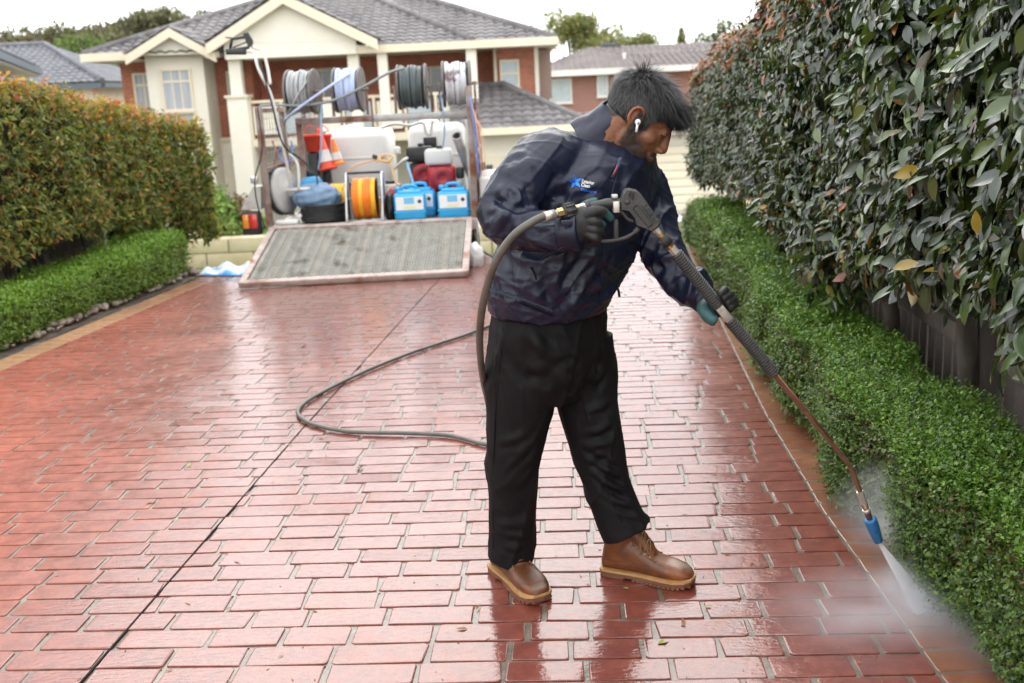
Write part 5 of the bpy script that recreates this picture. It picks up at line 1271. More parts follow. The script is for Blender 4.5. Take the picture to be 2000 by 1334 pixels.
# ---- body: one continuous surface under the clothes, head included
hf2 = Vector((.81, 0, -.585)).normalized()
yaw_h = Matrix.Rotation(math.radians(-9), 3, 'Z')
HF = (yaw_h @ hf2).normalized(); HU = yaw_h @ Vector((.585, 0, .81)).normalized(); HR = HF.cross(HU).normalized()   # forward, up, his right
HM = Matrix((HF, HR, HU)).transposed()
HC = pv(1240, 235, 2.93) + HM @ Vector((.0, 0, .0)); HC = HC + HF*.004 + HU*.018
def hp(x, y, z): return HC + HM @ Vector((x, y, z))
hb = MB()
def he(c, r, rot=None): ellip(hb, hp(*c), r, HM @ (rot.to_matrix() if rot else Matrix.Identity(3)))
he((-.008, 0, .030), (.098, .076, .082)); he((.034, 0, .030), (.061, .062, .060)); he((.034, 0, -.035), (.060, .058, .066))
for s in (-1, 1):
    he((.048, s*.040, -.034), (.030, .024, .024)); he((.002, s*.034, -.060), (.046, .027, .050)); he((.028, s*.028, -.084), (.050, .028, .032))
    he((.087, s*.024, .016), (.013, .027, .008)); he((.0835, s*.031, -.003), (.0115, .0155, .0095)); he((.1015, s*.0135, -.048), (.0125, .0095, .009))
he((.030, 0, -.084), (.058, .046, .040)); he((.074, 0, -.116), (.021, .024, .019)); he((.077, 0, -.080), (.022, .030, .030))
he((.0965, 0, -.0765), (.0105, .024, .0060)); he((.0935, 0, -.0885), (.0105, .021, .0070)); he((.090, 0, -.066), (.010, .022, .010))
hb.tube([hp(.086, 0, .018), hp(.095, 0, .002), hp(.101, 0, -.020), hp(.106, 0, -.038)], [.009, .0098, .0120, .0138], 12)
he((.1065, 0, -.0415), (.0145, .0140, .0125))
# ear (his right one shows)
for s in (1, -1):
    ec = (-.002, s*.080, -.012)
    hb.tube([hp(ec[0]+.014, s*.076, ec[2]-.010)] + [hp(ec[0]-.004+.019*math.cos(a), s*(.080+.010*math.sin(a*.5)), ec[2]+.008+.026*math.sin(a)) for a in np.linspace(.1, 3.9, 12)] + [hp(ec[0]+.002, s*.081, ec[2]-.024)], .0052, 8)
    he((ec[0]-.006, s*.079, ec[2]), (.015, .0045, .026)); he((ec[0]+.004, s*.081, ec[2]-.026), (.0085, .0055, .010)); he((ec[0]+.015, s*.077, ec[2]-.008), (.006, .006, .008))
# neck, torso core, limbs
NB = pv(1178, 262, 2.98)
hb.tube([hp(-.035, 0, -.03), hp(-.045, 0, -.085), NB + Vector((0, 0, -.02))], [.062, .060, .066], 18)
PEL = pv(1075, 625, 3.02)
rings(hb, [(NB+Vector((-.01, 0, -.03)), LT_, FW, .10, .075), (pv(1150, 330, 3.0), LT_, FW, .17, .11), (pv(1115, 470, 3.0), LT_, FW, .16, .12), (PEL, LT_, FW, .155, .12), (pv(1080, 680, 3.02), LT_, FW, .15, .11)], 24)
RS, LS = pv(1072, 318, 2.87), pv(1258, 365, 3.12)
hb.tube([RS, pv(1000, 400, 2.79), pv(975, 428, 2.765), pv(1040, 450, 2.72), pv(1135, 440, 2.675)], [.05, .045, .04, .035, .025], 12)
hb.tube([LS, pv(1292, 480, 3.03), pv(1320, 530, 2.96), pv(1388, 588, 2.83)], [.05, .042, .038, .025], 12)
hb.tube([pv(1030, 650, 2.97), pv(1006, 860, 3.0), pv(1000, 1060, 3.075), pv(998, 1120, 3.075)], [.085, .06, .036, .030], 12)
hb.tube([pv(1130, 660, 3.08), pv(1165, 860, 3.07), pv(1208, 1020, 3.07), pv(1212, 1085, 3.065)], [.085, .06, .036, .030], 12)
V, F, N = fuse(hb, .0036, 6, .5)
loc = (V - np.array(HC)) @ np.array(HM)          # head coordinates
x, y, z = loc[:, 0], loc[:, 1], loc[:, 2]
nzv = lump(V*14, 1, 5)*.5
skin = np.tile(np.array([.265, .112, .060]), (len(V), 1))*(1+.06*nzv)[:, None]
skin[(np.abs(y) > .07) & (x < .03)] *= np.array([1.12, .92, .92])
def sm(a, lo, hi): t = np.clip((a-lo)/(hi-lo), 0, 1); return t*t*(3-2*t)
inhead = (np.linalg.norm(loc, axis=1) < .17)
jaw = sm((-.024-.50*(x-.015))-z, .0, .032)*sm(x, -.014, .014)
cheek = 0*x
must = sm(x, .080, .090)*sm(-z, .056, .062)*sm(z, -.079, -.072)*sm(.036-np.abs(y), 0, .008)
goat = sm(x, .040, .062)*sm(-z, .086, .094)
side = sm(.026-np.abs(x-.012), 0, .012)*sm(-z, -.025, -.005)*sm(np.abs(y), .05, .058)
HLX, HLZ = [-.12, -.07, -.04, -.02, .0, .03, .045, .06, .1], [-.05, -.05, -.028, .010, .024, .014, .030, .054, .058]
scalp = sm(z-np.interp(x, HLX, HLZ), -.004, .008)*inhead*(np.abs(y) < .0765)
beard = np.clip(np.maximum.reduce([.90*jaw, .97*must, .97*goat, .9*side, .97*scalp]), 0, 1)*inhead
beard = np.clip(beard*(1+.35*nzv), 0, 1)
lips = sm(x, .088, .094)*sm(.0055-np.abs(z+.083), 0, .003)*sm(.024-np.abs(y), 0, .006)
brow = sm(x, .070, .082)*sm(.0075-np.abs(z-.019+.12*(np.abs(y)-.03)), 0, .004)*sm(np.abs(y), .010, .014)*sm(.052-np.abs(y), 0, .006)
lash = sm(x, .074, .082)*sm(.0022-np.abs(z+.0085), 0, .002)*sm(.015-np.abs(np.abs(y)-.031), 0, .004)
skin = skin*(1-beard[:, None]) + np.array([.022, .017, .015])*beard[:, None]
lw = (lips*.6*inhead*(1-must))[:, None]; skin = skin*(1-lw) + np.array([.12, .045, .035])*lw
dk = (np.maximum(brow*.9, lash*.95)*inhead)[:, None]; skin = skin*(1-dk) + np.array([.02, .015, .013])*dk
body = link('body', skin_mesh('body', V, F, 'skin', skin), None, man)
# ---- hair: cap of strands
rng2 = np.random.default_rng(12); nh = 42000
d = unit(rng2.normal(size=(nh, 3))); cr = np.array([.0995, .0775, .0835]); cen = np.array([-.008, 0, .030])
root = cen + d*cr
def hairline(x, y): 
    front = .052 + .012*np.cos(np.clip(np.abs(y)/.06, 0, 1)*3.14)*.5
    zz = np.interp(x, HLX, np.array(HLZ)-.006)
    return zz
side_b = (root[:, 0] > .004) & (root[:, 0] < .03) & (root[:, 2] > -.028) & (np.abs(root[:, 1]) > .05)
ok = (root[:, 2] > hairline(root[:, 0], root[:, 1]) + rng2.normal(0, .003, nh)) | side_b
root, d = root[ok], d[ok]; nh = len(root)
nrm = unit(d/cr)
bk = sm(-root[:, 0], .03, .085)
flow = np.stack([.9-1.1*bk, .55*np.sign(root[:, 1])*np.abs(root[:, 1])/.07, -.25-.8*(np.abs(root[:, 1])/.075)**2 - .9*bk], 1)
flow = unit(flow - nrm*(flow*nrm).sum(1, keepdims=True) + rng2.normal(0, .26, (nh, 3)))
top = sm(root[:, 2], .02, .09); frontm = sm(root[:, 0], .02, .075)*sm(root[:, 2], .03, .06)
ln = (.013 + .026*top + .020*frontm)*rng2.uniform(.5, 1.3, nh)
lift = (.12 + .16*top + .25*frontm)*rng2.uniform(.4, 1.5, nh)
# combed into locks
lock = lump(root*3.2, 1, 9); flow = unit(flow + np.stack([.0*lock, .28*lock, .12*lock], 1))
gl = np.array(HM).T @ np.array([0, 0, -1.0])
segn = 5; ts = np.linspace(0, 1, segn)
pts = root[:, None, :] + nrm[:, None, :]*((.002 + ln[:, None]*lift[:, None]*(1-(1-ts)**2)*.8)[:, :, None]) + flow[:, None, :]*((ln[:, None]*ts)[:, :, None]) + gl[None, None, :]*((ln[:, None]*(.10+.16*frontm[:, None])*ts**2)[:, :, None])
wv = unit(np.cross(flow, nrm)); wd = .00055*rng2.uniform(.7, 1.4, nh)
tap = np.array([1, 1, .9, .65, .12])
Lf = pts - wv[:, None, :]*(wd[:, None]*tap)[:, :, None]; Rg = pts + wv[:, None, :]*(wd[:, None]*tap)[:, :, None]
HV = np.stack([Lf, Rg], 2).reshape(-1, 3); HVw = HV @ np.array(HM).T + np.array(HC)
base = (np.arange(nh)*segn*2)[:, None]; q = np.concatenate([np.stack([base[:, 0]+2*i, base[:, 0]+2*i+1, base[:, 0]+2*i+3, base[:, 0]+2*i+2], 1) for i in range(segn-1)])
hair = link('hair', npmesh('hair', HVw, q, 'hair_dark', True), None, man); hair['label'] = 'short thick black hair falling forward over the brow'
# short beard bristles
nb_ = 9000; hid = np.where(((beard > .3) & inhead & (scalp < .3)))[0]; sel = rng2.choice(hid, 12000); sel = sel[rng2.random(12000) < beard[sel]][:nb_]
if len(sel):
    P0 = V[sel] + rng2.normal(0, .0012, (len(sel), 3)); dn_ = unit(N[sel]*.6 + np.array(-HU)*.7 + np.array(HF)*.1 + rng2.normal(0, .25, (len(sel), 3))); L_ = rng2.uniform(.003, .0075, len(sel))
    sw = unit(np.cross(dn_, rng2.normal(size=(len(sel), 3))))*.0004
    BV = np.stack([P0-sw, P0+sw, P0+dn_*L_[:, None]], 1).reshape(-1, 3); link('beard', npmesh('beard', BV, np.arange(len(sel)*3).reshape(-1, 3), 'hair_dark'), None, man)
# ---- jacket
jb = MB(); RG = []
for px, py, hw in ((1072, 612, .160), (1073, 600, .178), (1079, 560, .197), (1100, 505, .211), (1121, 450, .213), (1138, 400, .213), (1150, 355, .207), (1158, 315, .188), (1166, 285, .150), (1176, 262, .098)):
    RG.append((pv(px, py, 3.0), LT_, FW, hw*1.13, hw*.90))
rings(jb, RG, 40, 2.25)
jb.tube(bez([pv(1110, 305, 2.93), pv(1072, 312, 2.87), pv(1034, 342, 2.82), pv(1002, 384, 2.785), pv(984, 412, 2.765), pv(992, 436, 2.745), pv(1030, 448, 2.72), pv(1080, 451, 2.695), pv(1110, 452, 2.685)], 40), [.088 + 0*i for i in range(8)] + [.092-.001*i for i in range(20)] + [.072-.0012*i for i in range(40)], 20) if False else None
def limb(b, P, r, n=20, k=36):
    pts = bez(P, k); L_ = len(pts); rr = [float(np.interp(i/(L_-1), np.linspace(0, 1, len(r)), r)) for i in range(L_)]; b.tube(pts, rr, n)
limb(jb, [pv(1118, 315, 2.95), pv(1072, 312, 2.87), pv(1036, 342, 2.82), pv(1004, 384, 2.785), pv(986, 412, 2.765), pv(994, 437, 2.745), pv(1032, 449, 2.72), pv(1082, 453, 2.695), pv(1111, 455, 2.685)], [.085, .092, .090, .086, .080, .074, .066, .060, .050])
limb(jb, [pv(1225, 350, 3.05), pv(1252, 375, 3.10), pv(1272, 430, 3.07), pv(1296, 490, 3.02), pv(1324, 538, 2.95), pv(1352, 566, 2.89), pv(1374, 581, 2.855)], [.085, .082, .074, .070, .062, .054, .036])
V, F, N = fuse(jb, .0055, 6, .5)
rj = random.Random(21); SG = []
def fan(c, Y, ang0, ang1, n, l0, l1, w_, h, r0=10):
    """folds fanning out of a point of strain (photo pixels, at distance Y)"""
    for k in range(n):
        a = math.radians(ang0 + (ang1-ang0)*(k+.5+rj.uniform(-.3, .3))/n); L_ = rj.uniform(l0, l1); q0 = r0*rj.uniform(.6, 1.6)
        SG.append((pv(c[0]+math.cos(a)*q0, c[1]+math.sin(a)*q0, Y), pv(c[0]+math.cos(a)*L_, c[1]+math.sin(a)*L_, Y+rj.uniform(-.02, .02)), w_*rj.uniform(.7, 1.4), h*rj.choice((1, 1, -1))*rj.uniform(.6, 1.3)))
fan((1022, 408), 2.70, 120, 260, 11, 45, 85, .011, .0075)       # crook of the right elbow
fan((1005, 440), 2.66, -25, 30, 6, 40, 95, .010, .0055)
fan((1062, 400), 2.80, -95, 60, 8, 60, 140, .014, .0075)         # right armpit across the chest
fan((1010, 300), 2.76, 40, 120, 6, 50, 110, .013, .0065)
fan((1090, 600), 2.80, -150, -30, 11, 60, 150, .015, .0075)      # gathered up from the hem
fan((1180, 560), 2.86, -170, -80, 8, 50, 130, .014, .0065)
fan((1215, 330), 2.86, 70, 140, 6, 60, 180, .015, .006)
fan((1000, 560), 2.86, -100, 10, 8, 50, 120, .014, .007)
fan((1265, 500), 2.93, -70, 60, 8, 30, 90, .012, .007)           # left sleeve
fan((1330, 545), 2.86, 150, 300, 8, 25, 60, .010, .005)
fan((1120, 260), 2.86, 90, 190, 7, 50, 120, .014, .005)
V = folds(V, N, SG)
V += N*(lump(V*1.3, 1, 31)*.004)[:, None]
V = crumple(V, N, 11, .0100, 33, (1, 1, .8)); V = crumple(V, N, 25, .0034, 34)
jk = link('jacket', skin_mesh('jacket', V, F, 'jacket_cloth'), None, man)
from mathutils.bvhtree import BVHTree
BV_ = BVHTree.FromPolygons([Vector(v) for v in V], F)
def on_jacket(p, off=.0015):
    """drop a point onto the front of the jacket along the chest's outward direction"""
    dr = Vector((.25, -.97, .0)).normalized(); h = BV_.ray_cast(Vector(p) + dr*.4, -dr)
    return (h[0] + dr*off) if h[0] is not None else Vector(p)
def jk_px(px, py, off=.0015): 
    o = Vector((0, 0, CAM_H)); dd = (A(px, py, 3.0)-o).normalized(); h = BV_.ray_cast(o, dd); 
    return (h[0] - dd*off) if h[0] is not None else A(px, py, 2.8)
# collar
cb, ct = pv(1182, 266, 2.965), pv(1211, 236, 2.95); cax = (ct-cb).normalized(); cu = Vector((0, -1, 0)); cu = (cu-cax*cu.dot(cax)).normalized(); cvv = cax.cross(cu)
col = MB(); Vc = []
nC = 48
for i, (f, r_) in enumerate(((-.65, .094), (-.25, .088), (.2, .0815), (.65, .0765), (1.05, .0735), (1.12, .0722), (1.10, .069), (.6, .0685), (0, .073))):
    for k in range(nC):
        a = 2*math.pi*k/nC; wob = .0040*math.sin(3*a+i*.9) + .0030*math.sin(7*a-i*.7) + .0022*math.sin(13*a+i*1.9)
        slope = .14*math.cos(a-.0)*0
        Vc.append(cb + (ct-cb)*f + (cu*math.cos(a)*.92 + cvv*math.sin(a)*1.0)*(r_+wob))
Fc = [(i*nC+k, i*nC+(k+1) % nC, (i+1)*nC+(k+1) % nC, (i+1)*nC+k) for i in range(8) for k in range(nC)]
col.add(Vc, Fc, True); cl = col.build('collar', 'jacket_cloth', jk)
rim = [Vc[5*nC+k] for k in range(nC)] + [Vc[5*nC]]; MB().tube(rim, .0022, 6).build('collar_piping', 'collar_lining', jk)
# zip, flap seam, zip pull, pocket, cuffs
zp = [jk_px(x_, y_, .002) for x_, y_ in ((1212, 312), (1206, 335), (1200, 360), (1190, 400), (1184, 450), (1180, 500), (1176, 550), (1172, 600))]
MB().tube(bez(zp, 40), .0016, 6).build('flap_seam', 'jacket_cloth', jk)
zz = [pv(1208, 306, 2.76), pv(1203, 322, 2.755), pv(1196, 345, 2.75)]
zz = [jk_px(1212, 308, .012), jk_px(1206, 326, .012), jk_px(1196, 346, .010)]
pl = MB().tube([zz[0], zz[1], zz[2]], .0052, 8, flat=.5).build('zip_pull', 'collar_lining', jk); MB().tube([zz[1]+Vector((0, -.004, .004)), zz[2]+Vector((.002, -.005, .006))], .0022, 6).build('pull_stripe', 'zip_red', pl)
MB().tube(bez([jk_px(x_, y_, .001) for x_, y_ in ((1034, 524), (1060, 505), (1090, 488), (1106, 478))], 20), .0022, 6).build('pocket_welt', 'jacket_cloth', jk)
MB().tube([jk_px(1036, 522, .004), jk_px(1042, 532, .005), jk_px(1048, 546, .005)], .0025, 6).build('pocket_pull', 'trouser_cloth', jk)
def cuff(c, ax, r, L_, nm='cuff'):
    ax = Vector(ax).normalized(); MB().lathe([(r*.97, -L_/2), (r*1.04, -L_*.45), (r*1.02, 0), (r*1.04, L_*.45), (r*.96, L_/2), (r*.80, L_/2)], c, ax, 28, caps=True).build(nm, 'jacket_cloth', jk)
w0, w1 = pv(1092, 454, 2.69), pv(1112, 452, 2.683); cuff(w1, w1-w0, .052, .055)
MB().box(pv(1107, 436, 2.622), (.030, .006, .016), (.1, .0, 0), .002).build('cuff_tab', 'jacket_cloth', jk)
w0, w1 = pv(1356, 569, 2.885), pv(1376, 583, 2.85); cuff(w1, w1-w0, .036, .04)
hr_ = MB()
for k in range(40):                                                 # gathered hem band
    u = k/39; p = jk_px(960+u*118, 572+u*42-(u*(1-u))*10, -.002); q = jk_px(960+u*118-1, 564+u*42-(u*(1-u))*10, -.001)
    hr_.tube([p+Vector((0, 0, -.006)), q+Vector((0, 0, .003))], .0028, 5)
hr_.build('hem_gather', 'jacket_cloth', jk)
MB().tube(bez([pv(1200, 557, 2.95), pv(1207, 565, 2.94), pv(1210, 580, 2.94)], 8), .004, 6).build('drawcord', 'trouser_cloth', jk)
def seam(pl_, nm='seam'): MB().tube(bez([jk_px(x_, y_, .0012) for x_, y_ in pl_], 30), .0016, 5).build(nm, 'jacket_cloth', jk)
# logo: star and three lines of lettering
def star(cx, cy, R_):
    P = []
    for k in range(10):
        a = math.radians(-90 + 36*k - 8); r_ = R_ if k % 2 == 0 else R_*.42; P.append((cx + math.cos(a)*r_, cy + math.sin(a)*r_))
    cpt = (cx, cy); ml = ('logo_blue', 'logo_light', 'logo_light', 'logo_blue', 'logo_dark')
    for k in range(5):
        a, b_, c = P[(2*k-1) % 10], P[2*k], P[(2*k+1) % 10]
        sh_ = lambda q: (cpt[0]+(q[0]-cpt[0])*.95+ (b_[0]-cpt[0])*.04, cpt[1]+(q[1]-cpt[1])*.95 + (b_[1]-cpt[1])*.04)
        quad = [sh_(cpt), sh_(a), sh_(b_), sh_(c)]
        VV = [jk_px(*q, .0022) for q in quad]; b = MB(); b.add(VV + [v + Vector((0, .003, 0)) for v in VV], [(0, 1, 2, 3), (7, 6, 5, 4), (0, 4, 5, 1), (1, 5, 6, 2), (2, 6, 7, 3), (3, 7, 4, 0)]); b.build('logo_star_point', ml[k], jk)
star(1123, 355, 15.5)
def lettering(txt, x0, y0, h, ang, m, sx=1.0):
    cu_ = bpy.data.curves.new('t', 'FONT'); cu_.body = txt; cu_.size = 1; cu_.offset = .012; cu_.resolution_u = 3; ob = bpy.data.objects.new('t', cu_); COL.objects.link(ob)
    dg = bpy.context.evaluated_depsgraph_get(); m2 = ob.evaluated_get(dg).to_mesh(); ca, sa = math.cos(ang), math.sin(ang)
    VV = []
    for v in m2.vertices:
        u, w_ = v.co.x*h*sx, -v.co.y*h; VV.append(jk_px(x0 + u*ca - w_*sa, y0 + u*sa + w_*ca, .0022))
    FF = [tuple(p.vertices) for p in m2.polygons]; ob.evaluated_get(dg).to_mesh_clear(); bpy.data.objects.remove(ob)
    b = MB(); n = len(VV); b.v = [tuple(v) for v in VV]; b.f = FF; b.sm = [False]*len(FF)
    b.build('logo_lettering', m, jk)
lettering('Exterior', 1135.5, 356.0, 9.4, .20, 'logo_white', .78); lettering('Clean', 1134.5, 363.5, 9.4, .20, 'logo_white', .80); lettering('Melbourne', 1134, 372, 9.0, .21, 'logo_blue', .78)

# ---- trousers
tb = MB()
rings(tb, [(pv(1073, 590, 3.02), LT_, FW, .185, .15), (pv(1073, 630, 3.02), LT_, FW, .195, .158), (pv(1074, 680, 3.02), LT_, FW, .19, .155), (pv(1076, 735, 3.02), LT_, FW, .165, .135), (pv(1080, 775, 3.02), LT_, FW, .11, .10)], 36)
limb(tb, [pv(1030, 650, 2.98), pv(1022, 730, 2.98), pv(1012, 810, 2.99), pv(1004, 890, 3.0), pv(1002, 980, 3.035), pv(1000, 1050, 3.06), pv(999, 1090, 3.07)], [.115, .114, .098, .086, .081, .079, .080], 24)
limb(tb, [pv(1128, 660, 3.08), pv(1140, 730, 3.08), pv(1150, 800, 3.07), pv(1168, 880, 3.065), pv(1186, 950, 3.06), pv(1207, 1010, 3.055), pv(1222, 1040, 3.05)], [.112, .108, .101, .090, .080, .083, .086], 24)
V, F, N = fuse(tb, .0062, 6, .5)
SG = []
fan((1095, 720), 2.86, -10, 70, 7, 50, 120, .015, .006); fan((1060, 720), 2.83, 80, 180, 6, 50, 120, .016, .006)
fan((1030, 640), 2.83, 20, 90, 5, 50, 110, .016, .006); fan((1190, 720), 2.97, 120, 230, 7, 40, 110, .014, .006)
for k in range(4):                                                  # stacked cloth above the boots
    y_ = 1025+k*17+rj.uniform(-7, 7); SG.append((pv(960+rj.uniform(0, 20), y_, 2.97), pv(1040, y_+rj.uniform(-16, 12), 2.97), .010*rj.uniform(.7, 1.6), rj.choice((1, -1))*rj.uniform(.001, .004)))
for k in range(8):
    y_ = 900+k*17+rj.uniform(-6, 6); a = 1120+k*11; SG.append((pv(a+rj.uniform(-5, 30), y_-14, 2.98), pv(a+105, y_+rj.uniform(0, 36), 2.98), .010, rj.choice((1, 1, -1))*rj.uniform(.004, .0075)))
for k in range(8):
    y_ = 820+k*22; SG.append((pv(1050, y_, 2.92), pv(985+rj.uniform(-15, 20), y_+rj.uniform(25, 90), 2.91), .012, rj.choice((1, -1))*rj.uniform(.001, .005)))
for k in range(6):
    y_ = 780+k*20; SG.append((pv(1212, y_, 2.98), pv(1150+rj.uniform(-20, 10), y_+rj.uniform(10, 50), 2.97), .013, rj.choice((1, -1))*.005))
V = folds(V, N, SG); V += N*(lump(V*1.2, 1, 41)*.005)[:, None]; V = crumple(V, N, 11, .0080, 43, (1, 1, .45)); V = crumple(V, N, 26, .0030, 44, (1, 1, .5))
ts_ = link('trousers', skin_mesh('trousers', V, F, 'trouser_cloth'), None, man)
BT_ = BVHTree.FromPolygons([Vector(v) for v in V], F)
def tr_px(px, py, off=.001):
    o = Vector((0, 0, CAM_H)); dd = (A(px, py, 3.0)-o).normalized(); h = BT_.ray_cast(o, dd); return (h[0]-dd*off) if h[0] is not None else A(px, py, 2.95)
MB().tube(bez([tr_px(982, 640), tr_px(976, 720), tr_px(968, 800), tr_px(964, 900), tr_px(963, 1000), tr_px(964, 1070)], 40), .0016, 5).build('side_seam', 'trouser_cloth', ts_)
MB().tube(bez([tr_px(1130, 740), tr_px(1145, 820), tr_px(1165, 900), tr_px(1190, 970), tr_px(1215, 1020)], 40), .0016, 5).build('inner_seam', 'trouser_cloth', ts_)

# ---- boots
def boot(heel, toe, label):
    heel, toe = Vector(heel), Vector(toe); d = (toe-heel); d.z = 0; ang = math.atan2(d.y, d.x); S = .305/.305
    M4 = Matrix.Translation((heel.x, heel.y, BR_Z+.0005)) @ Matrix.Rotation(ang, 4, 'Z')
    t = empty('boot'); t.parent = man; t.location = Vector((heel.x, heel.y, BR_Z)) - man.location; t['label'] = label
    P = lambda x_, y_, z_: M4 @ Vector((x_, y_, z_))
    out_ = [(0, .028), (.012, .036), (.06, .037), (.11, .036), (.16, .043), (.21, .052), (.25, .051), (.28, .042), (.298, .026), (.305, 0), (.298, -.026), (.28, -.042), (.25, -.049), (.21, -.048), (.16, -.041), (.11, -.036), (.06, -.037), (.012, -.036), (0, -.028), (-.006, 0)]
    def slab(z0, z1, g0, g1, xr_=None, lift=True):
        V_ = []; o_ = out_
        if xr_: o_ = [(min(max(a, xr_[0]), xr_[1]), b) for a, b in out_]
        for z_, g in ((z0, g0), (z1, g1)):
            for a, b in o_: V_.append(P(a + (g if a > .15 else -g)*.8, b + math.copysign(g, b), z_ + (.010*max(0, (a-.24)/.065)**2 if lift else 0)))
        n = len(o_); return V_, [tuple(reversed(range(n))), tuple(range(n, 2*n))] + [(i, (i+1) % n, n+(i+1) % n, n+i) for i in range(n)]
    so_ = MB(); so_.add(*slab(.006, .019, .002, .003)); so_.add(*slab(.0, .0065, .002, .002, (-.01, .085))); 
    for k in range(13):                                            # lugs of the tread
        a = .115+k*.0148
        if a > .298: continue
        hw_ = float(np.interp(a, [.11, .16, .21, .25, .28, .305], [.036, .042, .05, .05, .042, .02]))
        so_.box(P(a, 0, .0034 + .010*max(0, (a-.24)/.065)**2), (.0122, 2*hw_+.005, .0068), M4.to_3x3())
    so_.build('sole', 'boot_sole', t)
    we = MB(); we.add(*slab(.0192, .0262, .0045, .0035)); we.build('welt', 'boot_welt', t)
    ub = MB()
    Rg_ = []
    for x_, w_, zt in ((-.001, .024, .060), (.012, .034, .09), (.04, .037, .12), (.075, .038, .135), (.11, .038, .125), (.145, .042, .102), (.18, .047, .082), (.215, .0495, .072), (.245, .048, .068), (.27, .043, .061), (.288, .034, .051), (.299, .020, .038)):
        Rg_.append((P(x_, .001, .024 + (zt-.024)/2), M4.to_3x3() @ Vector((0, 1, 0)), Vector((0, 0, 1)), w_, (zt-.016)/2))
    rings(ub, Rg_, 26, 2.6)
    rings(ub, [(P(.052+max(0, z_-.08)*.12, 0, z_), M4.to_3x3() @ Vector((1, 0, 0)), M4.to_3x3() @ Vector((0, 1, 0)), ra, rb_) for z_, ra, rb_ in ((.06, .056, .038), (.10, .051, .039), (.135, .048, .040), (.175, .047, .041), (.200, .047, .041), (.207, .042, .037))], 26, 2.3)
    ub.tube([P(.088, 0, .195), P(.115, 0, .145), P(.150, 0, .106), P(.172, 0, .088)], [.024, .026, .025, .016], 12)
    V, F, N = fuse(ub, .0042, 3, .5)
    L3 = (V-np.array(M4.translation)) @ np.array(M4.to_3x3())
    V = V + N*(.0022*lump(V*5, 1, 51)*(L3[:, 2] > .06)+.0008*lump(V*14, 1, 52))[:, None]
    c_ = np.tile(np.array([.225, .072, .023]), (len(V), 1))*(1+.30*lump(V*3, 1, 53))[:, None]
    wet = sm(lump(V*2.2, 1, 54), .1, .7)*.35; c_ = c_*(1-wet)[:, None]
    scuff = sm(L3[:, 0], .21, .235)*sm(L3[:, 2], .044, .053)*sm(.030-np.abs(L3[:, 1]), 0, .012)*sm(lump(V*4, 1, 55), -.2, .3)
    c_ = c_*(1-.55*scuff)[:, None] + np.array([.42, .36, .30])*(.55*scuff)[:, None]
    seamm = (np.abs(L3[:, 2]-(.062-.10*np.clip(L3[:, 0]-.02, 0, .12)*.3)) < .0022) & (L3[:, 0] < .16) & (L3[:, 0] > .02)
    c_[seamm] *= .55
    link('upper', skin_mesh('upper', V, F, 'boot_leather', c_), None, t)
    BB = BVHTree.FromPolygons([Vector(v) for v in V], F)
    def onb(x_, y_, off=.002):
        h = BB.ray_cast(P(x_, y_, .4), Vector((0, 0, -1))); return (h[0]+Vector((0, 0, off))) if h[0] is not None else P(x_, y_, .1)
    for k in range(4):
        xx = .112+k*.0185
        for s in (-1, 1):
            p = onb(xx, s*.026, .001); nrm_ = (p - P(xx, 0, .05)).normalized()
            MB().lathe([(.0022, 0), (.0044, .0006), (.0044, .0016), (.0022, .002)], p, nrm_, 12, caps=False).build('eyelet', 'brass', t)
        if k < 3:
            for s in (-1, 1): MB().tube(bez([onb(xx, s*.026, .002), onb(xx+.006, s*.013, .005), onb(xx+.012, 0, .0065), onb(xx+.0165, -s*.014, .005), onb(xx+.0185, -s*.026, .002)], 12), .0024, 6).build('lace', 'lace', t)
    for s in (-1, 1):
        MB().tube(bez([onb(.118, 0, .006), onb(.128, s*.016, .020), onb(.140, s*.034, .014), onb(.133, s*.028, .006), onb(.120, s*.006, .008)], 18), .0022, 6).build('lace', 'lace', t)
        MB().tube(bez([onb(.120, 0, .006), onb(.145, s*.020, .010), onb(.172, s*.030, .004), onb(.190, s*.034, .003)], 14), .0022, 6).build('lace', 'lace', t)
    return t
boot(G(970, 1112, .0), G(1064, 1186, .0), 'brown leather work boot pointing toward the camera')
boot(G(1180, 1118, .0), G(1352, 1147, .0), 'brown leather work boot with scuffed toe pointing right')

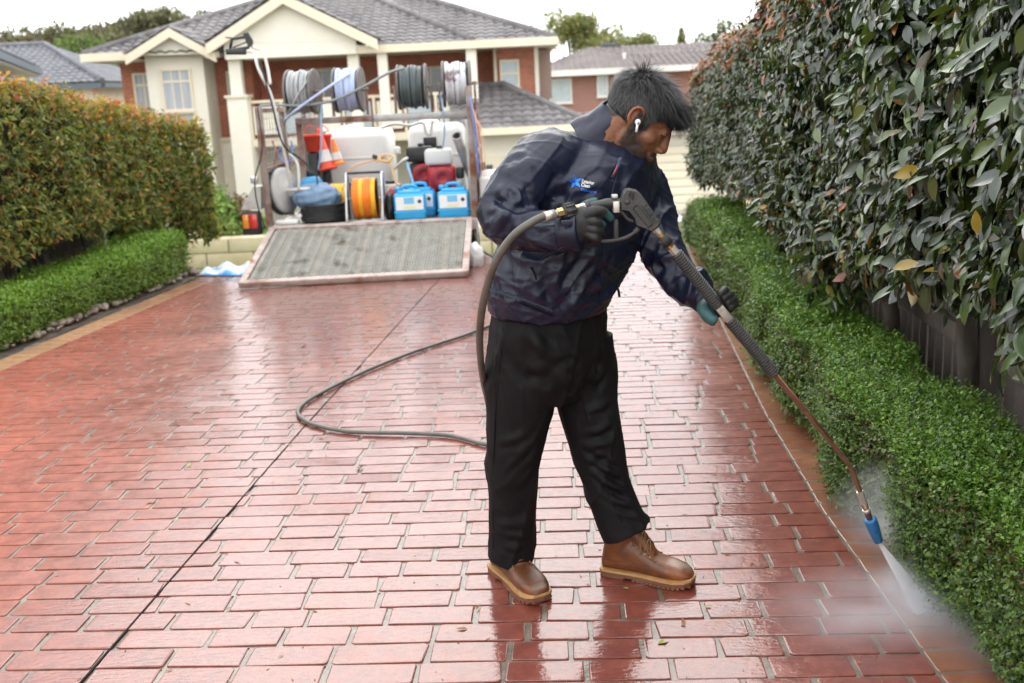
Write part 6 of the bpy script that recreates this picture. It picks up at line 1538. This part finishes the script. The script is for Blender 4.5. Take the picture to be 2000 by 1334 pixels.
# ---- gloved hands
def glove(bf, label, green):
    b = MB(); bf(b); V, F, N = fuse(b, .0030, 3, .5)
    V = V + N*(.0012*lump(V*9, 1, 61))[:, None]
    c_ = np.tile(np.array([.021, .021, .021]), (len(V), 1))*(1+.4*lump(V*5, 1, 62))[:, None]
    g_ = np.clip(green(V), 0, 1)[:, None]; c_ = c_*(1-g_) + np.array([.035, .115, .115])*g_
    o = link('glove', skin_mesh('glove', V, F, 'glove_rubber', np.clip(c_, .004, 1)), None, man); o['label'] = label; return o
def right_hand(b):
    Yh = 2.652
    b.tube([pv(1098, 452, 2.688), pv(1115, 448, 2.675)], [.033, .034], 14)
    ellip(b, pv(1137, 436, Yh+.012), (.036, .022, .044)); ellip(b, pv(1124, 446, Yh+.015), (.032, .024, .040)); ellip(b, pv(1150, 424, Yh+.014), (.022, .021, .026))
    for k, (y0, xk, ln_) in enumerate(((437, 1174, 0), (453, 1172, 0), (468, 1166, 0))):
        yb = (431, 444, 457)[k]
        b.tube(bez([pv(1146, yb, Yh+.006), pv(1162, y0-4, Yh-.006), pv(xk, y0, Yh+.008), pv(xk+1, y0+4, Yh+.030), pv(xk-14, y0+5, Yh+.042)], 16), [.0135, .0135, .013, .013, .0125, .012, .012, .012, .0115, .0115, .011, .011, .0105, .010, .010, .0095, .009], 10)
    b.tube(bez([pv(1142, 421, Yh+.006), pv(1160, 412, Yh-.004), pv(1176, 413, Yh+.004), pv(1188, 421, Yh+.020), pv(1195, 429, Yh+.030)], 16), [.0145]*5 + [.013]*5 + [.0115]*5 + [.010, .008], 10)
    b.tube(bez([pv(1128, 420, Yh+.035), pv(1138, 405, Yh+.058), pv(1152, 396, Yh+.066), pv(1168, 391, Yh+.060)], 12), [.016, .016, .015, .0145, .014, .0135, .013, .0125, .012, .0115, .011, .010, .009], 10)
tip1 = np.array(pv(1193, 427, 2.675)); tip2 = np.array(pv(1165, 392, 2.715))
glove(right_hand, 'black rubber-coated glove squeezing the spray gun handle', lambda V: np.maximum(sm(.040-np.linalg.norm(V-tip1, axis=1), 0, .012), sm(.045-np.linalg.norm(V-tip2, axis=1), 0, .012)))
def yl(px): return 2.68 + .14*(px-1240)/465
def left_hand(b):
    Yh = yl(1405)
    b.tube([pv(1364, 576, 2.868), pv(1382, 588, 2.845), pv(1392, 596, Yh+.05)], [.031, .032, .030], 14)
    ellip(b, pv(1396, 597, Yh+.044), (.040, .022, .036))
    # fingers close round the far side of the lance and show along its upper edge; thumb below
    for k in range(4):
        ox, oy = .62*(k*11.5-17), .78*(k*11.5-17); cx, cy = 1404+ox, 597+oy; bul = (0, 2, 1, -3)[k]
        b.tube(bez([pv(cx-8, cy+6, Yh+.046), pv(cx+10, cy-8, Yh+.040), pv(cx+22+bul, cy-17, Yh+.018), pv(cx+19+bul, cy-14, Yh-.004), pv(cx+11, cy-8, Yh-.020)], 16), [.0135]*6 + [.013]*5 + [.0118, .011, .0105, .0095, .0085, .0075], 10)
    b.tube(bez([pv(1382, 590, Yh+.042), pv(1372, 602, Yh+.018), pv(1384, 619, Yh-.004), pv(1399, 629, Yh-.012)], 14), [.019]*5 + [.0175]*4 + [.0155]*3 + [.013, .011, .009], 10)
    ellip(b, pv(1386, 606, Yh+.030), (.022, .018, .028))
lc = np.array(pv(1388, 612, yl(1405)))
glove(left_hand, 'black and teal glove holding the ribbed lance grip', lambda V: sm(.052-np.linalg.norm((V-lc), axis=1), 0, .018)*.9)

# ---- earbud
eb = hp(.006, .087, -.014)
t = MB(); ellip(t, eb, (.0078, .0062, .0085), HM); o = t.build('earbud', 'cone_white'); tag(o, 'white wireless earbud in the man\'s ear', 'earbud')
MB().tube([eb + HM @ Vector((.002, .004, -.004)), eb + HM @ Vector((.012, .005, -.024))], [.0036, .0032], 10).build('stem', 'cone_white', o)
MB().box(eb + HM @ Vector((.003, .0075, -.002)), (.0025, .002, .006), HM).build('vent', 'black_plastic', o)
# ================================================================== spray gun, lance, hose, spray
mat('gun_plastic', (.035, .033, .031), (.055, .052, .048), 30, rough=.5, bump=.3, bscale=180, c3=(.10, .09, .08), s3=20, lo3=.62, hi3=.75)
mat('grip_rubber', (.030, .027, .026), (.045, .042, .04), 30, rough=.55)
mat('lance_steel', (.20, .085, .05), (.27, .13, .085), 22, rough=.45, metal=.6, bump=.2, bscale=90, c3=(.10, .07, .06), s3=30)
mat('plate_steel', (.50, .46, .42), (.62, .58, .53), 30, rough=.4, metal=.7, c3=(.28, .19, .13), s3=40, lo3=.6, hi3=.75)
mat('nozzle_blue', (.012, .11, .27), (.018, .14, .33), 30, rough=.4, bump=.2, bscale=120, c3=(.02, .06, .13), s3=40)
mat('hose_main', (.085, .074, .062), (.12, .105, .09), 14, rough=.42, bump=.15, bscale=80)
ln_ = empty('spray_lance', pv(1240, 420, 2.68), 'black trigger spray gun with ribbed grips, long bent lance and blue nozzle', 'spray lance')
def lp(px, py, dy=0): return pv(px, py, yl(px)+dy)
GY = .012
def cr2(cx, cy): return 1060+cx/6.67, 330+cy/6.67       # measured on an enlarged crop
Yg = 2.685
def poly(pts, d, m, name, off=0, par=None, bev=True):
    b = MB(); Q = [A(*cr2(*p), Yg) for p in pts]; n = len(Q); c = sum(Q, Vector())/n
    rows = []
    for dy, k in ((-d/2-off, .93), (-d/2+.005-off, 1.0), (d/2-.005-off, 1.0), (d/2-off, .93)):
        rows += [c + (q-c)*k + Vector((0, dy, 0)) for q in Q]
    F = [tuple(range(n)), tuple(reversed(range(3*n, 4*n)))] + [(i*n+(k+1) % n, i*n+k, (i+1)*n+k, (i+1)*n+(k+1) % n) for i in range(3) for k in range(n)]
    b.add(rows, F); return b.build(name, m, par or ln_)
gbod = poly([(1000, 420), (1040, 300), (1075, 255), (1130, 250), (1215, 270), (1270, 320), (1535, 690), (1500, 750), (1420, 810), (1370, 790), (1290, 760), (1215, 730), (1190, 640), (1110, 540), (1010, 520)], .036, 'gun_plastic', 'gun_body')
for k in range(5):
    x0_, y0_ = 1290+k*40, 440+k*50
    poly([(x0_-25, y0_+20), (x0_+38, y0_-18), (x0_+58, y0_+8), (x0_-6, y0_+46)], .006, 'gun_plastic', 'rib', .019, gbod)
poly([(1160, 500), (1215, 455), (1425, 710), (1365, 750)], .004, 'grip_rubber', 'name_plate', .0185, gbod)
for q_ in ([(1125, 290), (1140, 290), (1130, 360), (1118, 355)], [(1165, 300), (1180, 302), (1165, 390), (1150, 385)]): poly(q_, .003, 'black_rubber', 'slot', .0185, gbod)
MB().lathe([(.006, 0), (.006, .003), (.003, .004)], A(*cr2(1103, 430), Yg-.018), (0, -1, 0), 14).build('pivot_pin', 'gun_plastic', gbod)
MB().tube(bez([A(*cr2(*p), Yg) for p in ((540, 480), (640, 480), (760, 455), (900, 440), (1040, 450))], 20), [.0095]*6 + [.011]*6 + [.0125]*9, 14).build('handle', 'gun_plastic', ln_)
MB().lathe([(.010, -.004), (.0135, 0), (.0135, .008), (.011, .012)], A(*cr2(555, 480), Yg), A(*cr2(640, 470), Yg)-A(*cr2(540, 482), Yg), 16).build('handle_end', 'gun_plastic', ln_)
MB().tube(bez([A(*cr2(*p), Yg) for p in ((1250, 770), (1190, 830), (1090, 890), (960, 925), (850, 940), (750, 945))], 30), [.007]*6+[.0048]*25, 10).build('trigger_guard', 'gun_plastic', ln_)
MB().tube(bez([A(*cr2(*p), Yg) for p in ((1010, 540), (1060, 590), (1110, 650), (1190, 680))], 16), .0052, 10).build('trigger', 'gun_plastic', ln_)
MB().box(A(*cr2(952, 490), Yg-.004), (.0165, .036, .029), None, .002).build('clamp', 'plate_steel', ln_)
MB().box(A(*cr2(935, 355), Yg), (.016, .022, .010), None, .002).build('clamp_lug', 'plate_steel', ln_)
MB().box(A(*cr2(955, 800), Yg+.004), (.014, .010, .060), None, .004).build('strap', 'grip_rubber', ln_)
def seg(a, b_, r, m, name, n=12, par=None, **k): return MB().tube([a, b_], r, n, **k).build(name, m, par or ln_)
# outlet fittings
def C2(x_, y_): px, py = cr2(x_, y_); return lp(px, py)
seg(C2(1440, 745), C2(1490, 810), .010, 'plate_steel', 'fitting', 6, smooth=False); seg(C2(1485, 800), C2(1520, 840), .008, 'plate_steel', 'fitting', 6, smooth=False)
seg(C2(1515, 835), C2(1555, 885), .0085, 'brass', 'fitting', 6, smooth=False)
kn = MB(); a_, b_ = C2(1550, 880), C2(1640, 985); ax_ = (b_-a_).normalized(); u_ = ax_.orthogonal().normalized(); v_ = ax_.cross(u_)
kn.tube([a_, b_], .0135, 20)
for k in range(12): aa = k*math.pi/6; o_ = (u_*math.cos(aa)+v_*math.sin(aa))*.0138; kn.tube([a_+o_+ax_*.002, b_+o_-ax_*.002], .0022, 5)
kn.build('knurled_nut', 'grip_rubber', ln_)
seg(C2(1635, 980), C2(1680, 1030), .009, 'brass', 'fitting', 8, smooth=False); seg(C2(1675, 1025), C2(1735, 1095), .012, 'plate_steel', 'fitting', 6, smooth=False)
# ribbed grips
def ribbed(p0, p1, r, n):
    a, b_ = lp(*p0), lp(*p1); ax = (b_-a); L_ = ax.length; pr = []
    for i in range(n):
        h = L_*i/n; s = L_/n; pr += [(r*.80, h), (r*.80, h+s*.30), (r, h+s*.42), (r, h+s*.85), (r*.80, h+s*.97)]
    MB().lathe([(.004, 0)]+pr+[(.004, L_)], a, ax, 22).build('grip', 'grip_rubber', ln_)
ribbed((1320, 494), (1403, 598), .0175, 26); ribbed((1424, 624), (1512, 729), .0175, 27)
a_, b_ = lp(1402, 597), lp(1425, 625); d_ = (b_-a_).normalized(); R3 = Matrix((d_, Vector((0, 1, 0)), d_.cross(Vector((0, 1, 0))))).transposed()
MB().box((a_+b_)/2, ((b_-a_).length, .024, .024), R3, .002).build('junction_block', 'plate_steel', ln_)
MB().tube(bez([lp(1505, 722), lp(1540, 765), lp(1585, 818), lp(1626, 867), lp(1650, 897), lp(1664, 918), lp(1673, 942), lp(1681, 963)], 40), .0072, 12).build('lance_tube', 'lance_steel', ln_)
seg(lp(1510, 722, -.006), lp(1626, 862, -.006), .0036, 'lance_steel', 'weld_rib', 8)
seg(lp(1679, 960), lp(1688, 984), .0105, 'plate_steel', 'fitting', 6, smooth=False); seg(lp(1688, 984), lp(1699, 1014), .0092, 'lance_steel', 'coupling', 14)
seg(lp(1691, 994), lp(1694, 1000), .0112, 'plate_steel', 'collar_ring', 16)
a_, b_ = lp(1699, 1013), lp(1716, 1058); L_ = (b_-a_).length
MB().lathe([(.010, 0), (.0185, .002), (.0190, .008), (.0185, L_*.35), (.0140, L_*.97), (.0120, L_), (.005, L_), (.004, L_-.01)], a_, b_-a_, 24).build('nozzle', 'nozzle_blue', ln_)
TIP = Vector(b_)
# ---- hose from the gun, round behind the man, over the drive and back to the trailer
inl = empty('pressure_hose', G(945, 868), 'grey pressure hose running from the spray gun across the wet drive', 'hose')
hz_ = .0185
P = [pv(1084, 418, 2.640), pv(1066, 421, 2.628), pv(1035, 436, 2.61), pv(1000, 463, 2.61), pv(968, 512, 2.64), pv(946, 580, 2.70), pv(937, 650, 2.78), pv(940, 715, 2.90), pv(950, 770, 3.08), pv(966, 825, 3.45)]
for px, py in ((1000, 872), (945, 867), (880, 851), (800, 846), (700, 844), (645, 837), (602, 825), (582, 808), (592, 789), (640, 760), (720, 722), (800, 690), (860, 670), (930, 646)):
    g_ = G(px, py, hz_); P.append(g_)
P += [Vector((.06, 7.3, hz_)), Vector((.22, 8.2, hz_)), Vector((.1, 9.3, hz_)), Vector((-.26, 10.0, .10)), Vector((-.37, 10.3, .46))]
MB().tube(bez(P, 420), .0105, 12).build('hose_line', 'hose_main', inl)
seg(pv(1062, 423, 2.626), pv(1083, 418, 2.640), .0125, 'plate_steel', 'ferrule', 14, inl)
seg(pv(1083, 418, 2.640), pv(1088, 417, 2.643), .010, 'plate_steel', 'ferrule', 12, inl); seg(pv(1088, 417, 2.643), pv(1100, 414, 2.650), .0125, 'brass', 'fitting', 6, inl, smooth=False)
kn = MB(); a_, b_ = pv(1100, 414, 2.650), pv(1121, 409, 2.664); kn.tube([a_, b_], .0165, 18); ax_ = (b_-a_).normalized(); u_ = ax_.orthogonal().normalized(); v_ = ax_.cross(u_)
for k in range(8): aa = k*math.pi/4; o_ = (u_*math.cos(aa)+v_*math.sin(aa))*.0168; kn.tube([a_+o_+ax_*.003, b_+o_-ax_*.003], .0042, 6)
kn.build('knurled_nut', 'grip_rubber', inl)
seg(pv(1121, 409, 2.664), pv(1127, 408, 2.668), .011, 'brass', 'fitting', 6, inl, smooth=False); seg(pv(1127, 408, 2.668), pv(1143, 403, 2.682), .0105, 'plate_steel', 'fitting', 8, inl, smooth=False)
# ---- spray: jet and mist
def volmat(name, dens, noise_s=None, lo=.4, hi=.7, fall=None, col=(.93, .95, 1.0)):
    m = bpy.data.materials.new(name); m.use_nodes = True; MATS[name] = m; t = m.node_tree; t.nodes.clear(); L = t.links.new; N_ = t.nodes.new
    o_ = N_('ShaderNodeOutputMaterial'); v = N_('ShaderNodeVolumePrincipled'); v.inputs['Color'].default_value = (*col, 1); v.inputs['Anisotropy'].default_value = .2; L(v.outputs[0], o_.inputs['Volume'])
    tcn = N_('ShaderNodeTexCoord'); d_ = None
    if fall:                                                     # thins out from the middle of the puff
        ln2 = N_('ShaderNodeVectorMath'); ln2.operation = 'LENGTH'; L(tcn.outputs['Object'], ln2.inputs[0])
        r_ = N_('ShaderNodeMapRange'); r_.interpolation_type = 'SMOOTHSTEP'; r_.inputs['From Min'].default_value = 1.0; r_.inputs['From Max'].default_value = .0; L(ln2.outputs['Value'], r_.inputs['Value']); d_ = r_.outputs[0]
        pw_ = N_('ShaderNodeMath'); pw_.operation = 'POWER'; pw_.inputs[1].default_value = fall; L(d_, pw_.inputs[0]); d_ = pw_.outputs[0]
    if noise_s:
        n_ = N_('ShaderNodeTexNoise'); n_.inputs['Scale'].default_value = noise_s; n_.inputs['Detail'].default_value = 4; L(tcn.outputs['Object'], n_.inputs['Vector'])
        r_ = N_('ShaderNodeMapRange'); r_.inputs['From Min'].default_value = lo; r_.inputs['From Max'].default_value = hi; L(n_.outputs['Fac'], r_.inputs['Value'])
        if d_ is None: d_ = r_.outputs[0]
        else:
            q_ = N_('ShaderNodeMath'); q_.operation = 'MULTIPLY'; L(d_, q_.inputs[0]); L(r_.outputs[0], q_.inputs[1]); d_ = q_.outputs[0]
    q_ = N_('ShaderNodeMath'); q_.operation = 'MULTIPLY'; q_.inputs[1].default_value = dens
    if d_ is None: q_.inputs[0].default_value = 1
    else: L(d_, q_.inputs[0])
    L(q_.outputs[0], v.inputs['Density']); return m
volmat('jet_core', 500, col=(1, 1, 1)); volmat('jet_soft', 120, col=(1, 1, 1)); volmat('mist', 22, 1.8, .30, .62, 1.5); volmat('mist_thin', 5.0, 1.6, .30, .62, 1.3); volmat('splash', 170, 2.2, .25, .6, 1.2)
HIT = Vector((1.175, 2.735, .012)); d_ = HIT-TIP; L_ = d_.length
sp = empty('water_spray', HIT, 'white jet of water and drifting mist striking the paving at the hedge foot', 'water spray'); tag(sp, kind='thing')
MB().lathe([(.003, 0), (.006, L_*.25), (.010, L_*.6), (.016, L_)], TIP, d_, 20).build('jet', 'jet_core', sp)
MB().lathe([(.0045, 0), (.012, L_*.25), (.021, L_*.6), (.034, L_)], TIP, d_, 20).build('jet_fringe', 'jet_soft', sp)
def puff(name, c, r, m):
    b = MB(); ellip(b, (0, 0, 0), (1, 1, 1), None, 12, 18); me = b.mesh(name, m); o = link(name, me, None, sp); o.location = Vector(c)-HIT; o.rotation_euler = (0, 0, 0); o.scale = r; tag(o, kind='stuff')
puff('splash', HIT+Vector((.03, .01, .012)), (.10, .07, .042), 'splash')
puff('mist', HIT+Vector((.02, .02, .06)), (.22, .20, .13), 'mist')
puff('mist', HIT+Vector((-.20, -.10, .07)), (.42, .30, .12), 'mist_thin')
puff('mist', HIT+Vector((.12, -.22, .06)), (.30, .34, .13), 'mist_thin')
puff('mist', HIT+Vector((.0, .25, .20)), (.24, .28, .20), 'mist_thin')
# ---- litter on the drive
mat('dead_leaf', (.16, .07, .03), (.26, .13, .05), 30, rough=.7); mat('green_leaf', (.18, .22, .04), (.25, .28, .07), 30, rough=.6)
rj = random.Random(8)
LFS = []
for m in ('dead_leaf', 'green_leaf'):
    V_ = [(0, 0, 0), (.35, -.22, .10), (.38, 0, .03), (.35, .22, .12), (.75, -.14, .06), (.75, 0, .0), (.75, .14, .10), (1, 0, .08)]
    b = MB(); b.add(V_, [tuple(int(i) for i in f) for f in BIG[1]]); LFS.append(b.mesh('fallen_leaf', m))
spots = [(285, 984, 0, .030, 'dark fallen leaf on the left bricks beside the sawn joint'), (366, 912, 1, .028, 'green fallen leaf on the left bricks near the sawn joint'), (710, 911, 0, .030, 'brown leaf fragment left of the man\'s trouser leg'), (914, 1228, 0, .024, 'small rusty leaf in front of the man\'s near boot'), (1284, 1258, 1, .036, 'curled yellow-green leaf in front of the boots'), (1338, 1222, 0, .022, 'dark speck of leaf below the right boot'), (1228, 1150, 1, .018, 'tiny green leaf just under the right boot heel'), (1375, 1185, 1, .016, 'tiny green leaf right of the scuffed boot toe'), (620, 655, 0, .05, 'brown leaf litter on the far bricks near the ramp'), (597, 674, 0, .04, 'dark leaf clump on the far bricks below the ramp'), (622, 855, 0, .024, 'dead leaf just below the hose bend'), (560, 870, 0, .022, 'dead leaf left of the hose bend'), (930, 1190, 0, .016, 'tiny leaf chip left of the near boot'), (420, 745, 1, .02, 'pale leaf scrap far left of the hose'), (95, 755, 1, .024, 'pale leaf scrap near the left paving edge')]
for px, py, k, s_, lab in spots:
    g_ = G(px, py, BR_Z+.002); o = bpy.data.objects.new('fallen_leaf', LFS[k]); COL.objects.link(o); o.location = g_; o.rotation_euler = (rj.uniform(-.2, .2), rj.uniform(-.2, .2), rj.uniform(0, 6.3)); o.scale = (s_*1.5, s_*1.5, s_); tag(o, lab, 'leaf', 'fallen leaves on the drive')

rj = random.Random(19); b = MB()
for k in range(420):
    t_ = rj.random(); y = 2.2 + 6.5*t_**1.6; x = rj.uniform(max(xl(y), -2.3), xr(y)-.02) if rj.random() < .7 else xr(y)-abs(rj.gauss(0, .25))
    r_ = rj.uniform(.002, .0055); a = rj.uniform(0, 6.3); z_ = BR_Z+.0004
    ca, sa = math.cos(a), math.sin(a); L1, W1 = r_*rj.uniform(1.2, 3.2), r_*.6
    Q = [(x+ca*u*L1-sa*v*W1, y+sa*u*L1+ca*v*W1, z_+h) for u, v, h in ((-1, 0, .0), (0, -1, .001), (1, 0, .0015), (0, 1, .0008), (0, 0, .0028))]
    b.add(Q, [(0, 1, 4), (1, 2, 4), (2, 3, 4), (3, 0, 4)])
o = b.build('leaf_litter', 'dead_leaf', driveway); tag(o, kind='stuff')
